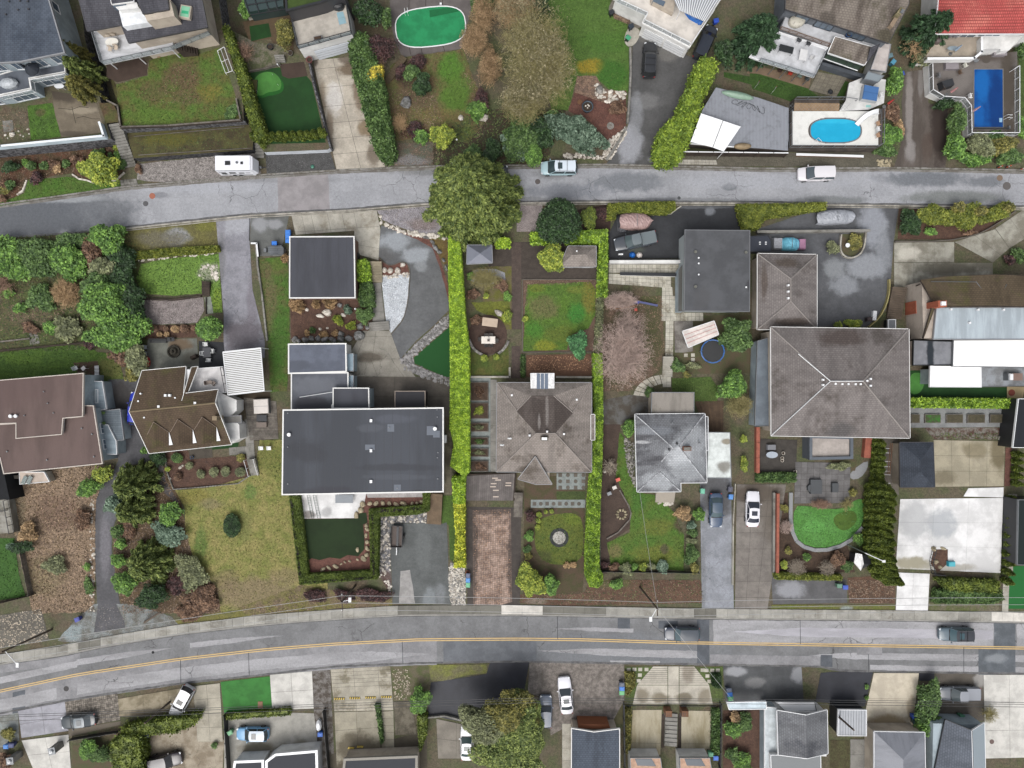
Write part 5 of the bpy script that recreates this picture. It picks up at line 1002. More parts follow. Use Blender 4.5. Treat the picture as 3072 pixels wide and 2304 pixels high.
chair(412,460,(196,196,196),'pale wire chair at right of big white deck',2.6,2.8);chair(500,525,(226,228,230),'white plastic chair at lower corner of big white deck',1.)
for x,y,cc,lb in((165,560,(70,50,46),'dark red-brown chair under deck edge'),(245,580,(200,66,52),'bright red folding chair below big white deck'),(318,600,(120,140,132),'grey-green round seat below big white deck'),(375,625,(70,80,84),'dark chair at corner below big white deck')):chair(x,y,cc,lb,1.2)
fr('A4',1.8)
pd=T('pool_deck','raised white boarded pool deck with metal fence','deck',P(620,980));DKP=Z('262 862 640 868 830 872 985 835 972 1130 930 1152 255 1148')
PX([ec(P(x,y,0)[:2])for x,y in DKP],.0,1.78)('deck_base',gm('of'),pd)
PW=PZ(0,Z('275 865 940 862 938 1128 270 1128'));brd=pm('mg',14869214,.6,n=.12)
y0=PW[2][1];y1=PW[0][1];n_=42;cK=P(605,1015);hrx,hry=m(212),m(104)
for i in eb(n_):
 yy=y0+(y1-y0)*(i+.5)/n_;w_=(y1-y0)/n_-.015;x0,x1=PW[0][0],PW[1][0];dy=abs(yy-cK.y)/(hry*.96)
 if dy<1:hx=hrx*(1-dy**2.4)**.42*.97;sp=((x0,cK.x-hx),(cK.x+hx,x1))
 else:sp=((x0,x1),)
 for a,b in sp:XB((a+b)/2,yy,1.78,b-a,w_,.03)('board',brd,pd)
pool('turquoise oval pool with a white slide at its corner',bN(405,918,810,1116,0,16,2.7),water('turquoise_water',2667742,2272470,[(600,940,180,20,3983596,.5)]),at,z=.03)
rail(pd,Z('262 865 258 1138 935 1140 972 1120 978 845'),.95,at,1.5,0,None,hr=.5);rail(pd,Z('300 765 670 765 770 780'),.95,at,1.5,0,None,hr=.5)
G('deck_strip',Z('290 800 640 805 635 865 285 862'),gm('ng',-10914410,0,.7,E=.2),3);pp=PX(PZ(0,Z('290 765 640 765 635 865 285 862')),0,1.77)('walkway',gm('of'));bh(pp,'tan walkway behind wire mesh along top of white pool deck','walkway')
mm=M();
for i in eb(-3,14):a=P(300+i*28,865,.1);b=P(300+i*28+60,805,.9);a2=P(300+i*28+60,865,.1);b2=P(300+i*28,805,.9);mm.tube(a,b,.012,n=3);mm.tube(a2,b2,.012,n=3)
mm('wire_mesh',at,pd)
q=T('pool_slide','white curved slide running into turquoise pool','slide',P(860,900));mm=M();pr=None
for i in eb(13):t=i/12;x=945-175*t;y=868+100*t**2;z_=1.6*(1-t)**1.4+.15;L=P(x-12*t,y-20+12*t,z_);Rr=P(x+16*t,y+18-4*t,z_);cur=(L+J((0,0,.15)),L,Rr,Rr+J((0,0,.15)));(mm.add([ec(v)for v in pr+cur],Z('0 1 5 4 1 2 6 5 2 3 7 6',4))if pr else None);pr=cur
mm('chute',ae,q);[TB(P(945,868+s*18,1.7),P(945,868+s*18,1.7)-J((0,0,1.7)),.03)('leg',ae,q)for s in(-1,1)];[XB(P(955,868,.4*k).x,P(955,868,.4*k).y,FR[3]+.4*k,.06,.6,.04)('rung',at,q)for k in(1,2,3)]
aw(7,None,'pool_ladder','white ladder at lower left of turquoise pool','ladder',448,1095,-.8,0)
for x,y,lb in((925,972,'tan sun chair at right of turquoise pool, upper one'),(925,1062,'tan sun chair at right of turquoise pool, lower one')):chair(x,y,(190,150,118),lb,.3)
chair(925,1015,(220,220,220),'white chair between two tan sun chairs',.2)
ht=I('platform','pale platform carrying blue covered hot tub','platform',Z('715 645 850 590 1000 620 985 800 870 850 640 860 690 780'),.25,gm('og',-13553356,0,.7,E=.1,bump=0),gm('of'),None,.05)
aw(25,lambda:[('shell',XB(0,0,0,2.1,2.,.75,0,.04),pm('pg',11843772,.5)),('cover',XB(0,0,.75,2.,1.9,.12,0,.06),pm('qg',4354216,.55,n=.1)),('cover_fold',XB(0,0,.87,1.9,.05,.02,0),pm('rg',3299980,.55),1,False)],'hot_tub','square hot tub with a slate-blue cover above turquoise pool','hot tub',882,722,-.17,.25,af=.8)
gr=I('greenhouse','small grey glass-roofed lean-to above blue covered hot tub','greenhouse',Z('860 555 985 590 940 640 830 615'),1.6,pm('sg',9213596,.15,n=0),at,at,.05,.05);chair(945,755,(226,226,226),'white towel rack chair right of blue hot tub',.2);aw(26,lambda:[('box',XB(0,0,0,.7,.35,.3,0,.03),pm('tg',9881796,.4))],'box','pale teal plastic box at top of pool slide','box',855,832)
aC(985,830,1020,790,(190,60,56),'folded red parasol on right edge of pool deck',0,2.2)
fr('A4')
ab('pool_base_wall','brown rail and long pale boards leaning under pool deck',[(310,1200),(820,1215)],.5,.25,cM,cat='wall',a8=ae)
for x,y,rx,ry,h,f,lb in((1060,640,75,110,3,'b','light green shrub at upper left of brown lane'),(1045,870,70,80,1.6,'r','rusty ground shrub left of brown lane'),(1035,1060,95,100,2.2,'b','light green shrub beside pool deck corner'),(1000,1180,90,60,1.6,'m','green shrub at corner of lane and upper road'),(1100,1010,45,90,.8,'a','straw-coloured edge plants along lane')):
 ah(x,y,rx,h,F_[f],lb,ry=ry,ls=.15,ak=.9)
aq('rubble',Z('930 1250 1050 1240 1040 1300 930 1290'),ao('cream_stone',(190,178,150),(150,140,116)),40,.1,.25,'cream stones at the corner of the lane')
conifer(1240,330,190,7.5,F_['juni'],'tall dark pine between shingled house and red-tiled house',ls=.27,ak=1.5,bq=.4,z0=.1);aW(1190,410,130,4,dj,'pale bare branches spreading below tall dark pine',120,tw=.035);ah(1290,440,80,3,F_['y'],'grey-green feathery branches at head of lane',ls=.16,ak=.6)
aG(1035,430,(110,140,150),'grey-blue barrel behind shingled house',.3);aG(1125,570,(50,80,180),'blue bin at head of brown lane',.3);aG(1060,480,(90,160,190),'light blue bin beside pale lean-to',.9)
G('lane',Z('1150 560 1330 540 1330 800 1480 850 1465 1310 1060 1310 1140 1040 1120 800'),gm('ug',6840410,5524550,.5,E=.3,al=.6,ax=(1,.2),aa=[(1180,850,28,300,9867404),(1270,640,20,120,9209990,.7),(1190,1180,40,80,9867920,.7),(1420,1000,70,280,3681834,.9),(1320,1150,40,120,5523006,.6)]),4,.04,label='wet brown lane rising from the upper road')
dY=aF('vg',-12869724,aO=.36,aY=.30,bd=.5,au=13532272,bump=.8,lo=.3,hi=.75)
h6=T('house','white house with red tiled roof and balcony above dark blue pool','house',P(1750,100));aL(h6,Z('1420 -200 2500 -200 2500 255 1395 255'),5.,aA,.5)
roof(h6,Z('1430 -300 6.8 2500 -300 6.8 2500 262 5.2 1385 262 5.2 1405 60 5.9',3),[(0,1,2,3,4)],dY,aM=ae)
mm=M();
for i in eb(22):a=P(1388+i*.9,258-i*25,5.24+i*.075);b=P(2500,258-i*25,5.24+i*.075);mm.tube(a,b,.035,n=4)
o=mm('tile_courses',gm('wg',-11819092,0,3,E=.4),h6);o['kind']='stuff'
w=a6[h6.name]
for i in eb(ef(w)):
 a,b=w[i],w[(i+1)%ef(w)]
 if(b-a).normalized().x>.9:window(h6,i,.42,3.,3.2,4.6,fm=ae,nx=3);window(h6,i,.14,2.4,2.8,4.8,fm=ae,nx=2);window(h6,i,.26,2.2,2.8,4.8,fm=ae,nx=2)
bal=I('balcony','cream balcony with white parapet and red trim below red tiles','balcony',Z('1395 262 1750 262 1745 395 1680 440 1310 440 1360 360'),2.9,gm('xg',-12497570,0,.6,E=.1,bump=0),aA,None,.02)
ab('parapet','white solid parapet around cream balcony',Z('1330 455 1690 452 1748 400 1748 290'),.95,.22,aA,z=2.9,a8=di,af=3.85);PX(PZ(3.,Z('1752 262 2080 262 1960 390 1890 400 1890 380 1755 380')),0,3.)('bay_wall',aA,h6)
q=P(1855,328,2.3);XB(q.x,q.y,1.6,3.2,.7,1.1)('bay_window',pm('yg',3950676,.08),h6)
table(1500,395,(150,164,172),'grey glass table on cream balcony',1.6,.6,0,2.9,True);chair(1480,290,(130,132,136),'grey chair by window on cream balcony, left',-1.5,2.9);chair(1525,290,(130,132,136),'grey chair by window on cream balcony, right',-1.5,2.9);aw(27,lambda:[('cover',LH(0,0,Z('.5 0 .52 .5 .3 .8'),10),pm('zg',6313040,.6),None,True)],'covered_barbecue','brown round covered barbecue at left end of cream balcony','barbecue',1390,322,0,2.9)
aC(1500,420,1560,370,(160,180,200),'folded pale blue parasol on cream balcony',2.9,1.6)
fr('A4',1.5)
bp=PX(PZ(0,Z('1335 490 2020 400 2030 1045 1650 1045 1640 790 1600 760 1450 760 1350 720')),-1.5+1.5,1.5)('pool_terrace',aA);bp['kind']=KS
G('pool_terrace_paving',Z('1335 490 2020 400 2030 1045 1650 1045 1640 790 1600 760 1450 760 1350 720'),gm('ah',-7762028,0,.5,E=.3,gs=12,aa=[(1950,700,60,350,4735030),(1800,430,120,50,5129276,.7),(1550,600,120,100,8419958,.6)]),2)
pool('dark blue rectangular pool with a lighter left half',Z('1680 535 1912 535 1914 995 1678 995'),water('deep_blue_water',1201308,936076,[(1740,660,60,130,1599668,.9),(1720,900,40,100,1466540),(1860,800,60,220,669300)]),pm('bh',8289914,.6),cG=.1)
rr=T('fence_rails','white metal fence with clear panels around blue pool terrace','fence',P(1650,760));rail(rr,Z('1350 495 1355 705 1440 758 1600 768 1650 830 1655 1040 2024 1040 2024 520 1985 545'),1.,ae,1.6,0,pm('ch',7240832,.1,n=0,bR=.25),hr=.6,r=.035)
q=T('roller','dark pool cover roller across lower end of blue pool','roller',P(1795,1000));TB(P(1665,998,.4),P(1940,998,.4),.09)('tube',an,q);[XB(P(x,998).x,P(x,998).y,FR[3],.12,.4,.5)('stand',at,q)for x in(1662,1945)]
aw(7,None,'pool_ladder','white ladder at lower right of dark blue pool','ladder',1915,920,0,0);aw(28,lambda:[('pad',XB(0,0,0,.4,.55,.05),pm('dh',9879260,.4))],'pool_float','small pale blue pad floating by pool ladder','pad',1892,935,0,.05)
aC(1640,885,1700,835,(196,160,170),'folded pink parasol leaning over blue pool edge',0,2.4);aC(1470,740,1510,700,(210,150,150),'folded pink parasol at corner of blue pool terrace',0,2.)
aw(29,lambda:[('cover',XB(0,0,0,1.7,1.1,1.,0,.1),pm('pe'))],'covered_barbecue','black covered barbecue beside wicker seats on pool terrace','barbecue',1478,650,.3,af=.8);
for x,y,cc,r_,lb in((1430,690,(88,72,62),.6,'brown wicker seat at left corner of pool terrace'),(1560,575,(106,86,70),.3,'brown wicker armchair near stacked white chairs'),(1600,520,(222,222,210),.4,'stack of white garden chairs on pool terrace'),(1395,600,(120,120,122),0,'grey chair against left fence of pool terrace'),(1680,480,(150,154,158),1,'grey sunlounger chair below cream balcony'),(1635,760,(226,226,226),0,'white chair at bend of white fence')):chair(x,y,cc,lb,r_)
aw(30,lambda:[('box',XB(0,0,0,1.7,.95,.55,0,.02),pm('eh',9209482,.6)),('lid',XB(0,0,.55,1.75,1.,.06),pm('fh',9867412,.6))],'storage_box','grey storage box against wall under cream balcony','box',1495,522,0);aw(30,None,'storage_box','grey-white storage box under bay window','box',1868,418,0)
aw(31,lambda:[('mat',LH(0,0,[(.42,0),(.42,.03)],16,0,1.3,1),pm('gh',5261376,.8))],'door_mat','round dark mat on terrace below bay window','mat',1780,468)
fr('A4')
for x,y,rx,ry,h,f,lb in((1545,930,75,130,3.2,'m','tall green hedge bush right of brown lane, upper'),(1530,1130,75,140,2.8,'b','bright green hedge bush right of brown lane, lower'),(1720,1130,130,90,2.8,'y','mixed green shrub below blue pool'),(1900,1130,120,80,2.4,'o','brownish green shrub below right end of blue pool'),(1700,1240,170,60,1.8,'b','long bright green shrub along road'),(1950,1220,130,70,1.8,'m','green shrub at right edge along road'),(1460,810,80,60,2,'d','dark shrub under pool terrace corner'),(1840,1060,90,50,2.2,'m','leafy shrub just under pool fence')):
 ah(x,y,rx,h,F_[f],lb,ry=ry,ls=.17,ak=1,ap=14,lr=.36)
G('lawn',Z('2030 300 2150 250 2150 1100 2040 1080'),lawn('hh',(76,96,46),(70,86,42)),3);ah(2060,400,60,2,F_['m'],'green shrub at right picture edge beside white bay',ls=.16)
ah(2050,1000,50,1.6,F_['b'],'bright shrub at right picture edge beside pool fence',ls=.16,ry=90)
for x,y,lb in((1870,1305,'left orange and white marker post on roadside'),(1935,1303,'middle orange and white marker post on roadside'),(2045,1320,'right orange and white marker post on roadside')):
 aw(32,lambda:[('post',TB((0,0,0),(0,0,1.),.06),pm('ih',14047794,.5)),('band',TB((0,0,.55),(0,0,.75),.065),ae),('foot',XB(0,0,0,.4,.3,.06),dC)],'marker_post',lb,'marker',x,y)
aw(33,ay(5.,1.95,1.72,(214,212,216),'van',sun=False,av=(110,134,150)),'parked_car','white minivan parked on north side of upper road, right','car',468,1345,pi+.02,af=1.1)
#west
fr('B1')
Wd=Z('0 400 1000 330 1080 500 1100 900 1130 1250 900 1260 0 1290 -400 1300 -400 450')
G('undergrowth',Wd,gm('jh',6050878,5529652,.5,E=.6,gs=6,bump=.9,aa=[(250,1000,200,100,7365712,.7)]),2,.15);ag('ground_cover_plants',Wd,b8,16,.12,ai=2);ag('dead_leaves',Z('0 850 700 900 700 1180 0 1150'),bI,14,.09,ai=3)
for x,y,rx,ry,h,f,lb in((60,500,150,110,2.4,'b','leafy green hedge mass at left picture edge, upper'),(90,630,170,90,2.2,'b','leafy green hedge mass at left picture edge, lower'),(300,500,140,110,2.6,'m','leafy green shrub mass, second along upper road'),(330,640,130,80,2.2,'m','green shrub mass behind second one'),(540,580,130,130,3.2,'b','large bright green shrub with a smooth pale top'),(560,430,100,70,2.2,'m','green shrub hard against upper road kerb'),(720,500,80,120,2.2,'r','brownish shrub gap between two green masses'),(850,400,120,110,3.4,'b','tall leafy shrub next to gravel verge'),(950,540,90,90,2.4,'d','dark shrub at left end of mossy hedge'),(800,640,110,90,2.6,'y','grey-green bramble mass in wild plot'),(960,720,100,120,2.6,'d','dark bramble mass left of shelf lawn'),(760,760,110,90,3,'m','green bush above big rhododendron'),(830,920,200,170,4.2,'b','big bright green rhododendron in middle of wild plot'),(1020,920,110,160,3,'d','dark green bush left of gravel shelf'),(950,1170,190,110,3.2,'b','big light green rhododendron above lawn'),(790,1150,110,80,2.6,'b','left arm of light green rhododendron'),(1070,1340,90,110,2.6,'y','grey-green shrub left of round patio'),(960,1310,80,80,2.,'r','brown shrub under light green rhododendron'),(1040,1450,60,60,1.8,'o','yellowish shrub at corner of brown-roofed house'),(320,870,120,80,1.6,'m','low bramble patch in wild plot'),(65,830,40,34,1,'b','small light green sapling, upper left of wild plot'),(165,945,50,40,1,'b','small light green sapling, middle of wild plot'),(410,1100,60,50,1.4,'b','pale green bush near concrete slab'),(520,1100,120,80,1.4,'y','grey bramble clump in wild plot'),(240,1100,60,40,.8,'r','rusty clump above concrete slab'),(710,1230,50,34,.9,'n','maroon shrub at top of left lawn')):
 ah(x,y,rx*1.2,h,F_[f],lb,ry=ry*1.2,ls=.2,ap=14,lr=.38,ak=.9)
aW(570,840,120,3.4,dj,'reddish tan bare tree in wild plot',420,'tree',ry=140,tw=.03);aW(40,760,130,2,TW,'thin bare branches at the left picture edge',120)
G('concrete_slab',Z('225 1130 290 1120 310 1220 235 1230'),aN,5);ab('garden_wall','low timber edging across top of left lawn',Z('-300 1300 0 1275 480 1230 690 1210'),.35,.2,bG);ab('garden_wall','second timber edging above left lawn, nearer slab',Z('-300 1230 0 1205 230 1180'),.3,.2,WD)
LL=Z('-400 1320 0 1290 560 1230 700 1250 760 1290 930 1300 960 1500 820 1530 640 1480 -400 1560')
G('lawn',LL,lawn('kh',(84,112,44),(70,98,40),[(860,1420,100,90,7630914,.7),(150,1340,120,40,5928492,.6)]),3,.06);aI(LL,TG,18)
G('patio',Z('570 1370 760 1355 790 1510 640 1500 600 1440'),gm('lh',-6047804,0,1,E=.3),4)
chair(605,1412,(210,214,216),'pale chair on brown deck behind brown flat roof',.5);table(672,1414,(210,206,206),'small square pale table turned 45 degrees on brown deck',.55,.5,.7);aw(34,lambda:[('frame',XB(0,0,.3,1.6,.6,.06),WD)]+[('slat',XB(-.75+i*.19,0,.36,.1,.6,.03),ae)for i in eb(9)],'sun_lounger','slatted white lounger on brown deck','lounger',765,1440,1.6)
Vg=Z('880 340 1680 250 1700 480 1050 520')
G('verge',Vg,lawn('mh',(116,112,66),(104,100,64),[(1370,390,110,60,9869468,.9),(1250,410,200,60,7367772),(1600,300,90,50,7632434,.6)]),3,.06);aI(Vg,TY,6)
hedge(Z('1010 512 1300 480 1690 458 1700 500 1560 515 1300 535 1020 562'),.8,F_['s'],'low mossy yellow hedge bank above shelf lawn',ls=.11,bu=.05);aq('edging_stones',Z('1050 570 1300 545 1690 505 1695 520 1400 550 1060 586'),ao('W_'),60,.1,.2,'white stones edging shelf lawn')
fr('B1');SL=Z('1100 600 1300 560 1700 520 1730 980 1660 980 1640 850 1560 830 1350 850 1100 830 1060 710')
G('lawn',SL,lawn('nh',(116,148,66),(104,136,60),[(1630,670,80,70,11053206),(1690,880,40,90,8163888,.6)],1.5),4,.06);aI(SL,TG,30,.1)
aq('rubble',Z('1560 610 1690 610 1700 740 1650 740 1640 640 1560 650 1560 720 1545 720'),ao('W_'),40,.1,.22,'pale rubble ring in shelf lawn corner');ab('retaining_wall','dark timber wall between shelf lawn and gravel shelf',Z('1090 870 1340 880 1560 850'),.5,.18,bG)
GS=Z('1090 880 1340 890 1580 860 1590 960 1530 1060 1110 1075')
G('gravel_pad',GS,gm('oh',-10524308,0,1,E=.8,gs=7,bump=1),3,.04);ag('gravel',GS,aj('be'),60,.06,ai=3,up=.7)
stairs('black wooden garden steps at right of shelf lawn',(1600,735),(1600,850),1.1,5,.7,.2,bG);G('path',Z('1590 860 1640 855 1660 985 1610 990'),gm('ph',-9870482,0,1,E=.3),5);ab('timber_edge','dark timber edging beside pale garden path',[(1600,860),(1600,990)],.3,.1,bG)
for x,r_,f,lb in((1195,34,'r','leftmost brown ball shrub below gravel shelf'),(1290,26,'r','second brown ball shrub below gravel shelf'),(1360,34,'a','third, paler ball shrub below gravel shelf'),(1433,42,'r','largest orange-brown ball shrub below gravel shelf'),(1508,26,'r','rightmost brown ball shrub below gravel shelf'),):ah(x,1105,r_,.7,F_[f],lb,ls=.09,ap=4,lr=.75)
for x,lb in((1240,'small tan ball plant in lower row by round patio, left'),(1300,'small tan ball plant in lower row by round patio, right')):ah(x,1150,24,.5,F_['a'],lb,ls=.08,ap=4,lr=.75)
G('garden_bed',Z('1120 1080 1530 1070 1530 1170 1130 1190'),by,3,.04)
PT=Z('1150 1190 1530 1180 1550 1400 1130 1420');G('patio',PT,gm('qh',-8422010,0,.8,E=.3,aa=[(1400,1230,90,50,7888966,.7),(1480,1340,60,50,6315088,.6)]),4,.02,label='grey stone patio with a round fountain')
q=T('fountain','round dark stone fountain basin on grey patio','fountain',P(1357,1283));x,y=q.location.x,q.location.y;sd_=gm('rh',4736058,3552302,2,E=.4);LH(x,y,Z('.85 0 .88 .35 .7 .35 .68 .15'),24)('basin',sd_,q);LH(x,y,Z('.3 .1 .45 .5 .2 .55 .12 .9'),16)('pedestal',sd_,q)
q=T('bench','long dark garden bench along top of grey patio','bench',P(1250,1203));
for i in eb(4):XB(P(1240,0).x,P(0,1192+i*7).y,.42,2.3,.09,.03)('slat',an,q)
XB(P(1240,0).x,P(0,1186).y,.45,2.3,.05,.4)('backrest',an,q);[XB(P(x,0).x,P(0,1203).y,0,.06,.4,.42)('leg',an,q)for x in(1180,1300)]
for x,y,cc,lb in((1322,1190,(40,42,46),'black chair at right end of dark bench, left of two'),(1355,1190,(40,42,46),'black chair at right end of dark bench, right of two'),(1140,1250,(190,196,200),'grey-white chair in top left corner of grey patio'),(1140,1300,(186,192,198),'grey-white chair on dark blue mat left of patio')):chair(x,y,cc,lb,-1.5 if y<1200 else 0)
aw(35,lambda:[('cover',LH(0,0,Z('.5 0 .5 .4 .3 .6'),8,0,.8,1.5),pm('gg',12459564,.5,n=.3))],'covered_barbecue','bright red covered object left of grey patio','cover',1150,1362,.1)
ah(1643,1100,112,3.4,F_['b'],'perfectly round clipped green tree beside grey driveway',ls=.16,ap=7,lr=.62,ak=1.4)
G('patio',Z('1545 1200 1740 1210 1760 1400 1550 1425'),gm('sh',-4079684,0,.6,E=.25),5)
table(1625,1290,(70,72,78),'black square dining table between white chairs',1.1,1.35,.05)
for x,y,r_,lb in((1612,1228,-1.5,'white chair above black dining table'),(1636,1350,1.5,'white chair below black dining table'),(1590,1298,0,'white chair left of black dining table'),(1667,1280,3.1,'white chair right of black dining table')):chair(x,y,(214,216,216),lb,r_)
aw(36,lambda:[('cart',XB(0,0,0,.9,.5,.8,0,.05),bG)],'barbecue','small brown barbecue at right edge of grey patio','barbecue',1520,1325,.4)
DW=Z('1680 255 1950 225 1940 400 1965 800 2060 1200 2060 1330 1740 1330 1740 1000 1700 500')
G('driveway',DW,gm('th',-9868958,0,.5,E=.25,al=.75,aQ=3,aV=.5,aa=[(1850,300,100,80,11316916),(1900,1150,150,120,6314592),(1720,560,30,200,7368816,.6),(1960,900,40,200,7893626,.6)]),4,.02,label='long worn grey driveway between shelf lawn and narrow lawn')
G('driveway_spur',Z('1950 225 2160 220 2250 220 2180 540 2000 540 1990 440 1945 440'),gm('uh',-7369328,0,.5,E=.25,aa=[(2020,300,60,60,10527398),(2130,290,60,40,10922156,.7)]),5,.02)
G('driveway_seam',Z('1940 240 1946 240 1942 420 1936 420'),c1,6);ab('block_wall','thin dark block kerb wall along right of grey driveway',Z('1990 435 2005 620 2040 850 2078 1200'),.35,.26,aN,aE=.75,af=.2)
ab('corner_wall','white topped dark wall at corner of bin pad',Z('1955 440 1995 440 2005 540'),.7,.14,bG,a8=ae)
fr('B2');aG(187,440,(50,130,230),'single blue bin beside the small grey shed',0);BG='blue bins by flat garage'
for y,lb in((352,'topmost of three blue bins left of flat dark garage'),(385,'middle of three blue bins left of flat dark garage'),(420,'lowest of three blue bins left of flat dark garage')):aG(293,y,(60,134,226),lb,0,BG)
I('shed','small grey ribbed storage shed beside blue bin','shed',Z('140 460 245 457 262 480 260 525 160 528 140 510'),1.2,aF('vh',-6843504,aO=.3,aY=3),a3,None,.03)
aw(37,lambda:[('box',XB(0,0,0,.35,.5,.5),at)],'box','little pale box at left end of grey shed','box',126,498)
NL=Z('60 560 270 545 300 640 310 1200 290 1590 160 1600 140 1250 100 900')
G('lawn',NL,lawn('wh',(76,110,42),(98,98,58),Z('210 600 60 60 5927980 .6 160 900 50 200 7365706 .6 230 1200 70 250 4353062 .7 120 640 50 60 6839362 .6',6)),3,.05);aI(NL,TG,16)
fr('C1');BR=gm('xh',-7364443,0,.4,E=.12,gs=12,ax=(1,.2),aa=[(300,0,300,200,6443086,.5)],bump=.1)
def db(az,h,lb,ct=None):return I('house',lb,'house',az,h,BR,aR,pm('yh',13550778,.5),.35,.1)
hb=db(Z('-500 330 0 318 125 310 490 270 650 255 650 172 728 172 800 625 30 705 0 580 -500 600'),4.3,'house with wide chocolate-brown flat roof at left, lower tier')
hb2=I('roof_storey','raised chocolate-brown upper roof of left house with two white vents','roof storey',Z('-500 0 0 -25 650 -80 645 258 492 272 482 398 125 430 125 310 -500 330'),5.,BR,aR,pm('yh'),.2,.08)
for x,y in((93,255),(133,254)):vent(hb2,x,y,5.,.2,.4,ae)
for x,y in Z('195 250 420 230 345 65 375 155'):vent(hb2,x,y,5.,.07,.2,at)
for x,y in Z('640 350 720 395 370 595 735 570 60 530'):vent(hb,x,y,4.3,.09,.2,at)
wl=a6[hb.name]
for i in eb(ef(wl)):
 a,b=wl[i],wl[(i+1)%ef(wl)]
 if(b-a).normalized().y>.7 and(b-a).length>6:[window(hb,i,u,1.3,1.6,3.,nx=2)for u in(.3,.6)]
 if(b-a).normalized().x>.7 and(b-a).length>8:[window(hb,i,u,1.6,1.2,2.8,nx=2)for u in(.2,.5,.8)]
sw_=I('side_wing','pale blue clapboard side wing right of brown roof','wing',Z('650 -20 797 -15 830 200 740 215 650 170'),2.2,gm('zh',-11188932,0,.5,E=.12,ax=(.3,3)),aR,ae,.02,.06);p=P(752,100,2.25);XB(p.x,p.y,2.2,.42,1.9,.12)('window_frame',ae,sw_);XB(p.x,p.y,2.3,.26,1.7,.05)('pane',aR,sw_)
I('entrance_wing','small pale blue clapboard wing with a little window at brown house','wing',Z('760 322 840 322 905 450 910 552 795 550'),2.4,gm('zh'),aR,ae,.02,.05)
pq=I('porch','grey porch roof with two tiny plants beside drive','porch',Z('740 218 935 200 965 440 905 445 840 320 755 318'),2.2,aF('ai',-7371394,aO=.3,aY=2),aR,a3,.1,.05)
ah(805,228,14,.5,F_['m'],'tiny potted plant at upper porch corner',ls=.07,z=2.2,trunk=False);ah(808,310,14,.5,F_['m'],'tiny potted plant at lower porch corner',ls=.07,z=2.2,trunk=False)
I('balcony','cream balcony with two striped loungers under brown roof','balcony',Z('150 690 345 690 385 765 155 785'),1.5,gm('bi',-14470334,0,.6,E=.1),aZ,ae,.02,.05)
for x,lb in((200,'left grey striped lounger on cream balcony'),(240,'right grey striped lounger on cream balcony')):aw(38,lambda:[('frame',XB(0,0,.25,.55,1.1,.05),at)]+[('slat',XB(0,-.5+i*.2,.3,.5,.1,.03),pm('ci',9873056,.5))for i in eb(6)],'sun_lounger',lb,'lounger',x,750,-.4,1.5)
aw(39,lambda:[('slat',XB(0,i*.12,.42,1.2,.09,.03),WD)for i in eb(4)]+[('leg',XB(s*.5,.18,0,.06,.4,.42),WD)for s in(-1,1)],'bench','small slatted bench at left end of cream balcony','bench',158,735,.05,.9)
mk=T('neighbour_shed','dark flat-roofed strip building at left picture edge','shed',P(-10,800));PX(PZ(3,Z('-200 600 10 600 75 905 20 905 -200 920')),0,3)('wall',gm('di',-1974308,0,1,E=.2),mk)
PX(PZ(1.2,Z('-150 905 70 905 110 1160 -150 1180')),0,1.2)('deck_base',gm('ei',10526358,8552052,.8,E=.2),mk);rail(mk,[(0,990),(60,985)],1,an,1.2,1.2,hr=1.2);rail(mk,[(65,905),(110,1160)],1,an,1.2,1.2,hr=1.2)
LN=Z('840 -30 1090 -30 1060 150 1120 420 1170 540 1200 600 1000 640 900 700 960 830 925 1000 870 1150 870 1300 910 1560 930 1700 960 1790 760 1790 745 1500 740 1100 750 900 800 760 880 690 920 600 900 450 830 250')
G('driveway',LN,gm('fi',-6184546,0,.5,E=.3,al=.7,aQ=3,aa=[(820,1250,40,250,8026238),(860,1000,60,80,7106164,.6),(950,100,90,120,3946550)]),4,.03,label='narrow curving asphalt lane beside the brown flat roof')
aw(40,ay(4.5,1.8,1.5,(40,60,190),'wagon',sun=False),'parked_car','bright blue car half under shingled roof beside lane','car',1048,195,pi/2-.05,af=1)
cO=aF('gi',-6049344,aO=.28,aY=.4,au=5788726);h7=T('house','dark brown shingled house with three small gables facing lower lawn','house',P(1400,250));aL(h7,Z('1105 -98 1440 -128 1420 80 1690 50 1790 480 1160 540 1010 225'),3.6,aA,.3)
roof(h7,Z('1105 -98 4.0 1445 -130 4.0 1415 160 5.2 1672 150 5.2 1695 48 4.2 1425 80 4.9 1800 475 3.8 1160 545 3.8 1005 220 5.2',3),[(0,1,5,2,8),(5,4,3,2),(8,2,3,6,7)],cO,aM=aU);roof(h7,Z('1490 -125 4.6 1538 -130 4.2 1430 155 4.6 1410 155 5.1',3),[(0,1,2,3)],cO,'roof_wing',aM=aU);PX(PZ(3.9,Z('1447 -110 1485 -105 1425 70')),3.5,3.95)('gable_wall',ae,h7);bf(h7,Z('1005 220 5.25 1415 180 5.3 1672 152 5.3',3),gm('hi',8549468,E=.3))
for k,(x,ya,xl,xr)in ee(((1193,300,1145,1310),(1380,280,1325,1495),(1570,262,1510,1680))):
 gq=roof(h7,[(x,ya,5.),(xl,ya+95,4.4),(x+12,500-k*14,5.1),(xr,ya+75,4.4),(xl+10,520-k*20,4.1),(xr+25,480-k*14,4.1)],[(0,2,4,1),(0,3,5,2)],cO,'gable_roof',th=.1);roof(h7,[(xr+4,ya+78,4.5),(xr+34,478-k*16,4.45),(xr+5,482-k*16,4.5)],[(0,1,2)],ae,'gable_cheek',th=.02);bf(h7,[(xl,ya+97,4.5),(x,ya,5.1),(xr,ya+78,4.5)],gm('ii',9864824,E=.2),.05)
for x,y in Z('1100 80 1082 138 1368 112 1407 160 1128 265'):vent(h7,x,y,4.8,.1,.3,ae)
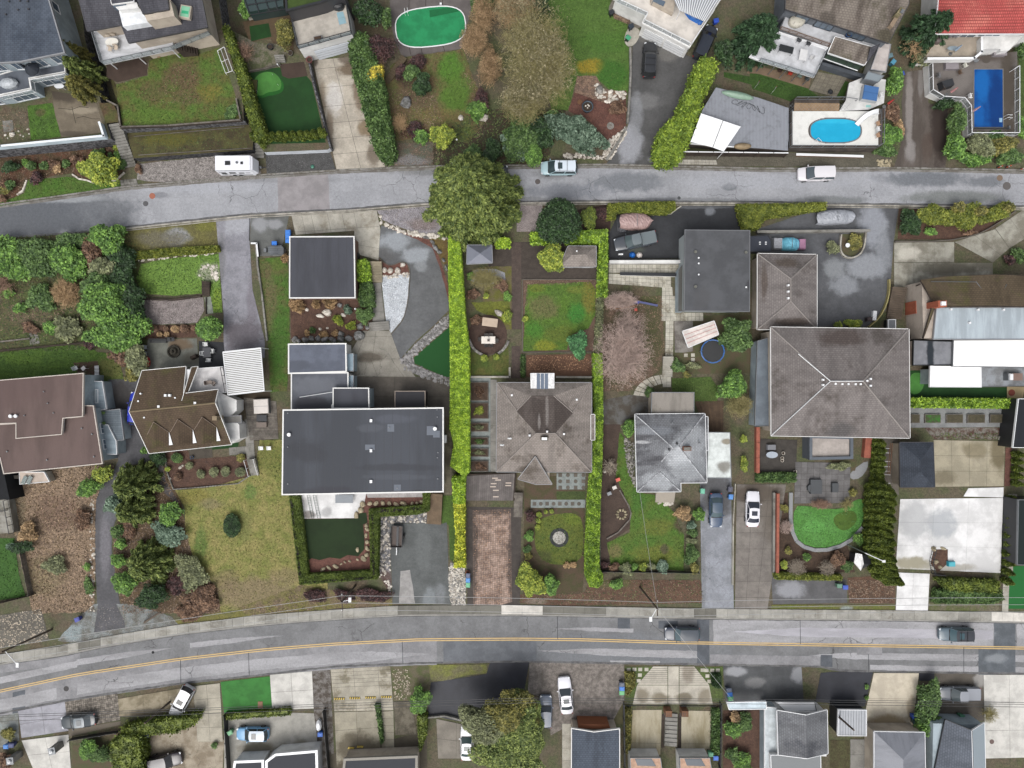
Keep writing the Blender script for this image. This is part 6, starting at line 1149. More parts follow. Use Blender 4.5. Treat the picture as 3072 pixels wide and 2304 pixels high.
for x,y in Z('1292 94 1325 94 1240 180 1523 153'):bg(h7,x,y,4.9,.35,.35,.3,ae)
p=P(1665,272,5.8);XB(p.x,p.y,3.5,.6,.55,2.2)('chimney',gm('ji',9864814,E=.3),h7);q=I('side_gable_walls','white gable end walls at right of dark brown roof','gable walls',Z('1690 60 1770 100 1840 130 1840 210 1790 260 1860 320 1865 430 1800 470 1740 320 1700 250'),2.6,aA,aA,None,.02);I('flue_roof','grey lean-to strip over white gable','lean-to',Z('1690 262 1875 250 1878 308 1720 308'),2.9,gm('ki',-8684158,0,.8,E=.2),None,a3,.02,.05)
fr('B1');bw=I('balcony','white balcony with a brown chair set beside ribbed carport roof','balcony',Z('1440 1420 1735 1400 1770 1600 1700 1600 1480 1600'),2.7,gm('li',-13552844,0,.7,E=.1),aA,ae,.02,.06);rail(bw,[(1735,1405),(1770,1595)],.9,an,1.1,2.7,hr=2.7)
table(1652,1520,(124,110,100),'round brown table on white balcony',.55,.5,0,2.7,True);chair(1625,1525,(130,116,108),'brown chair left of round table on white balcony',.2,2.7);chair(1675,1530,(130,116,108),'brown chair right of round table on white balcony',2.5,2.7)
cp=T('carport','ribbed white metal carport roof, square, beside grey driveway','carport',P(1895,1440));Q=[P(1733,1285,3),P(2028,1253,3),P(2055,1590,3),P(1772,1622,3)];PX([ec(q[:2])for q in Q],2.9,2.96)('roof_sheet',pm('mi',8420980,.5,n=.3),cp)
for i in eb(24):t=(i+.5)/24;a,b=Q[0].lerp(Q[3],t),Q[1].lerp(Q[2],t);q=(a+b)/2;XB(q.x,q.y,2.96,(b-a).length,.13,.05,atan2(b.y-a.y,b.x-a.x))('rib',ae,cp)
for a,b in zip(Q,Q[1:]+Q[:1]):q=(a+b)/2;XB(q.x,q.y,2.9,(b-a).length,.09,.13,atan2(b.y-a.y,b.x-a.x))('frame_edge',ae,cp);TB((a.x,a.y,0),(a.x,a.y,2.9),.06)('post',ae,cp)
fr('C1');MB=Z('1275 520 1460 520 1480 590 1920 560 1940 720 1750 780 1360 825 1300 700')
G('mulch_bed',MB,by,3,.03,label='brown mulch bed with clipped ball shrubs under the gabled house');ag('mulch_chips',MB,aj('cf'),25,.06,ai=3)
ab('garden_edging','scalloped stone edging along bottom of brown mulch bed',Z('1280 560 1300 700 1345 825 1600 805 1850 780 1945 715'),.25,.15,aN,cat='edging',aE=.4)
for x,y,r_,f,lb in((1375,580,46,'m','loose green shrub in top left of brown mulch bed'),(1470,640,32,'y','grey-green shrub among pale stones in mulch bed'),(1565,705,36,'y','first olive ball shrub from left in mulch bed'),(1663,690,40,'y','second olive ball shrub in mulch bed'),(1750,688,40,'y','third olive ball shrub in mulch bed'),(1875,690,44,'y','fourth olive ball shrub in mulch bed, next to steps'),(1385,730,34,'r','brown shrub in lower left of mulch bed'),(1305,665,20,'g','small yellow-green plant at left edge of mulch bed'),(1875,580,36,'o','low olive plant near concrete path')):ah(x,y,r_,.8,F_[f],lb,ls=.09,ap=5,lr=.7)
aP(Z('1400 655 20 12 30 1420 640 10 10 0 1320 740 12 10 0',5),ao('W_'),['pale flat stone by grey-green shrub','small pale stone beside flat one','pale stone near lower left edge of mulch bed'],'pale stones in brown mulch bed')
U('path',Z('1780 500 1960 485 1975 540 1785 560'),3,1,aN,4);U('path',Z('1900 280 1960 275 1985 590 1920 600'),1,5,aN,3);G('patio',Z('1470 510 1650 505 1655 575 1475 592'),gm('ni',-5525062,0,1,E=.3),5);aw(41,bL((40,80,120),.22),'plant_pot','blue pot on dark porch slab','pot',1500,575)
stairs('pale concrete steps with white sides at right end of mulch bed',(1950,590),(1985,715),1.1,6,.9,.1,aN,bW=ae);G('lawn',Z('1590 495 1700 470 1860 440 1850 500 1600 520'),cj,4)
G('deck',Z('1870 80 2100 60 2120 440 1960 450'),gm('oi',4734514,E=.3),3)
fr('C2');dkq=U('wooden_deck',Z('-50 110 205 140 222 430 0 445'),1,26,WD,4,.02,label='weathered grey wooden deck with hot tub',bo='board')
aw(42,lambda:[('shell',XB(0,0,0,2.1,2.05,.8,0,.03),at),('cover',XB(0,0,.8,2.05,2.,.1,0,.07),pm('pi',13683396,.55,n=.1)),('cover_fold',XB(0,0,.9,1.9,.04,.015),at,1,False)],'hot_tub','hot tub with a cream cover on weathered wooden deck','hot tub',86,178,.04,0,af=.8)
aw(43,lambda:[('top',XB(0,0,.35,1.4,.9,.05),an),('box',XB(0,-.9,0,1.4,.7,.5),pm('qi',8155240,.7)),('leg',XB(0,0,0,.8,.5,.35),an)],'patio_steps','black step and brown box in front of cream-covered hot tub','box',98,270)
for x,lb in((97,'white plastic chair on lawn, left of two'),(158,'white plastic chair on lawn, right of two')):chair(x,502,(236,238,240),lb,-1.5)
fr('C1');BLn=Z('1360 830 1600 815 1950 720 2000 560 2020 440 2420 440 2500 900 2530 1300 2560 1790 1720 1790 1690 1600 1500 1350 1440 1150 1440 980')
G('lawn',BLn,lawn('ri',(152,144,90),(124,130,68),[(1560,1250,50,110,6059576),(1500,880,120,60,8419896,.6),(1950,840,50,60,5798458,.7),(1640,940,90,40,8682080,.6),(2150,600,140,110,7370300,.7),(2380,1000,60,300,6322230,.7),(1900,1100,60,120,7370310,.5),(2000,1640,320,130,9075298),(1750,1560,120,100,8680540,.6),(2250,1500,160,60,9206880,.6)]),3,.06);aI(BLn,TY,16,.09);aI(Z('1980 500 2420 480 2480 1000 2300 1050'),TG,10)
ah(1805,1120,74,1.1,F_['d'],'dark oval shrub alone on big yellowing lawn',ry=100,ls=.11,ap=6,lr=.65,ak=1.2)
SP=Z('60 710 700 640 890 640 870 720 790 800 745 920 735 1780 250 1790 190 1500 110 1160')
G('dry_slope',SP,gm('si',-10521204,0,.5,E=.6,gs=6,bump=1,aQ=3,aa=Z('450 1000 160 150 7625808 .6 350 1500 150 150 8288340 .5 150 1000 50 200 8156252 .6',6)),3,.1,label='dry brown brambly slope');ag('dead_leaves',SP,bI,26,.07,ai=3);ag('dry_grass',SP,aj('ti',12230784,9074772),20,.12,ai=3,up=.3)
for x,y,rx,ry,h,f,lb in((795,700,80,75,2,'g','yellow-green shrub at corner of brown roof'),(700,800,100,75,2.2,'b','bright green shrub beside bend of lane'),(220,1170,80,80,1.6,'a','golden tan shrub on dry slope'),(170,1270,110,50,1.8,'d','dark green spreading shrub near left lawn'),(95,1270,40,36,1.4,'blue','grey-green tuft at corner of left lawn'),(640,1060,80,90,1.4,'r','reddish bramble mound on dry slope'),(435,1410,110,70,1.1,'y','sparse green patch on dry slope'),(675,1425,30,30,.8,'b','small light green plant left of lane'),(690,1580,40,70,.8,'m','green fringe plant left of lane')):ah(x,y,rx,h,F_[f],lb,ry=ry,ls=.14,ak=.7)
G('lawn',Z('-300 1205 110 1205 150 1500 200 1660 -300 1720'),lawn('ui',(66,104,42),(60,96,40)),4,.04);aI(Z('0 1210 110 1210 190 1650 0 1690'),TGD,18);fence('grey board fence along the small lower left lawn',[(150,1330),(215,1650)],1.1,WD);fence('dark board fence corner near the left pole',[(240,1650),(-200,1760)],1.,bG)
aq('border_stones',Z('700 900 740 900 735 1780 700 1780'),ao('W_'),60,.08,.2,'loose border stones along lane')
for x,y,r_,h,f,lb in((1110,760,185,6.5,'cedar','big golden green cedar right of lane, upper'),(1100,960,160,5.5,'cedar','big golden green cedar right of lane, second'),(1200,1370,210,5.,'cedar','broad yellowish cedar near lower lawn')):conifer(x,y,r_,h,F_[f],lb,ls=.22,ak=1.5,bq=.3,z0=.05)
for x,y,rx,ry,h,f,lb in((900,940,100,80,3,'blue','dusky blue-green shrub overhanging lane'),(1330,1020,90,110,2,'b','yellow-green leafy bush beside big lawn'),(1310,1180,130,100,1.8,'blue','grey-green shrub mass beside big lawn'),(915,1150,54,60,1.8,'m','round shrub on right kerb of lane, top'),(940,1240,50,50,1.5,'b','smaller bright shrub under round one by lane'),(925,1380,70,60,1.8,'b','green shrub on right of lane, middle'),(970,1550,100,110,2.6,'b','large bright shrub on right of lane, bottom'),(1010,1120,60,110,1,'r','autumn-coloured ground cover beside lane'),(1240,560,70,90,1.2,'d','dark ivy patch at corner of gabled house'),(1130,520,30,30,2,'b','small pale green bush against gabled house'),(1200,1650,130,110,2.4,'d','dark conifer bush near pole'),(1480,1480,130,160,1.4,'y','grey-green bramble slope at edge of big lawn'),(1550,1680,150,120,1.2,'r','brown bracken bank above sidewalk'),(1380,1560,90,100,1.4,'n','dark bramble between cedar and lawn')):ah(x,y,rx,h,F_[f],lb,ry=ry,ls=.17,ak=.8,ap=12,lr=.4)
IS=Z('940 1020 1100 700 1250 520 1290 700 1400 900 1470 1200 1500 1400 1700 1600 1720 1790 960 1790 880 1400 880 1150')
G('undergrowth',IS,gm('vi',-6837824,0,.6,E=.6,gs=6,bump=1),2,.1);ag('dead_leaves',IS,bI,25,.1,ai=2);G('path',Z('1230 640 1270 640 1290 760 1345 850 1390 920 1360 930 1280 850 1235 780'),gm('wi',-6315100,0,1,E=.3),5,.03)
fr('D1');GV=Z('480 500 620 330 780 200 960 200 1080 200 1420 300 1480 370 1140 440 600 520')
G('gravel_verge',GV,gm('xi',9344148,7236708,.6,E=.5,gs=7,bump=.8,aa=[(600,430,80,60,10530996,.6)]),5,.1);G('driveway',Z('815 180 955 180 1030 330 1040 400 780 440'),gm('fi'),6,.03);ag('gravel',GV,aj('be'),14,.06,ai=5)
RK=Z('-200 320 340 240 410 500 -200 590');G('leafy_pad',RK,gm('yi',-7367780,0,1.5,E=.4,aa=[(100,480,150,60,8157294,.5)]),4,.03);ag('fallen_leaves',RK,aj('zi',12891808,9866364),14,.12,ai=4)
G('verge',Z('1280 360 2212 200 2212 300 1500 380'),lawn('aj',(122,118,64),(110,108,66)),4,.06);ah(1580,270,150,.8,F_['r'],'russet bracken clump beside sidewalk',ry=70,ls=.12,ak=.8);aG(636,330,(70,80,170),'violet-blue crate lying on gravel verge',.4)
fr('D2');G('verge',Z('-100 230 420 40 1180 160 1180 220 600 240 0 310'),lawn('bj',(124,108,88),(120,116,66)),4,.06);ag('dead_leaves',Z('0 240 420 60 1180 130 1180 215 0 290'),bI,16,.08,ai=4)
for x,rx,lb in((545,90,'dark maroon mound under square hedge, left'),(780,90,'dark maroon mound under square hedge, middle'),(1010,150,'long dark maroon mound under square hedge, right')):ah(x,130,rx,.9,F_['n'],lb,ry=62,ls=.12,ak=.9)
#centre-left
fr('B2');RD=gm('cj',-5000790,0,.3,E=.14,gs=10,al=.75,bump=.15,ax=(1,.25),aa=[]);RD2=gm('dj',-6053994,0,.5,E=.16,gs=10,al=.6,bump=.15,aa=[(540,1560,200,80,7369852,.6),(520,1690,160,60,3421244)])
U('driveway',Z('320 215 985 180 1015 330 355 375'),[0,.12,.23,.42,.59,.73,1],[0,.86,1],ba,3,.03,label='pale concrete forecourt north of the flat dark garage');U('driveway',Z('810 330 1015 330 1000 575 815 520'),1,[0,.62,1],ba,3,.03)
DVA=Z('1015 330 1020 300 1150 345 1300 400 1420 470 1500 620 1540 780 1545 960 1440 1070 1290 1200 1170 1340 1160 1360 1090 1150 1190 1040 1230 900 1245 650 1215 590 1170 585 1120 612 1070 605 1000 540')
G('driveway',DVA,gm('ej',-7106160,0,.4,E=.2,al=.7,aQ=3,aa=[(1120,430,120,80,10791600),(1290,530,110,60,10791600),(1330,620,50,40,9869982,.7),(1060,520,60,60,6052956,.7)]),4,.02,label='curving grey asphalt driveway beside the lime hedge')
GP4=Z('985 180 1400 150 1560 150 1560 430 1480 370 1360 380 1150 310 1030 260');G('gravel_bank',GP4,gm('fj',-11052202,0,1,E=.7,gs=7,bump=1,aa=[(1350,290,120,50,8679528,.6),(1480,450,60,80,6841404,.7)]),3,.05);ag('gravel',GP4,aj('be'),60,.06,ai=3)
aq('border_stones',Z('1000 200 1040 280 1200 340 1400 370 1520 390 1520 410 1380 395 1180 360 1020 290'),ao('W_'),110,.1,.3,'white border stones above curving driveway');G('mulch_strip',Z('1050 310 1200 350 1380 390 1470 540 1540 760 1550 900 1480 640 1420 480 1300 410 1150 350'),bs,5,.04);G('moss_bank',Z('1380 385 1530 400 1550 600 1500 600 1440 460'),lawn('gj',(112,98,56),(104,84,52)),4,.04)
aP(Z('1440 470 30 18 -50 1470 505 26 18 -50 1505 570 24 14 -60 1525 630 22 12 -70 1420 430 22 14 -40 1370 395 30 14 -10',5),ao(),['%s grey boulder between curving driveway and lime hedge'%s for s in('first','second','third','fourth','topmost','flattest')],'grey boulders beside curving driveway')
G('mulch_bed',Z('1005 560 1080 615 1165 590 1225 600 1240 690 1020 690'),bs,6,.02);aP(Z('1090 650 24 24 10 1145 648 26 24 0 1188 608 22 20 0 1045 645 22 24 0',5),ao('W_'),['flat pale boulder in red bed, left of square one','square pale-blue boulder in red bed by pale steps','pale boulder at tip of red bed','brown boulder at left of red bed'],'boulders in small red bed')
WG=Z('1020 700 1240 680 1225 900 1190 1030 1095 1140 1060 1070');G('gravel_bed',WG,gm('hj',-12896976,0,1,E=.6,gs=8,bump=.9),4,.02);ag('gravel',WG,aj('ij',14870252,9870500),70,.06,ai=4);aq('border_stones',Z('1020 690 1240 670 1240 700 1020 715'),ao('W_'),40,.1,.2);ab('kerb_edge','thin dark kerb curving round white gravel bed',aD(Z('1000 555 1065 607 1110 612 1175 583 1225 595 1248 660 1228 900 1190 1040 1095 1150'),1,False),.12,.1,bU,cat='edging',af=.1)
stairs('upper flight of pale steps east of flat dark garage',(960,580),(968,745),2.2,8,.9,.1,gm('jj',-10524288,0,1,E=.25),name='garden_steps');U('path',Z('950 750 1020 745 1050 1050 955 1050'),1,4,aN,4);stairs('lower flight of pale steps east of the rock garden',(1000,1050),(1010,1120),2.8,4,.5,.08,aN,name='garden_steps')
U('patio',Z('880 1120 1090 1120 1170 1340 750 1340'),[0,.16,.48,1],[0,.2,1],gm('kj',-10525842,0,.5,E=.3,aV=.5,aa=[(940,1330,100,40,5524546)]),3,.03);U('patio',Z('750 1340 1170 1340 1290 1480 750 1475'),[0,.45,.83,1],1,gm('kj'),3,.03)
U('patio',Z('750 1475 1300 1480 1560 1560 1560 1760 750 1760')[:1]+Z('1560 1480 1560 1790 750 1790'),[0,.46,1],2,bU,2,.03,label='wet dark concrete yard between the flat roofs')
MBd=Z('310 870 830 870 960 1000 940 1090 870 1190 320 1200');G('mulch_bed',MBd,by,4,.03);ag('mulch_chips',MBd,aj('cf'),25,.06,ai=4)
aP(Z('345 1190 28 26 380 1200 20 16 430 1192 32 20 478 1182 32 20 526 1182 22 28 582 1186 36 26 640 1188 36 22 705 1182 34 26 768 1180 34 24 845 1155 46 48 855 1088 32 28 705 1145 30 26 910 1090 20 20 700 920 22 20',4),ao(),['%s dark boulder along foot of rock garden'%s for s in('leftmost','second','third','fourth','fifth','sixth','seventh','eighth','ninth')]+['biggest dark boulder at right corner of rock garden','boulder above biggest corner boulder','grey boulder among orange grasses','small boulder at path edge','dark boulder near garage wall'],'boulders of the rock garden')
aP(Z('595 975 38 34 0 548 1005 34 18 -10 440 955 22 14 -20 725 1000 26 14 -30 545 1108 14 12 0 600 1100 12 10 0',5),ao('W_'),['largest pale boulder in rock garden','long flat pale-blue stone below largest pale boulder','white stone at upper left of rock garden','brown flat stone at right of rock garden','small round stone, left of two, in mulch','small round stone, right of two, in mulch'],'feature stones of rock garden')
for x,y,r_,f,h,lb in((375,930,70,'a',.8,'pale straw grass clump at upper left of rock garden'),(620,905,60,'a',.8,'straw grass clump against garage'),(510,910,40,'a',.7,'small straw clump between two larger ones'),(690,1040,46,'g',.7,'yellow-green clump in middle of rock garden'),(785,1085,42,'g',.8,'lime-yellow shrub near corner boulder'),(485,1115,28,'m',.5,'small green plant in rock garden'),(570,1150,36,'a',.5,'orange grass tuft between foot boulders, middle'),(445,1140,26,'a',.5,'orange grass tuft between foot boulders, left'),(665,1140,30,'a',.5,'orange grass tuft between foot boulders, right'),(275,560,40,'a',1,'straw plant at left corner of dark garage'),(760,960,40,'blue',.5,'grey-green creeping plant in rock garden')):ah(x,y,r_,h,F_[f],lb,ls=.1,ak=.8,up=.4)
ah(892,1005,70,1.8,F_['m'],'dark green shrub at right of rock garden',ls=.12,ak=1.1);hedge(Z('822 575 900 565 925 590 930 730 835 730'),1.5,F_['lim2'],'bright lime square hedge block beside garage steps',ls=.13,ak=1.2);hedge(Z('860 750 930 735 950 800 955 925 860 920 845 860'),1.3,F_['m'],'dark green rounded hedge block below lime one',ls=.12,bu=.12)
q=LH(P(823,952).x,P(823,952).y,Z('.12 .3 .14 .4 .05 .5'),10).tube(P(823,952),P(823,952,.35),.03)('garden_lamp',ae);bh(q,'small white lamp in rock garden','lamp')
ga=I('garage','square flat dark roof garage with thin white edge by forecourt','garage',Z('308 388 812 386 820 866 306 868'),3.2,RD,gm('lj',8677468,E=.15),aU,.15,.12);
for i in eb(1,9):a,b=P(308+63*i,392,3.205),P(308+63.5*i,862,3.205);XB((a.x+b.x)/2,(a.y+b.y)/2,3.2,.05,abs(a.y-b.y),.008)('roof_seam',pm('mj',3948100,.7),ga)
I('meter_box','black box at right side of flat dark garage','box',Z('820 512 842 512 842 552 820 552'),1.,an,an,None,0)
fr('B2');a1=I('annex','upper blue-grey flat-roofed annex with double white edge','annex',Z('298 1222 748 1218 752 1440 298 1455'),3.4,gm('nj',-7107200,0,.4,E=.12,aa=[(400,1400,120,40,5527650,.7)]),aA,aU,.1,.14)
I('annex','lower blotchy flat-roofed annex with an antenna pole on top','annex',Z('320 1450 765 1445 765 1570 640 1700 640 1740 320 1740'),3.,RD2,aA,aU,.1,.12);q=T('antenna_mast','long white antenna pole lying on blotchy flat roof','antenna',P(515,1615,3));TB(P(385,1637,3.15),P(640,1598,3.4),.04)('pole',ae,q)
for y0,y1 in((1298,1435),(1468,1560)):o=I('bay_window','pale blue glazed bay right of flat annex, '+('upper'if y0<1400 else'lower'),'bay window',[(752,y0),(805,y0),(805,y1),(752,y1)],2.4,pm('oj',9874618,.2),aR,a3,.02,.04)
fr('C2');I('annex','small dark flat roof box stepping up against main roof','annex',Z('645 35 925 35 928 195 645 195'),3.9,RD,aR,aU,.1,.1);I('skylight_box','long dark framed canopy roof in wet yard','canopy',Z('1127 60 1363 60 1363 190 1127 190'),3.2,gm('pj',3815998,E=.15),an,pm('qj',9865340,.5),.1,.07)
hm=I('house','large flat-roofed house with blue-black felt roof and thin white edge','house',Z('256 205 1505 188 1505 845 248 868'),5.2,gm('rj',-5001304,0,.25,E=.14,gs=10,al=.7,bump=.15,ax=(1,.15),aa=Z('1150 260 160 30 5790822 .7 1000 330 100 30 6053992 .5 520 500 140 80 3816514 .7 1200 620 300 25 3816514 .6 1200 690 250 20 5790820 .5 700 800 200 40 3947588 .7 1400 820 120 30 3421242 .7 400 820 160 30 3816514 .6',6)),aA,aU,.35,.14)
for i in eb(1,19):x=256+1249*i/19;a,b=P(x,212,5.2),P(x-4,852,5.2);XB((a.x+b.x)/2,(a.y+b.y)/2,FR[3]+5.2,.04,abs(a.y-b.y),.008)('roof_seam',pm('mj'),hm)
for x,y in((943,290),(943,523),(943,762)):bg(hm,x,y,5.2,.36,.42,.25,ae)
for x,y,w_,h_ in Z('1095 347 50 56 1408 368 64 66 1450 395 50 50 933 497 70 40 1147 812 50 46',4):p=P(x,y,5.2);XB(p.x,p.y,5.2,m(w_),m(h_),.012 if x!=1450 else.018)('roof_patch',gm('sj',7633540,E=.15),hm)
for x,y in((308,398),(1440,352)):vent(hm,x,y,5.2,.22,.4,ae)
for x,y in Z('295 232 295 495 295 782 1455 205 1457 262 1462 538 1460 742 1458 578 1083 345 1145 815'):vent(hm,x,y,5.2,.07,.15,at)
aw(44,lambda:[('box',XB(0,0,0,.5,1.1,.8,0,.02),ae),('grille',XB(-.26,0,.15,.02,.9,.5),at)],'air_conditioner','white air conditioner box at right side of large flat-roofed house','air conditioner',1520,430);U('side_path',Z('1500 350 1570 350 1570 865 1500 865'),1,[0,.2,.38,.55,.7,.82,1],gm('tj',8156772,6051400,.6,E=.3,a7=.25),3,.02)
terrace('terrace',Z('385 866 905 850 1345 850 1350 970 930 985 935 1500 430 1520'),.9,bC,bs,'raised south garden inside the square hedge',af=.9);fr('C2',.9)
G('patio',Z('385 855 905 850 890 930 810 1048 395 1052'),gm('uj',-14869218,0,.4,E=.1,aa=[(450,1020,50,25,7892584),(600,1000,40,40,9211020,.6),(420,940,30,50,11184296,.6)]),3,.01,label='white concrete patio under the flat-roofed house');G('ledge',Z('905 858 1342 850 1342 885 915 890'),gm('vj',-12104882,0,1.5,E=.4),4)
G('turf',Z('395 1056 810 1050 860 1008 905 1005 915 1080 880 1100 890 1200 890 1290 840 1345 760 1335 700 1365 620 1355 540 1375 480 1360 440 1385 425 1370'),gm('wj',-2242072,0,.5,E=.18,gs=20,bump=.2),4,label='dark artificial turf square inside the clipped hedge')
ag('mulch_chips',Z('925 890 1342 885 1348 960 930 985'),aj('cf'),30,.05,ai=3)
bl=['%s cream boulder of row below flat roof'%s for s in('first','second','third','fourth','fifth','long sixth','seventh','eighth','ninth')]
aP(Z('930 935 16 24 978 937 24 18 1033 934 22 18 1080 935 20 18 1135 942 26 16 1196 938 34 20 1260 935 18 12 1298 932 14 14 1334 922 16 18',4),ao('cream_stone',(206,196,180),(160,150,134)),bl,'cream boulders below the flat roof')
aP(Z('872 942 26 26 858 985 28 26 825 1025 30 20 905 1105 18 18 912 1135 16 26 902 1185 14 24 908 1235 18 20 912 1285 16 28 905 1335 20 20 880 1365 28 20 835 1370 14 10 665 1425 28 16 614 1437 28 14 567 1448 24 14 708 1405 12 8 738 1390 12 8 775 1384 14 8 836 1293 24 14',4),ao('cream_stone'),['%s cream boulder around dark turf square'%s for s in('top corner','second','third','fourth','fifth','sixth','seventh','eighth','ninth','brightest corner','small flat','right bottom-row','middle bottom-row','left bottom-row','tiny leftward','tiny middle','tiny rightward','lone')],'cream boulders around dark turf')
table(742,893,(126,134,142),'grey table roof half under house on white patio',2.4,1.1,0);q=T('ladders','x','x y',P(470,950));q['label']='pair of green ladders lying side by side on white patio';q['category']='ladders'
for x0,x1 in Z('443 478 465 497 490 525 512 547'):TB(P(x0,870,.25),P(x1,1048,.15),.03)('ladder_rail',pm('xj',4611156,.5),q)
for i in eb(10):
 t=i/9
 for x0,x1 in((443,465),(490,512)):TB(P(x0+35*t,870+178*t,.22),P(x1+33*t,870+178*t,.22),.018,n=4)('rung',pm('xj'),q)
fr('C2');HG=aj('yj',c(6056998,1.5),c(5004320,1.5),c(4083228,1.4))
for az,lb in((Z('305 880 380 878 452 1500 385 1560'),'left arm of square clipped hedge'),(Z('385 1565 450 1490 940 1462 985 1520'),'bottom arm of square clipped hedge'),(Z('925 985 995 1030 985 1525 940 1465'),'right arm of square clipped hedge'),(Z('925 985 1350 950 1352 990 1390 990 1300 1020 995 1035'),'upper right arm of square clipped hedge'),(Z('1345 855 1395 855 1388 990 1350 985'),'short end of clipped hedge against house')):hedge(az,1.9,HG,lb,ls=.085,bu=.035,ak=1.2)
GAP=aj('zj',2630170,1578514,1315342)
for az in(Z('312 890 324 890 398 1500 386 1500'),Z('940 985 1340 965 1335 982 960 1008'),Z('944 1010 962 1010 968 1500 956 1500'),Z('400 1545 960 1505 960 1513 400 1556')):fr('C2',1.88);o=ag('hedge_gap_flecks',az,GAP,45,.13,ai=0,up=.6,jz=.05)  # near-black flecks strewn in strips along the hedge tops
fr('C2');SB=Z('1000 1040 1395 1000 1395 1085 1085 1090 1100 1660 1010 1500');G('stone_bank',SB,gm('ak',9868954,6315612,1.6,E=.6,gs=6,bump=1,aa=[(1050,1560,50,120,5914678)]),3,.04);aq('rubble',SB,ao('W_'),200,.08,.2,'rubble bank around lower parking bay')
stairs('brown stepped path from flat-roofed house down to parking bay',(1440,860),(1430,1095),2.,10,1.2,.1,gm('bk',-8153686,0,1,E=.25),name='garden_steps')
G('lawn',Z('1485 880 1580 870 1600 1100 1595 1400 1555 1370 1545 1100 1470 1080 1460 960'),lawn('ck',(78,104,44),(72,96,40)),4,.04)
PKB=Z('1085 1092 1395 1085 1470 1100 1530 1080 1540 1300 1545 1560 1560 1715 1110 1715');G('parking_bay',PKB,gm('dk',-6448742,0,.4,E=.22,al=.7,aQ=3,aa=Z('1400 1680 60 80 9212566 .7 1480 1640 40 80 8948880 .6 1350 1250 60 200 7238258 .6',6)),4,.02,label='dark asphalt parking bay with a trailer');G('worn_patch',Z('1170 1460 1245 1450 1285 1710 1160 1710'),gm('ek',-11184294,0,1,E=.15),5,.04)
def bV():
 k=pm('fk',5523522,.7,n=.4);pr=[('floor',XB(0,0,.5,2.9,1.5,.06),k),('drawbar',XB(2.,0,.45,1.2,.1,.08),ae),('jockey_wheel',TB((2.1,-.05,.2),(2.1,.05,.2),.2,n=10),ae),('load',XB(0,.1,.56,2.6,.3,.12),an)]+[('side_board',XB(0,s*.77,.5,2.9,.05,.4),an)for s in(-1,1)]+[('end_board',XB(s*1.47,0,.5,.05,1.55,.4),an)for s in(-1,1)]+[('wheel',TB((0,s*.85,.32),(0,s*1.02,.32),.32,n=12),dC,None,True)for s in(-1,1)];return pr
aw(45,bV,'utility_trailer','brown open utility trailer in dark parking bay','trailer',1142,1190,-pi/2-.03,af=.6)
CB=Z('1560 1390 1670 1440 1680 1600 1672 1790 1600 1790 1560 1700 1540 1500');G('cobble_bank',CB,gm('gk',10789534,7368298,2,E=.6,gs=6,bump=1),5,.03);aq('cobbles',CB,ao('W_'),420,.07,.15,'pale cobble strip between parking bay and brick drive')
fr('B2');LM=F_['lime'];hedge(Z('1545 385 1600 365 1632 450 1650 720 1668 1000 1700 1260 1702 1600 1700 1715 1558 1715 1560 1400 1555 1000 1546 700'),2.6,LM,'upper run of the long lime-green clipped hedge',ls=.1,bu=.04)
fr('C2');hedge(Z('1558 195 1702 190 1704 690 1670 725 1560 640 1590 480 1556 350'),2.4,LM,'middle run of the long lime-green clipped hedge',ls=.1,bu=.04);hedge(Z('1575 735 1668 725 1662 930 1588 935'),2.2,LM,'short square run of the long lime hedge below the house',ls=.14,ak=1.2);hedge(Z('1588 940 1666 935 1660 1150 1668 1430 1590 1430 1604 1200'),1.7,aj('hk',c(14079026,1.4),c(10531874,1.4),7242270),'yellowest narrow end of the long lime hedge',ls=.14,ak=.9)
fr('B3');dB=F_['lim2'];hedge(Z('240 355 330 355 400 380 400 430 245 435'),1.8,dB,'short lime hedge left of the dark round tree',ls=.13,ak=1.2);hedge(Z('540 350 835 335 835 435 515 432'),1.9,dB,'lime hedge right of the dark round tree',ls=.13,ak=1.2);hedge(Z('780 435 835 435 830 850 765 850'),1.9,dB,'upper right lime hedge, running down from the corner',ls=.13,ak=1.2);hedge(Z('-30 400 70 400 75 460 -30 460'),1.6,LM,'short lime hedge under the tall cedar',ls=.13)
hedge(Z('765 850 800 850 795 1280 740 1280'),1.3,F_['y'],'thin grey-green middle stretch of right hedge',ls=.13,ak=.7)
fr('C3');hedge(Z('728 -230 795 -230 800 300 790 700 775 1000 770 1440 800 1500 795 1560 760 1590 700 1580 670 1500 668 1350 690 900 712 650 740 300 735 0'),2.,dB,'long right lime hedge running down to the main road',ls=.1,bu=.04)
fr('S');conifer(1424,622,144,17,F_['cedar'],'giant golden-green cedar overhanging upper road',ls=.27,ak=2.6,bq=.3,z0=.03,dt=.3)
fr('B3');FL_=gm('ik',-5261378,0,1.2,E=.4,gs=9,bump=.6);G('paving',Z('-90 430 780 430 780 720 -90 720'),FL_,3);G('garden_bed',Z('-120 620 100 620 90 1110 -60 1110 -130 900'),gm('jk',7234636,6842416,.8,E=.5,gs=8,bump=.9),3,.04)
VP=Z('130 130 330 130 330 350 130 350');G('gravel_bank',VP,gm('oh'),3);G('garden_bed',Z('550 190 860 130 860 340 540 350'),gm('kk',-4864564,0,1,E=.5,gs=8),3)
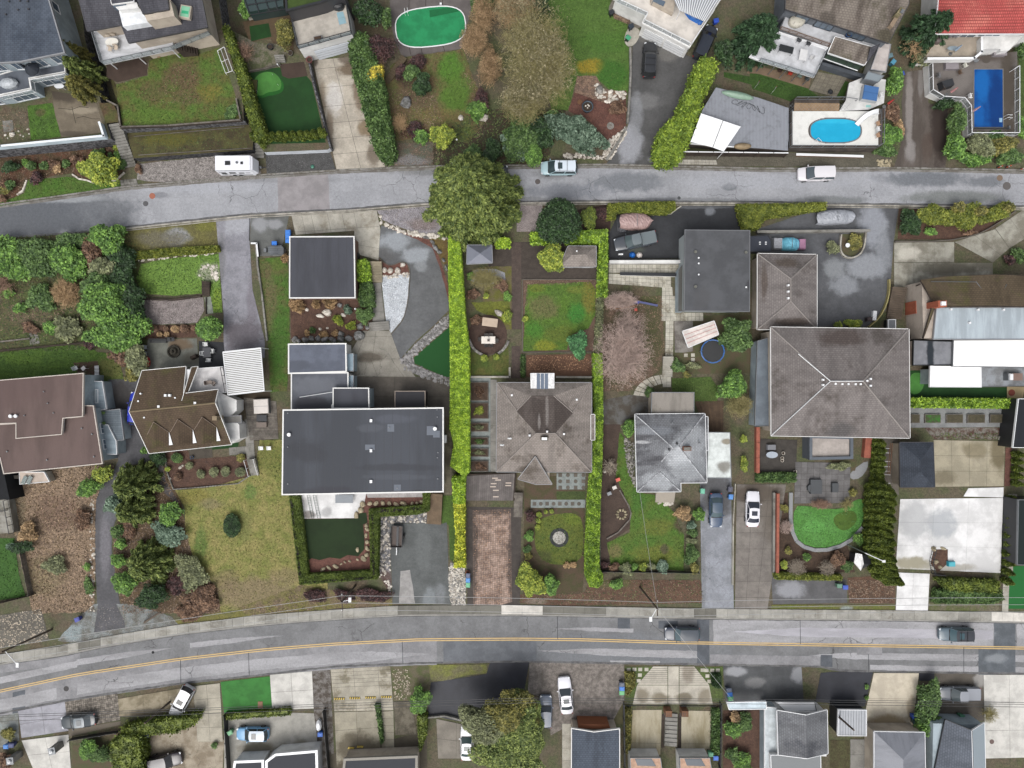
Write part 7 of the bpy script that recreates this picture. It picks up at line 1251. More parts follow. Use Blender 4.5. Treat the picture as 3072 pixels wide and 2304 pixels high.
ah(455,290,158,5.4,F_['d'],'tall dark round-topped yew beside upper road',ls=.16,ap=7,lr=.7,ry=172,ak=1.6);ah(412,550,122,3.,F_['g'],'yellow-green round shrub under dark yew',ls=.16,ak=1.3,lr=.4,ap=14);ah(685,250,76,2.4,F_['t'],'olive egg-shaped shrub right of dark yew',ry=88,ls=.12,ap=8);ah(795,210,60,1.2,F_['n'],'dark maroon shrub beside pick-up pad',ls=.1,ak=.6)
cU=T('garden_shed','small hipped shingle shed with two white-framed windows','shed',P(620,560));dA=aF('lk',-9603716,aO=.25,aY=.4,au=5524548);aL(cU,Z('540 465 745 465 745 618 470 618'),2.,aA,.1);roof(cU,Z('530 462 2.2 748 462 2.2 748 622 2.1 462 625 2.1 560 530 3 668 525 3',3),[(0,1,5,4),(1,2,5),(2,3,4,5),(3,0,4)],dA,aM=a3);bg(cU,597,502,2.8,.2,.2,.2,ae)
for u in(.25,.75):[window(cU,i,u,.9,.7,1.7)for i in eb(4)if(a6[cU.name][(i+1)%4]-a6[cU.name][i]).normalized().x>.9]
fr('B2');hs2=T('pavilion','grey metal hipped pavilion roof half under cedar','pavilion',P(1785,540));roof(hs2,Z('1690 455 2.4 1880 455 2.4 1885 592 2.4 1685 602 2.4 1790 520 3.3',3),Z('0 1 4 1 2 4 2 3 4 3 0 4',3),pm('mk',8422544,.4,n=.1),aM=a3);[TB(P(x,y,0),P(x,y,0)+J((0,0,2.4)),.05)('post',at,hs2)for x,y in Z('1700 470 1870 470 1875 580 1695 590')]
aW(1830,720,140,1.6,cN,'wide grey-green bare shrub on gravel below pavilion',330,ry=90,tw=.025);G('gravel_bank',aD(Z('1700 640 1980 640 1990 760 1720 760'),1),dm,4)
for x,y,r_,f,lb in((1715,695,34,'b','small bright green plant at left of bare shrub'),(1730,840,50,'r','brown plant beside long lime hedge'),(1950,760,60,'r','brown plant right of bare shrub'),(1835,850,26,'g','tiny yellow-green plant in middle of left garden'),(2000,860,40,'b','green plant at right of left garden'),(1760,1040,50,'r','brown grass beside round patio'),(2000,1010,50,'g','yellow-green heather by round patio')):ah(x,y,r_,.7,F_[f],lb,ls=.1,ak=.8)
G('moss_bed',Z('1720 900 2020 890 2030 1080 1760 960'),lawn('nk',(120,124,50),(104,110,48)),5,.06);aP([(1940,985,46,22,-35)],ao('W_'),'pale boulder above round brick patio',None)
G('round_patio',[(1850+150*cos(i*.2618),1150+155*sin(i*.2618))for i in eb(24)],gm('ok',-5785150,0,1.2,E=.45,gs=10,bump=.6),6,label='round dark brick patio with white dining table');G('lawn',Z('1705 1290 1760 1290 1850 1320 1960 1290 2010 1240 2015 1470 1705 1475'),lawn('pk',(98,96,50),(78,96,42)),5,.03);ab('garden_wall','L-shaped pale coping wall below round patio',Z('1705 1480 2020 1480 2020 1410'),.3,.2,b7,a8=ba)
table(1855,1195,(226,218,208),'white rectangular dining table on round brick patio',1.9,1.);table(1856,1197,(90,80,74),'small dark tray in middle of white dining table',.3,.3,0,.42)
i=0
for x,y,r_ in Z('1840 1160 -1.5 1875 1158 -1.5 1838 1235 1.5 1876 1235 1.5 1790 1190 0 1918 1200 3.1',3):chair(x,y,(64,58,54),('dark chair above white dining table, left','dark chair above white dining table, right','dark chair below white dining table, left','dark chair below white dining table, right','dark chair at left end of white dining table','dark chair at right end of white dining table')[i],r_);i+=1
aw(46,lambda:[('canopy',XB(0,0,1.8,2.1,1.15,.06,-.06,.02),pm('qk',13153440,.8)),('seat',XB(0,0,.45,1.6,.5,.08),bG)]+[('post',TB((x,y,0),(x,y,1.8),.03),an)for x in(-.95,.95)for y in(-.5,.5)],'garden_swing','garden swing seat under a pinkish tan canopy','swing',1866,1055,-.06,af=1.8)
ah(1820,1335,32,.9,F_['g'],'left yellow-green ball shrub below round patio',ls=.09,ap=6,lr=.7);ah(1917,1327,27,.9,F_['g'],'right yellow-green ball shrub below round patio',ls=.09,ap=6,lr=.7)
for a0,a1 in((1.9,2.9),(.3,1.1)):ab('curved_bench','curved pale stone seat wall of round patio, '+('left'if a0>1.5 else'right'),[(1858+158*cos(a0+(a1-a0)*i/5),1150+165*sin(a0+(a1-a0)*i/5))for i in eb(6)],.4,.35,ao('grey_rock'),af=.3)
fr('B3');CLW=Z('215 760 700 740 745 800 740 1000 690 1100 560 1150 520 1270 180 1280 190 1000')
G('garden_bed',Z('180 725 755 725 755 1285 180 1285'),gm('rk',-7757906,0,.9,E=.5,gs=8,bump=.9),4,.03);G('lawn',CLW,lawn('sk',(92,124,46),(84,112,46),[(340,940,110,90,7628876,.65),(600,980,80,70,3964978),(350,1240,90,40,9211954),(480,1150,120,70,6844462,.6),(260,1110,70,60,4750380),(690,850,50,150,8156212),(620,800,100,30,7765046,.6),(290,790,70,30,7633970,.6)]),5,.06);aI(CLW,TG,20);ag('dead_leaves',Z('185 725 750 725 750 760 220 770 210 1000 185 1000'),bI,30,.08,ai=5)
ab('path_edging','dark stone edging around centre lawn',Z('175 1285 175 722 757 722 752 1285 175 1287'),.15,.12,bU,cat='edging',af=.1);ah(610,1230,84,2.2,aj('tk',c(5539924,1.6),c(3696700,1.5),2640940),'emerald green shrub at the lower right of the centre lawn',ry=118,ls=.13,ak=1.1)
ah(198,1025,27,.6,F_['g'],'small ball shrub at left edge of centre lawn',ls=.08,ap=5,lr=.7);BRK=gm('uk',-7755846,0,1.2,E=.4,gs=9);G('courtyard',Z('205 1310 720 1300 720 1480 205 1480'),BRK,4,label='brick courtyard strewn with fallen leaves');ag('fallen_leaves',Z('215 1310 690 1320 690 1430 215 1430'),aj('vk',13541496,10515540),26,.07,ai=4)
ab('garden_wall','pale capped wall below brick courtyard',[(440,1480),(720,1482)],.3,.2,b7,a8=ba);hedge(Z('165 1310 190 1310 190 1480 165 1480'),.5,F_['m'],'narrow green strip of plants left of brick courtyard',ls=.09,ak=.6)
for a in(Z('90 430 165 430 165 1110 90 1110'),Z('90 1240 160 1240 160 1490 90 1490')):G('brick_path',a,gm('wk',-6049866,0,1.2,E=.4,gs=9,bump=.6),6)
fr('B2');G('turf',Z('1553 1090 1556 1495 1380 1420 1280 1375 1275 1330'),gm('xk',1987108,E=.14),5,.0,label='green turf wedge between curving driveway and lime hedge');RW2=Z('1545 990 1545 1085 1270 1320 1280 1385 1550 1495 1555 1550 1400 1500 1210 1430 1170 1350 1300 1210');G('rubble_bank',RW2,gm('yk',10921124,7763058,1.6,E=.5,gs=6,bump=1),4);aq('rubble',RW2,ao('pale_rubble',(176,174,174),(120,118,116)),260,.1,.28,'pale rubble wall around the green turf wedge')
#centre-right
fr('B3');d8=gm('zk',-3684926,0,.5,E=.2,al=.6,aQ=3,aa=[(1630,190,40,30,9212054),(1060,490,60,30,5528146,.7),(1600,160,200,14,7237748,.6)])
G('parking_pad',Z('850 360 900 250 1330 215 1400 150 1895 150 1910 350 1440 560 850 560'),d8,4,label='fresh black asphalt pad with pick-up and covered boat');ab('kerb_wall','pale curved kerb at left mouth of black pad',Z('1250 215 1330 210 1380 170 1410 150'),.2,.15,ba,cat='edging');ab('kerb_wall','pale curved kerb at right mouth of black pad',Z('1880 148 1905 180 1940 240 1935 340'),.2,.2,ba,cat='edging')
hedge(Z('845 135 900 135 900 240 835 250'),1.2,F_['s'],'small mossy hedge block beside covered boat',ls=.1);hedge(Z('905 130 1360 115 1365 170 1300 205 920 190'),1.3,F_['s'],'mossy olive hedge along upper road above covered boat',ls=.1)
def bb(aH,L,W,H,nose=.4,key=0):
 def fn():
  cl=pm('cover_%d_%d_%d'%aH,c(*aH),.5,n=.25,ns=4);rr=random.Random(L);n=26;V=[];nj=14
  for i in eb(n+1):
   s=-1+2*i/n;w=W/2*(1-abs(s)**4*(.25 if s<0 else nose));top=H*(.62+.38*(1-min(1,abs(s+.1)*1.35)**3))if key==0 else H*(.9-.3*max(0,s))
   for j in eb(nj+1):t=pi*j/nj;V.append((s*L/2*(1-.04*sin(t*3)),-cos(t)*w*(1+rr.uniform(-.03,.03)),max(.12+.2*(1-abs(cos(t))),top*sin(t)**.45*(1+rr.uniform(-.035,.035)))))
  return[('cover',M().add(V,[(i*(nj+1)+j,i*(nj+1)+j+1,(i+1)*(nj+1)+j+1,(i+1)*(nj+1)+j)[::-1]for i in eb(n)for j in eb(nj)]),cl),('ridge_strap',XB(0,0,H*1.,.06,W*.7,.03),at)]
 return fn
aw(47,bb((176,148,144),4.6,2.3,1.7,.95,1),'covered_boat','boat under a pinkish brown tarpaulin at black pad','boat',1060,265,.02,af=1);aw(48,bb((62,64,70),1.6,2.6,.7,.5),'tarpaulin','dark sheet hanging off left end of covered boat','tarpaulin',950,290,.1)
aw(49,ay(5.9,2.,1.8,(70,76,84),'pickup',sun=False,av=(120,150,156),aT=(112,122,126)),'pickup_truck','dark grey pick-up truck on black asphalt pad','truck',1058,415,pi+.21,af=1.2);
aw(50,lambda:[('bag',LH(0,0,Z('.4 0 .45 .2 .2 .5'),7),pm('kf'))],'tarpaulin','small crumpled blue tarpaulin below pick-up truck','tarpaulin',1028,532);aw(51,lambda:[('bag',LH(0,0,Z('.4 0 .42 .2 .15 .5'),7),pm('al',14077640,.6,n=.4))],'bag','crumpled whitish bag beside small blue tarpaulin','bag',1083,533)
h8=I('house','slate-grey flat-roofed house with black pad in front and six small vents','house',Z('1437 335 1944 340 1942 972 1432 965'),4.6,gm('bl',-6053474,0,.4,E=.1,gs=14,al=.8,bump=.1,aa=[(1890,800,50,55,4079170,.95),(1500,900,60,80,5526614,.5)]),gm('cl',11581626,E=.1),pm('dl',7369334,.5),.3,.08,.03)
for x,y in((1518,508),(1910,512),(1518,778)):vent(h8,x,y,4.6,.17,.25,pm('el',9211010,.3,.5))
for x,y in Z('1543 555 1543 598 1543 685 1912 783'):vent(h8,x,y,4.6,.1,.2,ae)
TL=gm('fl',-13552316,0,1,E=.12,a7=.1,au=8156256,a9=.5);U('tiled_path',Z('845 605 1400 605 1400 670 845 670'),18,2,TL,4,.03,label='tiled walkway of pale square pavers beside slate-grey house');U('tiled_path',Z('845 675 1330 700 1330 790 845 755'),15,3,TL,4,.03)
U('tiled_path',Z('1260 780 1340 780 1360 1045 1255 1045'),3,8,TL,5,.03);U('tiled_path',Z('1340 850 1430 850 1430 1045 1340 1045'),3,6,TL,5,.03);U('tiled_path',Z('1430 980 1580 980 1580 1045 1430 1045'),5,2,TL,5,.03);U('tiled_path',Z('1288 1045 1350 1045 1345 1318 1285 1318'),2,9,TL,5,.03)
RW=aA;ab('retaining_wall','white retaining wall below black pad',[(845,590),(1400,588)],1.,.4,RW,af=.3);ab('ramp_wall','white wedge-shaped ramp wall with dark railing',[(940,680),(1380,690)],.8,.35,RW,af=.4,a8=an);fence('dark railing along lower edge of black pad',Z('848 340 850 565 1400 570'),.9,an,board=1.2)
q=I('side_balcony','narrow balcony along left side of slate-grey house','balcony',Z('1390 650 1435 580 1435 970 1388 970'),2.2,gm('gl',6447710,E=.2),aR,at,.03,.04);q=T('basketball_hoop','white basketball hoop leaning at corner of black pad','basketball hoop',P(905,600));TB(P(905,600),P(938,535,2.2),.04)('pole',an,q);p=P(938,527,2.6);XB(p.x,p.y,2.4,.6,.12,.5)('backboard',ae,q)
stairs('pale garden stairs going down from tiled path',(1310,1320),(1300,1480),1.4,9,.8,.1,ba,name='garden_steps');U('tiled_path',Z('1265 1480 1330 1480 1330 1560 1265 1560'),2,2,TL,5)
for k in eb(7):a=.15+k*.21;x0,y0=1265,1640;f_=lambda r_,a_:(x0-r_*cos(a_)*1.2+20,y0-r_*sin(a_)*.9+10);U('curved_step',[f_(210,a),f_(210,a+.19),f_(130,a+.19),f_(130,a)],1,2,TL,5,.03)
MBG=Z('830 850 1260 850 1280 1320 1240 1440 1000 1590 800 1590 800 900');G('shrubby_bed',MBG,gm('hl',7363664,5526072,.6,E=.5,gs=8,bump=1,aa=[(1180,1150,90,250,5264434,.7),(1170,870,80,60,5002796,.7)]),3,.06);ag('dead_leaves',MBG,bI,30,.08,ai=3);aW(935,900,135,2.8,dw,'pinkish bare shrub beside the swing set',420,ry=80,tw=.03);aW(940,1300,240,5.,dw,'wide pinkish-brown bare tree in the middle garden',520,'tree','leafless_tree',.03,ry=290,stems=12);aW(1000,1080,150,2.8,dw,'thin bare shrub above the wide pinkish tree',180)
q=T('swing_set','wooden swing frame with blue and red seats among bare shrubs','swing set',P(1010,930));TB(P(900,950,1.6),P(1060,925,1.7),.07)('top_beam',cM,q);[TB(P(x,y,0),P(xx,yy,1.7),.05)('leg',cM,q)for x,y,xx,yy in Z('890 930 905 950 890 975 905 950 1070 900 1058 925 1075 970 1058 925',4)];XB(P(1045,905).x,P(1045,905).y,.5,1,.35,.3)('seat',pm('il',4608170,.5),q);XB(P(1050,960).x,P(1050,960).y,.4,.35,.35,.3)('seat',pm('jl',13783100,.5),q);TB(P(1075,895,.5),P(1225,925,.2),.18,n=4)('slide',pm('kl',5922956,.5),q)
BRD=Z('1355 1045 1500 1045 1500 1280 1440 1290 1360 1290');G('gravel_pad',BRD,gm('ll',9604744,7235684,.7,E=.3),4);G('garden_bed',Z('1500 1000 1960 1000 1960 1450 1340 1460 1350 1300'),gm('ml',6313026,5527610,.8,E=.5),3,.05);d4=T('shelter','tilted white panel roof with thin red lines beside trampoline','shelter',P(1560,1150));roof(d4,Z('1420 1125 2.1 1665 1045 2.1 1700 1150 2.1 1465 1250 2.1',3),[(0,1,2,3)],gm('nl',-14472398,0,.8,E=.12),aM=ae)
for t in(.25,.5,.75):TB(P(1420+45*t,1125+125*t,2.14),P(1665+35*t,1045+105*t,2.14),.025,n=4)('red_seam',pm('ol',13130330,.5),d4)
for x,y in Z('1440 1140 1650 1070 1680 1145 1480 1230'):q=P(x,y,2);TB((q.x,q.y,0),(q.x,q.y,2),.04)('post',at,d4)
q=T('trampoline','round trampoline with blue rim beside tilted white roof','trampoline',P(1655,1280,.9));x,y=q.location.x,q.location.y;q.location.z=0;WL[q.name]=J((x,y,0));LH(x,y,Z('1.42 .8 1.42 .85 .01 .85'),28)('jump_mat',pm('pl',2895408,.7),q);r_=1.58;BLU=pm('ql',4618430,.5)
for i in eb(16):a,b=i*pi/8,(i+.96)*pi/8;TB((x+r_*cos(a),y+r_*sin(a),.88),(x+r_*cos(b),y+r_*sin(b),.88),.1,n=5)('rim_pad',BLU,q)
for i in eb(6):a=i*1.047;TB((x+1.65*cos(a),y+1.65*sin(a),0),(x+1.65*cos(a),y+1.65*sin(a),1.9),.03)('net_pole',at,q)
ah(1830,1165,145,3.6,F_['m'],'big round green tree right of trampoline',ls=.17,ak=1.2,ap=16,lr=.36,ry=135);ah(1805,1545,122,3.2,F_['b'],'leafy green tree above grey patio roof',ls=.17,ak=1.1,ap=14,lr=.38);ah(1385,1400,50,1.2,F_['m'],'green shrub right of garden stairs',ls=.12,ry=60);ah(1450,1465,34,.8,F_['o'],'round mossy shrub below garden beds',ls=.1);ah(1500,1390,60,.7,F_['y'],'low spiky plants below trampoline',ls=.12,ry=30,ak=.6);ah(1160,1600,44,1,F_['m'],'green shrub beside curved steps',ls=.12)
for i,(x,y,lb)in ee(((1500,1310,'square pale paver, upper of three by trampoline'),(1500,1345,'square pale paver, lower of three by trampoline'),(1445,1312,'small pale paver left of two square ones'))):U('paver',[(x-15,y-14),(x+15,y-14),(x+15,y+14),(x-15,y+14)],1,1,TL,5)
LG8=Z('1335 1490 1640 1480 1690 1560 1690 1690 1340 1690');G('lawn',LG8,lawn('rl',(78,100,46),(84,104,50)),4,.05);aI(LG8,TG,16)
fr('C3');hc=T('house','warm grey hipped-roof house with glazed front entrance roof','house',P(380,350));aL(hc,Z('-23 -5 710 -5 710 245 735 245 735 440 710 440 708 690 405 690 405 785 140 740 140 690 -28 688'),3.4,aZ,.35)
roof(hc,Z('-23 -5 3.5 712 -5 3.5 712 690 3.5 -28 688 3.5 280 385 5.8 430 385 5.8 420 95 4.6 240 95 4.6 125 215 4.4 570 230 4.4',3),[(3,0,8,4),(0,7,8),(0,1,6,7),(1,9,6),(9,1,2,5),(2,3,4,5),(8,7,6,9,5,4)],dA,aM=a3)
roof(hc,Z('130 212 4.45 242 96 4.65 418 96 4.65 568 228 4.45 430 388 5.85 280 388 5.85',3),[(0,1,2,3,4,5)],aF('sl',5524552,6445654,aO=.25,aY=.4,aa=[(304,290,5,9,55,9867404),(366,210,5,11,100,9209474)]),'roof_valley',th=.02)
roof(hc,Z('140 745 3.6 275 570 4.7 405 785 3.5 278 785 3.5',3),[(0,1,3),(1,2,3)],dA,'porch_roof',aM=a3);roof(hc,Z('708 243 3.55 736 243 3.5 736 440 3.5 708 440 3.55',3),[(0,1,2,3)],dA,'bay_roof',aM=aU);RG=gm('tl',10524818,E=.2)
for l in([(-28,688,3.55),(280,388,5.9)],[(712,690,3.55),(430,388,5.9)],[(-23,-5,3.55),(130,212,4.5)],[(712,-5,3.55),(568,228,4.5)],[(280,388,5.9),(430,388,5.9)],[(242,96,4.7),(130,212,4.5)],[(418,96,4.7),(568,228,4.5)]):bf(hc,l,RG,.07)
for x,y,z_ in Z('92 92 4 596 127 4 230 405 5.6 497 394 5.4 366 375 5.8',3):bg(hc,x,y,z_,.28,.28,.25,ae)
for x,y in((75,428),(15,480)):p=P(x,y,4.6);TB((p.x-.2,p.y,p.z-.2),(p.x+.2,p.y,p.z+.25),.12)('flue',ae,hc)
p=P(345,430,6);XB(p.x,p.y,4.6,.95,.5,1.5)('chimney',gm('ul',5919814,E=.3),hc);XB(p.x,p.y,6.1,.7,.35,.12)('chimney_cap',ae,hc)
en=T('entrance_canopy','white framed glass entrance canopy at top of hipped house','canopy',P(330,20));PX(PZ(4.2,Z('236 -80 424 -80 424 98 240 98')),3.9,4.)('canopy_sheet',gm('vl',-15263976,0,3,E=.1),en);[PX([ec(P(x,y,4.2)[:2])for x,y in((286+31*k,-76),(312+31*k,-76),(312+31*k,94),(286+31*k,94))],4.,4.04)('glass_pane',pm('wl',7240332,.12,n=0),en)for k in eb(3)]
for x,y in((240,-76),(420,-76)):q=P(x,y,3.9);TB((q.x,q.y,0),(q.x,q.y,3.9),.05)('post',ae,en)
fr('C2');U('path',Z('1870 -30 1920 -30 1918 690 1870 690'),1,6,aN,4);G('gravel_court',Z('1702 -60 1872 -60 1872 690 1702 690'),gm('xl',-9871004,0,1.5,E=.4),4)
for y0,y1,f,lb in((-10,135,'r','uppermost planting box left of hipped house, brown tufts'),(150,275,'g','second planting box left of hipped house, lime plant'),(305,375,'y','third planting box left of hipped house'),(418,478,'m','fourth planting box left of hipped house'),(505,570,'y','fifth planting box left of hipped house, pale leaves'),(600,685,'r','lowest planting box left of hipped house, bare soil')):
 q=T('planting_box',lb,'planting box',P(1785,(y0+y1)/2));pl=[ec(P(x,y)[:2])for x,y in((1715,y0),(1855,y0),(1855,y1),(1715,y1))];PX(pl,0,.28)('frame',WD,q);PX(a5(pl,.1),.1,.3)('soil',b7,q)
 aK('plants',bZ(P(1785,0).x,P(0,(y0+y1)/2).y,.3,m(50),m((y1-y0)*.33),.3,500,10,.3),F_[f],q,.08)
U('wooden_deck',Z('1668 720 2060 700 2045 912 1664 912'),24,1,gm('yl',-7893616,0,1,E=.25,a7=.15),5,.02,z=.5,label='grey boarded deck below hipped house',bo='board');terrace('deck_base',Z('1668 705 2070 700 2060 912 1664 912'),.5,bG,bG)
for x,y in Z('1905 738 1930 752 1895 780 1912 832 1890 804 1912 882 2010 775 2008 795'):p=P(x,y,.58);bh(XB(p.x,p.y,.57,m(44),m(9),.02)('new_board',gm('zl',13549748,E=.15)),kind=KS)
PV=Z('1690 960 2050 965 2110 1010 2100 1780 1690 1790');G('paving',PV,gm('am',-5525066,0,1,E=.3),3);U('paver_drive',Z('1730 985 2030 975 2040 1700 1735 1780'),22,46,gm('bm',12231316,9600112,.7,.42,.6,E=.2,a7=.22,au=8153696,a9=.5,aa=Z('1880 985 220 40 5260866 1740 1350 30 400 5524038 2040 1350 34 400 5787210',5)),4,.03,th=.03,label='herringbone drive of pinkish brown pavers',bo='paver',bu=.003)
BN='bins at edge of pinkish paver drive'
for y,cc,lb in((1500,(90,100,130),'slate grey bin, top of three beside paver drive'),(1533,(80,150,220),'light blue bin, middle of three beside paver drive'),(1570,(110,190,150),'light green bin, bottom of three beside paver drive')):aG(1695,y,cc,lb,1.5,BN)
pot(1693,1465,(190,80,60),'small orange-red pot above three bins',.25)
ag('fallen_leaves',Z('1740 990 2025 980 2035 1700 1740 1770'),aj('vk'),9,.06,ai=12)
fr('C3');G('garden_bed',Z('190 750 660 695 655 1440 640 1640 180 1640'),gm('cm',6048830,5131314,.8,E=.5),3,.03);G('moss_bed',Z('440 840 665 840 660 915 440 905'),lawn('dm',(76,88,48),(66,80,44)),5)
for y0,y1,x0,n_,lb in((905,968,240,8,'pale gravel strip set with alternating round and square slabs, lower'),(700,825,440,4,'pale gravel court set with round and square slabs, upper')):
 G('gravel_court',[(x0,y0),(665,y0),(660,y1),(x0,y1)],gm('xl'),5,label=lb);k=0;aO=1 if n_==8 else 3
 for j in eb(aO):
  for i in eb(n_):
   p=P(x0+28+i*(395/n_ if aO==1 else 60),(y0+y1)/2 if aO==1 else y0+14+j*48);mm=M();(mm.lathe(p.x,p.y,[(.27,0),(.27,.06)],12)if(i+j)%2 else mm.box(p.x,p.y,0,.5,.5,.06));o=mm('stepping_slab',bU);o['kind']=KS
CIR=[(360+0,1030),(560,1000),(650,1060),(650,1340),(560,1420),(340,1400),(270,1280),(270,1090)];G('lawn',CIR,lawn('em',(104,112,48),(90,104,46),[(560,1060,70,50,7241774,.6),(330,1350,70,60,4607020,.7)]),4,.05,1);aI(CIR,TG,16)
p=P(460,1200);ci=T('stone_circle','round white pebble bed ringed with dark stone in lawn','pebble bed',(p.x,p.y,0));LH(p.x,p.y,[(m(74),.0),(m(74),.05),(m(50),.05)],28)('dark_ring',gm('fm',4342854,3290166,2,E=.4),ci);LH(p.x,p.y,[(m(50),.05),(m(50),.1),(m(46),.11)],24)('pebble_disc',gm('gm',12894906,8552568,6,.4,.6,E=.5),ci)
for x,y,r_,lb in((305,1022,24,'first'),(357,998,18,'second'),(402,995,18,'third'),(299,1068,22,'fourth'),(292,1118,24,'fifth')):ah(x,y,r_,.6,F_['g'],lb+' little golden ball shrub around pebble circle lawn',ls=.08,ap=5,lr=.7,trunk=False)
for x,y,r_,f,h,lb,*o in((228,1188,44,'b',.9,'rounded green shrub left of pebble circle'),(235,1030,44,'n',.9,'purple shrub in corner of circle garden'),(520,1415,28,'a',.6,'tan ball shrub below circle lawn, left'),(572,1410,28,'a',.6,'tan ball shrub below circle lawn, right'),(212,1290,34,'m',.7,'green clump by path below circle garden corner'),(220,1345,32,'o',.7,'mossy clump above big golden rhododendron'),(245,1535,122,'g',2.8,'big golden-green rhododendron beside paver drive'),(400,1565,66,'b',2.4,'egg-shaped green shrub right of golden rhododendron')):ah(x,y,r_,h,F_[f],lb,ls=.13 if r_>60 else.09,ap=16 if r_>100 else 8,lr=.34 if r_>100 else.6,ak=1.1,ry=90 if r_==66 else None)
stairs('grey wooden steps from deck down beside paver drive',(143,850),(140,1040),1.2,9,.6,.05,WD,bW=None)
fr('C3');G('paving',Z('800 130 1180 60 1180 240 1060 250 940 320 800 320'),gm('hm',6974056,5525062,.7,E=.35),4,.04);G('earth',Z('795 300 930 300 1000 960 1030 1120 900 1200 830 1480 785 1480'),gm('im',-5523006,0,.7,E=.4,gs=8,bump=.8),3,.04)
GLN=Z('930 380 960 420 1000 700 1080 850 1220 870 1350 1000 1430 1180 1430 1460 860 1400 830 1240 1010 1160 1020 1000 900 720');G('lawn',GLN,lawn('jm',(82,116,44),(92,112,48),[(1200,1330,180,70,7764534,.7),(1220,1120,120,60,7501364,.6),(1430,1110,70,60,5523514,.9),(1280,1290,30,34,5524542),(900,1300,60,50,8286286,.7),(1080,900,60,100,4353066,.6)]),4,.06);aI(GLN,TG,16)
aq('rubble',Z('960 420 1050 470 1060 830 1000 700 975 560'),ao('grey_rock'),160,.08,.18,'grey pebble bed beside frosted hip roof');ah(1010,350,62,1.8,F_['b'],'bright green shrub at top left of frosted roof',ry=74,ls=.12)
SHF=aF('km',8158850,5395030,aO=.25,aY=.4,aa=Z('1500 480 4 130 160 11317428 1200 370 4 140 30 9212054 1400 560 4 90 90 12501702 1250 760 4 150 70 11054256 1380 290 4 180 40 8422022 1110 460 4 50 12 12501186 1480 680 4 130 70 9869982',6));hh=T('house','frosted grey hipped house with mossy pale streaks and carport roof','house',P(1340,540));aL(hh,Z('1052 242 1592 240 1605 770 1405 770 1405 840 1068 842'),3.,gm('lm',12895934,E=.1),.3)
roof(hh,Z('1050 240 3.2 1594 236 3.2 1608 772 3.2 1405 774 3.2 1406 842 3.1 1066 844 3.1 1345 500 5.0 1395 490 5.0 1255 610 4.2 1240 690 4',3),[(0,1,7,6),(1,2,7),(2,3,8,6,7),(3,4,9,8),(4,5,9),(5,0,6,8,9)],SHF,aM=ae);RF=gm('mm',12895946,9869468,2,E=.2)
for l in([(1050,240,3.3),(1345,500,5.05)],[(1594,236,3.3),(1395,490,5.05)],[(1608,772,3.3),(1395,495,5.05)],[(1066,844,3.2),(1240,690,4.05)],[(1406,842,3.2),(1245,690,4.05)],[(1255,610,4.25),(1345,500,5.05)]):bf(hh,l,RF,.08)
roof(hh,Z('1592 260 3.1 1616 260 3.1 1618 522 3.1 1600 522 3.1',3),[(0,1,2,3)],SHF,'eave_strip',aM=ae)
for x,y in Z('1337 310 1133 505 1553 462 1343 468'):bg(hh,x,y,4.2,.25,.25,.25,at)
p=P(1455,508,5.2);XB(p.x,p.y,3.8,1.1,.55,1.5)('chimney',gm('nm',8543306,E=.3),hh);XB(p.x,p.y,5.3,.9,.4,.1)('chimney_cap',aN,hh);[vent(hh,x,y,4.5,.16,.4,an)for x,y in((1372,466),(1312,511))]
I('annex','pale grey low-pitch roof at back of frosted house','annex',Z('1180 70 1510 70 1508 236 1175 238'),2.7,aF('om',-10788502,aO=8,aY=.6,bd=.8,au=7236188),aZ,at,.1,.05);I('carport','white carport roof with mossy stains beside frosted house','carport',Z('1620 380 1788 382 1798 738 1608 736'),2.6,gm('pm',-14081242,0,.8,E=.15,aa=[(1720,440,40,20,8549466),(1700,630,50,40,7893608),(1770,560,14,30,7895130,.7)]),None,at,.1,.05)
U('wooden_deck',Z('1512 140 1740 135 1735 380 1600 380'),16,1,gm('qm',-6443072,0,1,E=.3,a7=.15),4,.02,bo='board',label='mossy brown deck behind white carport');aW(1830,170,110,4,cN,'olive bare tree beside big grey roof',300,'tree','leafless_tree',.03)
stairs('pale fan-shaped front steps of frosted house',(1290,848),(1280,925),2.6,7,.9,.1,gm('rm',11577500,E=.2),name='garden_steps');aq('rubble',Z('1225 905 1345 905 1340 950 1230 945'),ao('W_'),30,.12,.26);aP([(812,686,16,12)],ao('W_'),'single white rock beside dead tree',None)
for x,y,cc,lb in((912,745,(230,110,90),'coral orange plastic chair on dark earth'),(885,806,(210,206,200),'white stool with dark centre on dark earth'),(845,852,(150,154,160),'grey box seat on dark earth')):chair(x,y,cc,lb,-1.2)
aW(850,640,75,2.2,pm('sm',11576468,.9),'bleached dead tree lying beside coral chair',60,'tree','dead_tree',.04);p=P(945,1018);fp=T('fire_pit','ring of pale stones around a fire pit','fire pit',(p.x,p.y,0))
for i in eb(10):a=i*.628;mm=M();bm(mm,p.x+.6*cos(a),p.y+.6*sin(a),0,.24,.18,.22,a,i);mm('stone',ao('cream_stone'),fp)
ab('log_edging','fallen grey logs edging dark earth beside lawn',Z('930 830 1000 950 1020 1010 1010 1060 920 1160 830 1210'),.25,.18,WD,cat='edging')
fence('dark low fence along bottom of frosted house garden',Z('780 830 778 1470 1550 1480'),1.,an,board=.5)
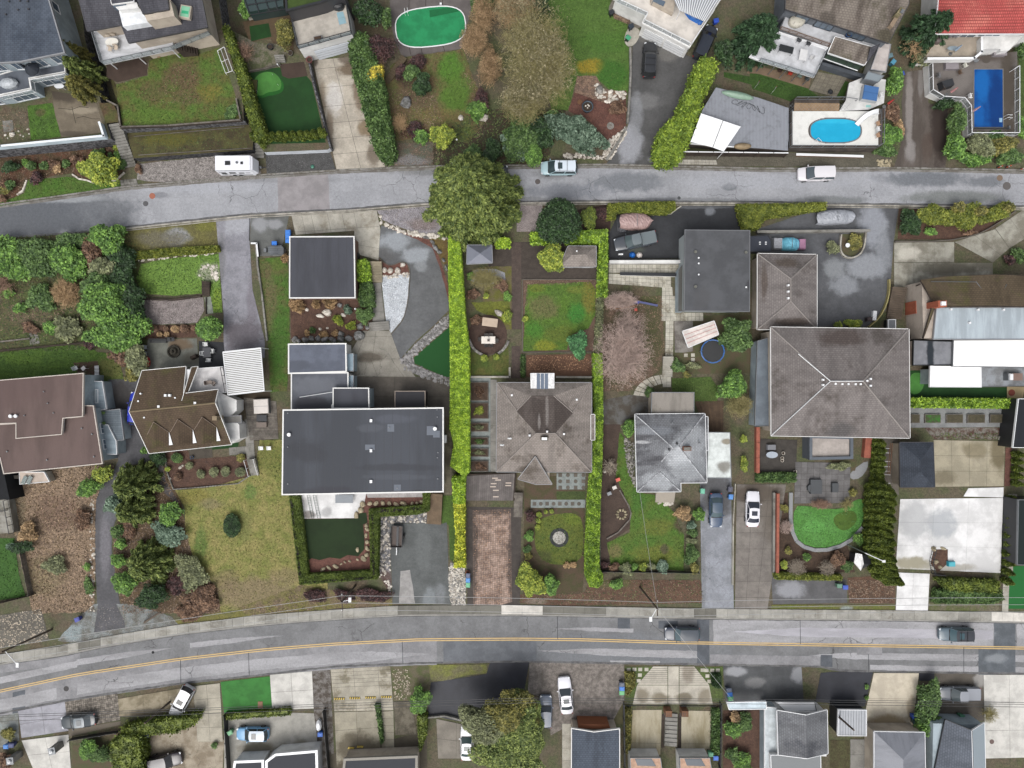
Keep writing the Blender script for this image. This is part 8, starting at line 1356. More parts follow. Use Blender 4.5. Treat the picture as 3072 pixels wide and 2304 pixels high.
for x,y,rx,ry,f,h,lb in((1425,1010,74,66,'a',1.8,'golden-tan rhododendron below frosted house'),(1550,1020,48,60,'b',1.7,'bright green shrub beside narrow driveway'),(1490,1100,40,34,'blue',1,'dusky shrub under bright green one'),(1500,1160,46,40,'m',1,'dark shrub along narrow driveway'),(1490,1228,46,32,'y',1,'silvery shrub along narrow driveway'),(1490,1330,64,80,'m',1.6,'large dark shrub along narrow driveway'),(1510,1430,40,50,'o',1.2,'mossy shrub at bottom corner of lawn'),(1112,1430,34,38,'g',1,'pale golden shrub in bottom row of garden'),(980,1440,50,48,'y',1.1,'grey-green shrub in bottom row of garden'),(885,1430,50,36,'r',.9,'brown shrub in bottom row of garden'),(1045,1425,30,30,'b',.9,'small green shrub left of pale golden one'),(1265,1430,55,60,'blue',1.1,'dark blue-green spiky shrub in bottom row'),(1180,1420,34,30,'y',.8,'small grey shrub right of pale golden one'),(815,1410,34,30,'n',.8,'dark shrub in bottom left corner of garden'),(1890,430,24,38,'g',1.4,'slim yellow-green shrub beside brick-edged patio, upper'),(1895,625,36,60,'g',1.4,'pale yellow-green shrub beside brick-edged patio, lower'),(900,1560,70,40,'b',.9,'leafy green scrub right of lime hedge end')):ah(x,y,rx,h,F_[f],lb,ry=ry,ls=.11)
fr('D3');BK=Z('740 0 1660 0 1700 190 560 215 160 190 170 120 700 100');G('bank',BK,gm('tm',-7230532,0,.7,E=.6,gs=7,bump=1,aa=[(950,30,150,40,6318136,.7),(300,180,80,20,9866368,.7)]),2,.06);ag('dead_leaves',BK,bI,30,.07,ai=3);ag('ground_cover_plants',BK,b8,8,.1,ai=3)
fr('C3');G('driveway',Z('1605 740 1800 740 1800 1000 1820 1780 1570 1780 1560 1100 1555 780'),gm('um',-10264744,0,.5,E=.22,al=.7,aQ=3,aV=.8,aa=[(1690,860,130,180,5526614,.9),(1580,1500,20,300,7895678,.6)]),4,.02,label='narrow cracked driveway left of the grey retaining wall');ab('retaining_wall','narrow pale wall between two driveways',Z('1832 780 1815 1100 1812 1570'),.5,.16,ba,aE=4)
aw(52,ay(4.7,1.85,1.5,(64,84,112),'sedan',sun=False,av=(110,150,164),aT=(66,86,106)),'parked_car','dark blue sedan on narrow cracked driveway','car',1685,990,-pi/2,af=1);aw(53,ay(4.85,1.9,1.5,(222,222,228),'sedan',sun=True,av=(50,60,90)),'parked_car','white sedan with sunroof on slabbed concrete driveway','car',1972,980,pi/2-.03,af=1)
aG(1577,840,(120,200,170),'mint green bin under white carport edge',1.5);aG(1793,825,(90,92,110),'grey bin beside pale wall, upper',1.5);aG(1797,885,(90,150,220),'light blue bin beside pale wall, lower',1.5)
U('driveway',Z('1840 780 2260 780 2100 1790 1815 1790')[:0]or Z('1840 785 2225 785 2075 1790 1825 1790'),3,8,gm('vm',-9209472,0,.5,E=.25,a7=.05,aa=[(2000,850,200,80,5524032),(2120,1000,90,250,6577234,.6)]),4,.03,label='slabbed concrete driveway with the white sedan')
#east
fr('B4');AE=gm('wm',-6448232,0,.4,E=.2,al=.6,aQ=3,aa=[(900,300,100,160,10396330),(850,620,160,90,10264742),(600,640,90,70,9606810),(680,770,110,70,9869984),(980,500,60,200,9606812,.7),(620,470,120,60,4605514,.7)]);G('driveway',Z('540 150 1100 155 1060 430 1035 760 1000 960 860 1090 460 1090 0 520 0 330'),AE,4,label='curving asphalt court beside the big grey hipped roofs')
hedge(Z('-150 140 280 135 530 125 540 165 300 200 60 240 10 320 -100 330'),1.4,F_['s'],'mossy hedge bending down beside covered silver car',ls=.12,bu=.1,a4=.2)
aw(54,bb((168,172,180),5.1,2.,1.45,.3),'covered_car','car under a wrinkled silver cover by upper road','car',615,232,.05,af=1);aw(55,lambda:bb((120,200,226),2.4,1.8,1.45,.2)()+[('front_cover',XB(1.6,0,.3,1.,1.5,.75,0,.1),pm('xm',11829920,.6,n=.4)),('hood',XB(-1.75,0,.3,1.3,1.6,.7,0,.1),pm('ym',11185330,.4,n=.5,ns=5)),('chassis',XB(0,0,.1,4.4,1.5,.3),an)],'covered_car','old car wrapped in blue and pink sheeting under wall','car',262,442,-.03,af=1)
I('canopy_van','dark canopy roof with four white squares beside wrapped car','canopy',Z('-60 385 85 380 110 430 108 505 -70 505'),1.9,gm('zm',3948618,E=.1),an,an,.05,.04);[XB(P(x,y,2).x,P(x,y,2).y,1.9,.22,.14,.04)('white_square',ae,bpy.data.objects['canopy_van'])for x in(22,68)for y in(431,446)]
ab('retaining_wall','long grey wall between covered silver car and wrapped car',[(0,355),(860,345)],.9,.28,aN,af=.5,a8=aN);ab('planter_wall','rounded pale kerb of half-round planter in court',aD(Z('655 370 640 500 700 560 790 540 835 470 845 350'),2,False),.45,.2,gm('bb'),af=.4);G('garden_bed',Z('650 370 840 360 825 480 740 550 660 520'),gm('ml'),5);ah(760,430,70,.9,F_['o'],'yellowish grasses in half-round planter',ls=.12,ak=.7);ah(585,470,55,1,F_['y'],'cluster of potted plants left of half-round planter',ls=.1,ak=.7)
SE=gm('an',11579042,8815222,.35,.35,.6,E=.3,a7=.04,aa=[(1180,520,90,50,13552318),(1450,640,260,50,6315088,.7),(1900,600,200,50,7236190,.7)]);U('driveway',Z('1062 435 1530 430 1530 590 1062 590'),3,1,SE,4,.03,label='stained concrete forecourt of slabs at the right');U('driveway',Z('1062 592 1830 592 1830 780 1062 780'),5,1,SE,4,.03);U('driveway',Z('1530 430 1850 330 1960 480 1830 592'),2,1,SE,4,.03);U('driveway',Z('1850 325 2080 170 2200 330 1960 480'),2,1,SE,4,.03)
G('garden_bed',Z('1100 170 2000 140 1990 210 1800 340 1500 410 1090 410'),by,4,.03);ab('garden_edging','dark curved edging wall of conifer bed at right',aD(Z('1075 425 1450 425 1700 380 1850 300 2010 190'),1,False),.35,.15,bU)
for x,y,rx,ry,aJ,f,h,lb in((1180,280,90,120,0,'d',2.2,'dark rhododendron at left end of conifer bed'),(1390,230,150,95,0,'s',2,'wide mossy spreading conifer, left of three'),(1600,240,150,85,.3,'s',2,'wide mossy spreading conifer, middle of three'),(1840,210,160,75,.3,'s',2,'wide mossy spreading conifer, right of three'),(1345,350,50,34,0,'b',.8,'bright lime shrub at front of conifer bed'),(1555,170,60,46,0,'o',2.4,'brown-tipped conifer crown in bed, left'),(1720,200,80,36,.2,'o',2.4,'brown-tipped conifer crown in bed, middle'),(1930,170,70,46,.2,'o',2.4,'brown-tipped conifer crown in bed, right'),(1960,575,50,42,0,'n',1,'reddish shrub in triangular right bed'),(2040,540,70,70,0,'m',1.3,'green shrub in triangular right bed'),(1650,400-40,60,20,.2,'r',.5,'brown ground cover in conifer bed'),(625,1075,40,30,0,'g',1,'yellow-green shrub above big hip roof, left'),(740,1065,90,34,0,'g',1.1,'yellow-green shrub above big hip roof, right')):ah(x,y,rx,h,F_[f],lb,ry=ry,aJ=aJ,ls=.15,ap=14,lr=.4)
dl=aF('bn',-8419960,aO=.28,aY=.4,bd=.78,au=5525066,aa=Z('230 590 4 90 40 5787206 270 1050 4 130 30 4866106 640 1170 5 160 70 5260866 60 750 4 20 120 5918794 600 1900 4 100 60 5526098',6))
g1=T('garage','square grey hipped garage roof with three white vents','garage',P(235,810));aL(g1,Z('5 522 462 528 462 1108 0 1108'),3.2,aZ,.3);roof(g1,Z('2 520 3.4 463 528 3.4 463 1110 3.4 0 1110 3.4 262 715 5 262 890 5',3),[(0,1,4),(1,2,5,4),(2,3,5),(3,0,4,5)],dl,aM=aU);RGG=gm('cn',9867404,E=.2)
for l in([(2,520,3.5),(262,715,5.05)],[(463,528,3.5),(262,715,5.05)],[(463,1110,3.5),(262,890,5.05)],[(0,1110,3.5),(262,890,5.05)],[(262,715,5.05),(262,890,5.05)]):bf(g1,l,RGG,.09)
for y in(768,817,868):bg(g1,238,y,4.9,.28,.28,.25,ae)
g2=T('house','biggest grey hipped roof with white ridge lines and a row of vents','house',P(640,1500));aL(g2,Z('105 1092 1175 1108 1185 1950 115 1935'),5.,aZ,.45);A_,B_,C_,D_,E_,G_=(105,1092,5.2),(1178,1108,5.2),(1186,1955,5.2),(108,1937,5.2),(570,1512,7.6),(825,1512,7.6);roof(g2,[A_,B_,C_,D_,E_,G_],[(0,1,5,4),(1,2,5),(2,3,4,5),(3,0,4)],dl,aM=aU)
for l in([A_,E_],[B_,G_],[C_,G_],[E_,G_]):bf(g2,[(x,y,z_+.06)for x,y,z_ in l],RGG,.1)
for l in([(320,1300,6.4),E_],[D_,E_],[E_,G_],[(490,1450,7),(490,1575,7)]):bf(g2,[(x,y,z_+.13)for x,y,z_ in l],ae,.06,'white_flashing')
for x,y in Z('507 1502 507 1542 603 1533 655 1535 702 1535 758 1536 797 1536 848 1510 876 1495 876 1548'):bg(g2,x,y,7.3,.28,.28,.28,ae)
I('side_house','long narrow blue-grey flat wing left of biggest hipped roof','wing',Z('0 1200 103 1170 108 1862 -20 1862 -10 1500'),2.6,gm('dn',-8292498,0,.5,E=.1),aR,at,.05,.06);I('balcony','pale sunken balcony with planter below biggest hipped roof','balcony',Z('400 1935 735 1942 735 2115 400 2122'),2.2,gm('en',-12498608,0,.7,E=.15),gm('fn',6054506,E=.1),pm('gn',6055022,.5),.02,.35,.35)
TU=gm('hn',-12892332,0,.5,E=.08);tu=T('house','half-timbered house with brown hipped roof and tall brick chimney','house',P(1700,850));aL(tu,Z('1275 735 2300 740 2300 1180 1290 1180'),4.,TU,.05);SHT=aF('in',-6313028,aO=.28,aY=.4,au=5789236);roof(tu,Z('1272 728 4.2 1450 700 4.2 1840 685 4.2 2300 700 4.2 2300 940 5 1380 935 5 1290 1180 4.1 1370 900 5.2 1700 740 5.2 1840 925 5.4',3),[(0,1,2,3,4,9,5,7),(7,5,6)],SHT,aM=bG)
for l in(Z('1350 737 4.5 1705 740 4.5 1838 928 5.1',3),[(1940,760,4.6),(1850,935,5.1)]):bf(tu,l,at,.05,'flashing')
I('house_wing','blue-white flat roof wing with five small vents at right','wing',Z('1392 942 2300 940 2300 1188 1368 1188'),4.4,gm('jn',-12372176,0,.5,E=.07,bump=.05,ax=(2,.3)),TU,a3,.1,.06);o_=bpy.data.objects['house_wing'];[bg(o_,x,y,4.4,.28,.28,.3,ae,'vent')for x,y in Z('1500 955 1710 958 1908 958 1645 1060')]
p0,p1=P(1170,985,0),P(1440,905,6.6);ch=T('chimney_stack','tall red brick chimney on left gable of half-timbered house','chimney',(p0.x,p0.y,0));BK_=aF('kn',-11692112,aO=.1,aY=.25,bd=.9);qq=P(1440,910,6.6);XB(qq.x-.2,qq.y,0,1.9,1.7,2.6)('base',BK_,ch,uv=True);XB(qq.x,qq.y,2.6,1.1,.8,4.)('shaft',BK_,ch,uv=True);XB(qq.x,qq.y,6.6,.6,.5,.3)('cap',ae,ch)
for a,b in(((1265,760,3.9),(1190,790,.5)),((1290,755,4),(1290,1180,1.5)),((1280,905,2.5),(1360,860,4)),((1300,990,2.5),(1350,1030,4)),((1205,930,1),(1195,1180,1))):TB(P(*a),P(*b),.09,n=4)('timber',bG,tu)
I('awning','brilliant white awning roof at right, upper','awning',Z('1525 1195 2300 1190 2300 1408 1518 1398'),3.4,gm('ln',16053492,E=.02),None,at,.1,.04);I('awning','brilliant white awning roof at right, lower rectangle','awning',Z('1345 1395 1740 1400 1742 1560 1340 1558'),3.,gm('ln'),aR,ae,.4,.04);I('terrace_roof','grey boarded roof terrace with black stripe beside white awning','roof terrace',Z('1215 1195 1525 1205 1515 1385 1210 1390'),3.,gm('mn',-9343126,0,.8,E=.12,aa=[(1245,1290,26,200,1976368,.95,)]),TU,an,.05,.05)
I('terrace','pale patio with grill and table at right edge','patio',Z('1742 1400 2100 1408 2100 1550 1742 1556'),.3,gm('nn',10528428,8553606,.8,E=.15),aN,at,.03,.04);aw(56,lambda:[('grill',XB(0,0,0,.6,1.,1.),at),('lid',XB(.1,0,1.,.5,.9,.15,0,.05),ae)],'barbecue','stainless barbecue on pale patio at right edge','barbecue',1928,1480,0,.3);table(1995,1480,(140,116,106),'brown table beside the stainless barbecue',1.4,1.,0,.3)
G('turf',Z('1180 1430 1340 1430 1340 1560 1940 1560 1940 1650 1180 1650'),cj,4);G('putting_green',aD(Z('1180 1450 1290 1445 1310 1500 1270 1610 1180 1620'),2),cD,5);U('tan_slab',Z('1940 1555 2080 1555 2060 1660 1940 1650'),1,1,gm('on',12495490,E=.2),5);aw(57,lambda:[('lid',LH(0,0,[(.45,.05),(.45,.12)],16),pm('pn',9848886,.7))],'terracotta_disc','round terracotta lid on tan slab at right','lid',1975,1602)
stairs('dark timber-edged stairs left of brick chimney',(1110,780),(1060,1030),2.,15,1.2,.1,gm('qn',-6839376,0,1,E=.3),name='garden_steps');ab('court_wall','curving ochre-edged wall at right of asphalt court',aD(Z('1028 720 1030 800 1005 920 950 1020 870 1090'),1,False),.6,.14,gm('rn',11182190,E=.2),af=.5)
I('trash_shelter','small grey-topped box with white frame at foot of timber stairs','box',Z('1018 1033 1075 1033 1075 1105 1018 1105'),1.2,at,an,ae,.02,.06);aw(58,lambda:[('board',XB(0,0,0,.5,1.3,.5),ae),('stripe',XB(.26,0,.1,.02,1.,.3),pm('ol'))],'cart','white board with a red-lettered edge in asphalt court','board',900,1005,-.1);aG(875,1030,(60,44,44),'dark red wheeled tub beside white board');aG(80,1150,(60,80,160),'blue bin between the two grey hipped roofs');aw(59,lambda:[('disc',LH(0,0,[(.3,.9),(.3,1.)],14),ae),('post',TB((0,0,0),(0,0,.9),.04),at)],'table_lamp','white round bird bath in half-round planter','bird bath',677,466)
fr('C4');hedge(Z('1188 118 2030 125 2035 190 1188 182'),1.5,F_['lim2'],'yellow-green clipped hedge at right between turf and plots',ls=.13);G('vegetable_plot',Z('1188 190 2000 195 1960 340 1188 345'),gm('sn',-9606292,0,.8,E=.35),3)
for i,(x0,x1,f)in ee(((1190,1255,'m'),(1295,1418,'b'),(1462,1590,'y'),(1625,1760,'r'),(1800,1930,'m'))):q=T('raised_bed',('first','second','third','fourth','fifth')[i]+' raised vegetable bed from left, right of big roof','raised bed',P((x0+x1)/2,275));pl=[ec(P(x,y)[:2])for x,y in((x0,240),(x1,240),(x1,308),(x0,308))];PX(pl,0,.3)('frame',WD,q);PX(a5(pl,.08),.1,.32)('soil',gm('tn'+f,c(*((62,110,44)if f=='b'else(86,80,62))),4867638,2,E=.5),q)
G('rubble_bank',Z('1300 345 1960 345 1900 435 1380 435'),gm('un',8552054,5520434,1.4,E=.6,gs=7),3,.05);ag('ground_cover_plants',Z('1380 385 1900 385 1890 435 1390 435'),b8,25,.1,ai=3)
d2=aF('vn',-4343890,aO=.25,aY=.4);nv=T('garage','small navy shingled hip roof beside olive-stained concrete','garage',P(1240,640));aL(nv,Z('1110 465 1365 462 1378 802 1112 806'),2.5,aZ,.2);roof(nv,Z('1108 460 2.7 1368 460 2.7 1380 806 2.6 1112 808 2.6 1270 600 3.8 1268 690 3.8',3),[(0,1,4),(1,2,5,4),(2,3,5),(3,0,4,5)],d2,aM=bv)
U('driveway',Z('1368 440 1925 450 1915 800 1380 805'),4,3,gm('wn',-11840662,0,.35,.38,.6,E=.22,a7=.03,aa=[(1870,540,60,160,7234634),(1450,740,100,60,7366740,.7),(1690,520,100,60,7892564,.6)]),4,.03,label='olive-stained concrete yard at the right');dX=gm('xn',-15000804,0,.3,E=.1,a7=.02,bump=.05,aa=[(1420,1090,120,110,12106944,.9),(1220,1060,120,150,12501186),(1200,1400,140,50,10525314,.9),(1500,1430,200,30,11578528)])
U('driveway',Z('1110 900 1910 890 1890 1475 1075 1440'),3,3,dX,4,.015,label='large bright white concrete yard at the right');U('driveway',Z('1600 880 1640 815 1915 808 1912 888'),1,1,dX,4);U('driveway',Z('1090 1470 1340 1480 1325 1775 1075 1775'),2,3,dX,4,.02);G('mulch_bed',Z('1370 1290 1480 1290 1480 1400 1400 1470 1345 1400'),by,12);rail(T('fence_rails','black railing around rock planter in white yard','fence',P(1350,1400)),Z('1360 1280 1335 1380 1350 1475 1430 1480'),1,an,.5);aP(Z('1375 1290 24 20 1450 1285 26 12 1395 1390 18 22 1425 1430 20 16',4),ao('cream_stone'),['%s boulder of rock planter in white yard'%s for s in('top left','top right','middle','lowest')],'boulders of the rock planter');aw(60,lambda:[('box',XB(0,0,0,1,.75,.5,0,.05),pm('yn',3975870,.4)),('lid',XB(0,0,.5,.8,.55,.04),pm('zn',5947085,.4))],'storage_box','teal plastic box beside rock planter in white yard','box',1497,1400);stairs('narrow pale stairs at the far right beside black cladding',(1975,350),(1905,450),1.3,8,1,.1,ba,name='garden_steps')
I('long_shed','black-clad strip building at right picture edge','shed',Z('2030 120 2200 120 2200 500 1985 500'),3,gm('ao',2237996,E=.1),an,ae,.02,.05);I('long_shed','black ribbed strip roof at lower right picture edge','shed',Z('2030 905 2200 905 2200 1420 2020 1410'),3,gm('bo',1713702,E=.1),an,at,.02,.05);U('side_path',Z('1950 860 2020 860 1985 1490 1920 1490'),1,9,ba,3);U('side_path',Z('1910 1520 1960 1520 1950 1790 1900 1790'),1,4,ba,3);G('turf',Z('1985 1420 2150 1420 2150 1660 1960 1660'),gm('co',2255410,E=.08),5);G('mulch_strip',Z('1930 500 1975 500 1965 800 1920 800'),bs,4)
bj([(1990,520),(1980,800)],26,2.2,F_['t'],['%s small cypress on red mulch strip, far right'%s for s in('top','second','third','fourth','lowest')],5,group='small cypresses on red mulch strip');bj([(1950,860),(1905,1560)],30,2.3,F_['t'],['%s cypress along right of white yard'%s for s in('first','second','third','fourth','fifth','sixth','seventh','eighth','ninth','last')],10,group='cypresses along the white yard')
bj([(905,440),(900,780)],40,3.,F_['t'],['%s cypress of upper row left of timber frame'%s for s in('first','second','third','fourth','fifth','sixth','last')],7,group='upper cypress row',jr=.2);bj(Z('885 790 865 1000 865 1300 930 1480'),66,7,F_['t'],['%s tall cypress of dense row left of white yard'%s for s in('first','second','third','fourth','fifth','sixth','seventh','eighth','ninth','tenth','eleventh','last')],12,group='dense cypress row left of white yard',jr=.2,ak=1.1)
q=T('pergola','long pale timber frame with rungs between cypress row and navy roof','pergola',P(1030,590));[TB(P(x,465,1.6),P(x-20,710,1.6),.05,n=4)('beam',cM,q)for x in(1035,1050)];[TB(P(975,y,1.5),P(1035,y+2,1.5),.03,n=4)('rung',ae,q)for y in(505,540,607,647,682,710,775)];G('path',Z('975 430 1090 430 1100 870 950 870'),bU,3)
PTS=Z('300 610 530 615 530 690 850 700 730 760 700 890 520 920 285 930');U('patio',Z('295 610 725 620 715 930 285 935'),9,7,gm('do',-8026232,0,.8,E=.2,a7=.12),4,.03,label='grey slab patio with fire table below big roof');U('patio',Z('20 430 310 440 300 700 15 700'),1,1,gm('eo',-5130822,0,1,E=.25),4)
G('path',aD(Z('720 690 860 590 860 660 800 740 725 750'),1),gm('fo',9869466,E=.4),5);G('garden_bed',Z('530 600 780 590 760 680 540 685'),gm('ml'),5);ah(640,645,90,.8,F_['y'],'low grey shrubs in bed below sunken balcony',ry=34,ls=.1,ak=.8)
aw(61,lambda:[('table',XB(0,0,0,1.6,2.,.6,0,.02),pm('go',4738128,.6)),('flap',LH(-.8,-.2,[(.5,0),(.5,.55)],14,0,.7,1),pm('go'))],'covered_table','big dark covered table on grey slab patio','table',445,800);aw(62,lambda:[('table',XB(0,0,0,.9,1.3,.5,0,.02),pm('go'))],'covered_table','smaller dark covered box right of big covered table','table',595,808)
aw(63,lambda:[('sofa',XB(0,0,0,1.2,.8,.6,0,.05),pm('ho',8422024,.8))],'sofa','grey sofa on dark patio beside brick-edged wall','sofa',100,495);table(100,552,(176,186,198),'oval pale blue table in front of the grey sofa',1.6,.9,0,0,True)
for x,y,lb in((195,542,'white ring pot on dark patio, upper'),(187,580,'white ring pot on dark patio, middle'),(187,598,'white ring pot on dark patio, lower'),(288,685,'white ring pot at corner of dark patio')):pot(x,y,(214,208,196),lb,.22)
BT=gm('io',-11298902,0,2,E=.2);ab('brick_wall','brick-topped wall left of dark patio',[(8,340),(5,700)],.8,.5,BT,aE=2.4);ab('brick_wall','brick-topped wall right of sunken balcony',[(868,425),(855,580)],.8,.9,BT,af=.8);ab('brick_wall','long brick-topped wall right of white sedan',[(155,855),(150,1470)],1,.36,BT,af=.6);ab('retaining_wall','pale wall outside long brick-topped wall',[(128,850),(125,1470)],.6,.3,aN,af=.4)
hedge(Z('0 705 300 700 300 765 0 765'),.9,F_['m'],'dark leafy hedge below dark patio',ls=.12);G('garden_bed',Z('165 850 240 850 245 1100 300 1250 480 1320 700 1260 760 1470 165 1475'),b7,3,.03);BGP=aD(Z('285 950 400 955 560 980 680 970 770 900 830 900 828 1100 700 1240 490 1290 330 1240 278 1160'),1)
G('lawn',BGP,lawn('jo',(84,138,62),(92,146,72),[(440,1110,90,50,6858836,.6)]),5,label='bright green fan-shaped lawn with olive putting patch');aI(BGP,aj('ko',-6328906),14);G('putting_green',aD(Z('590 1030 700 985 770 1000 775 1080 700 1145 640 1140 595 1090'),2),gm('lo',-5533740,0,1,E=.15),7);ab('path_edging','curved grey path edging below bright lawn',aD(Z('262 850 258 1120 320 1260 490 1310 700 1250 820 1120'),1,False),.15,.5,gm('fo'),cat='edging',af=.1)
for x,y,r_,f,h,lb in((385,1352,36,'b',.9,'small bright green shrub under bright lawn'),(205,1410,36,'g',.8,'yellow-green shrub in corner by brick wall'),(240,1300,30,'o',.8,'small olive shrub beside curved path'),(620,1370,70,'r',1.2,'russet shrub below curved path'),(700,1420,50,'m',1,'green shrub left of white garden shed'),(780,1210,50,'b',1.2,'leafy shrub between bright lawn and cypress row'),(210,970,34,'o',.7,'olive plants in strip by brick wall'),(740,850,36,'o',.8,'yellowish plant right of slab patio')):ah(x,y,r_,h,F_[f],lb,ls=.11,ak=.9)
aW(290,1420,80,1.8,pm('sm'),'pale branching bare shrub under curved path, left',160);aW(520,1430,70,1.8,pm('sm'),'pale branching bare shrub under curved path, right',150);aW(210,1110,60,1.4,dw,'pinkish blossom shrub beside brick-topped wall',160);aW(480,935,90,1.4,TW,'brown bare shrub between patio and bright lawn',200,ry=40);aW(680,935,60,1.2,cN,'olive bare shrub right of brown one',120)
dH=T('garden_shed','tiny white-roofed garden shed with black flank','shed',P(820,1385));aL(dH,Z('755 1325 885 1345 885 1410 820 1450 755 1400'),1.7,an,.1);roof(dH,Z('765 1320 2 815 1330 2.5 828 1405 2.5 805 1458 1.9 752 1395 2',3),[(0,1,2,3,4)],gm('vl'),th=.05);roof(dH,Z('815 1330 2.5 880 1345 2 886 1405 2 828 1405 2.5',3),[(0,1,2,3)],an,'roof_flank',th=.05)
q=T('street_lamp','white street lamp arm over cypress row','street lamp',P(930,1340));TB(P(835,1318,5),P(985,1385,6),.06)('arm',ae,q);p=P(835,1318,5);TB((p.x,p.y,0),(p.x,p.y,5.1),.08)('pole',at,q);XB(P(985,1385,6).x,P(985,1385,6).y,5.9,.4,.3,.1)('lamp_head',ae,q)
hedge(Z('140 1480 660 1500 660 1530 150 1525'),1,F_['s'],'thin olive hedge above mottled parking strip',ls=.1);hedge(Z('1410 1530 1880 1545 1895 1630 1500 1610'),1.4,F_['t'],'dark olive conifer hedge below white yard, upper',ls=.13,bu=.12,a4=.25)
fr('D4');hedge(Z('1490 90 2030 95 2045 160 1960 195 1480 190'),1.2,F_['m'],'green conifer hedge below white yard, lower',ls=.13,bu=.12,a4=.2);G('driveway',Z('110 -50 740 0 745 190 130 200'),gm('mo',-6842474,0,.5,E=.25,aa=[(270,80,120,70,10790572)]),4,.02);G('verge',Z('120 205 1140 205 1140 250 110 240'),lawn('no',(104,112,52),(110,104,66),[(740,235,50,20,10265764)]),4,.04);G('bank',Z('750 -20 1140 -40 1140 195 760 190'),gm('tm'),3,.04);ag('dead_leaves',Z('760 0 1130 0 1130 190 760 190'),bI,50,.1,ai=3);aG(683,50,(110,150,130),'grey-green bin beside the mottled parking strip');aG(732,62,(70,100,200),'blue bin beside the mottled parking strip');G('verge',Z('1420 190 2010 190 2000 260 1420 260'),lawn('oo',(96,104,60),(120,112,96)),3,.05);G('turf',Z('2085 -60 2300 -60 2300 238 2080 238'),gm('co'),5)
#south of the main road
fr('D1');CS=gm('po',-12499112,0,.5,E=.22,a7=.04,au=7893084,a9=.4);CW=gm('qo',-13552838,0,.5,E=.15,a7=.03);AD=gm('ro',-6842474,0,.5,E=.25,aa=[])
G('forecourt',Z('-400 1190 0 1110 150 1090 160 1330 60 1380 -400 1450'),gm('so',9870490,7895152,.6,E=.4),3);U('driveway',Z('150 1085 540 1010 570 1250 180 1310'),2,2,gm('to',-11579576,0,.5,E=.15),4,.03,label='pale lilac concrete pad with a dark car');U('driveway',Z('180 1330 570 1280 600 1700 330 1700'),2,3,CW,4,.03)
U('herringbone_pad',Z('540 1010 975 940 1000 1160 560 1240'),26,14,gm('uo',10261642,7235680,2,.4,.6,E=.2,a7=.25),4,.035,th=.03,bo='paver',label='patterned paver pad behind dark sedan');U('driveway',Z('980 985 1600 880 1620 1110 990 1130'),3,1,gm('vo',11182218,8682084,.5,E=.25,aa=[(1300,1120,260,50,6050886)]),4,.03,label='stained tan concrete strip with the white wagon');U('driveway',Z('1600 880 1825 855 1850 1340 1640 1340'),2,4,CS,4,.03)
G('forecourt',Z('1180 1200 1620 1120 1860 1330 1840 1700 1160 1700'),gm('wo',11576980,9207918,.5,E=.25,aV=.6,aa=[(1350,1450,180,60,7234644,.6)]),3);G('forecourt',Z('570 1240 1000 1170 1000 1200 570 1300'),gm('xo',7761506,E=.3),3);G('garden_bed',Z('600 1370 950 1290 1160 1300 1160 1700 600 1700'),gm('ml'),2)
fence('black picket wall below dark sedan',[(560,1340),(960,1275)],1,an,board=.5)
aw(64,ay(4.75,1.85,1.45,(52,62,68),'sedan',sun=True,av=(130,145,155),aT=(110,122,130)),'parked_car','dark grey sedan on lilac pad by paver pad','car',640,1178,pi+.13,af=1);aw(65,ay(4.6,1.9,1.65,(196,198,202),'suv',av=(40,46,52),aT=(226,226,228)),'parked_car','white wagon parked askew above dark hedge','car',1500,1015,-pi*.66,af=1);aw(66,ay(4.7,1.9,1.6,(44,36,44),'suv',sun=False,av=(60,60,66),aT=(96,92,96)),'parked_car','black car at bottom edge on tan yard','car',1360,1510,.2,af=1)
hedge(Z('1000 1240 1200 1190 1640 1130 1600 1200 1440 1270 1200 1280 1020 1310'),2,F_['t'],'dark conifer hedge under white wagon',ls=.15,bu=.15,a4=.3);hedge(Z('910 1360 1010 1290 1155 1310 1170 1700 1000 1700 930 1500'),2.6,F_['t'],'dark conifer hedge block at bottom left',ls=.15,bu=.15,a4=.3)
for x,y,r_,f,h,lb in((730,1400,90,'b',1.8,'light green shrub behind black picket wall'),(850,1450,80,'m',1.6,'green shrub right of light green one, bottom left'),(70,1270,60,'o',1.2,'yellow-green tuft at left edge below main road'),(60,1500,70,'r',1.2,'rusty shrub in bottom left corner'),(1780,1370,30,'m',.7,'small plant in stone planter by black fence')):ah(x,y,r_,h,F_[f],lb,ls=.14)
for x,y,r_,lb in((505,1360,.2,'grey gate pillar with white cap, right'),(165,1440,.1,'grey gate pillar with white cap, left')):q=T('gate_pillar',lb,'pillar',P(x,y,0));x,y=q.location.x,q.location.y;XB(x,y,0,.8,.8,1.9,r_)('shaft',aN,q);XB(x,y,1.9,.95,.95,.1,r_)('capstone',at,q);LH(x,y,Z('.2 2 .24 2.2 .05 2.35'),10)('globe_lamp',ae,q)
aG(45,1385,(60,130,210),'blue bin at bottom left edge');aG(90,1375,(60,70,120),'navy bin beside blue one at bottom left edge');aG(1205,1295,(60,70,160),'dark blue bin beside dark hedge block',.3);aG(1180,1335,(110,180,130),'green bin beside dark hedge block',.3);aG(1905,1270,(110,180,130),'green bin beside light blue car',.5)
TS=Z('1830 845 2220 800 2390 800 2400 1070 1860 1105');G('turf',TS,gm('yo',-4359230,0,.6,E=.12),5,label='rectangular green turf lawn south of the main road');o=aw(67,lambda:[('lid',XB(0,0,0,.65,.95,.08),pm('zo',9858132,.7))],'hatch','small rust-brown hatch in green turf rectangle','hatch',2160,1035)
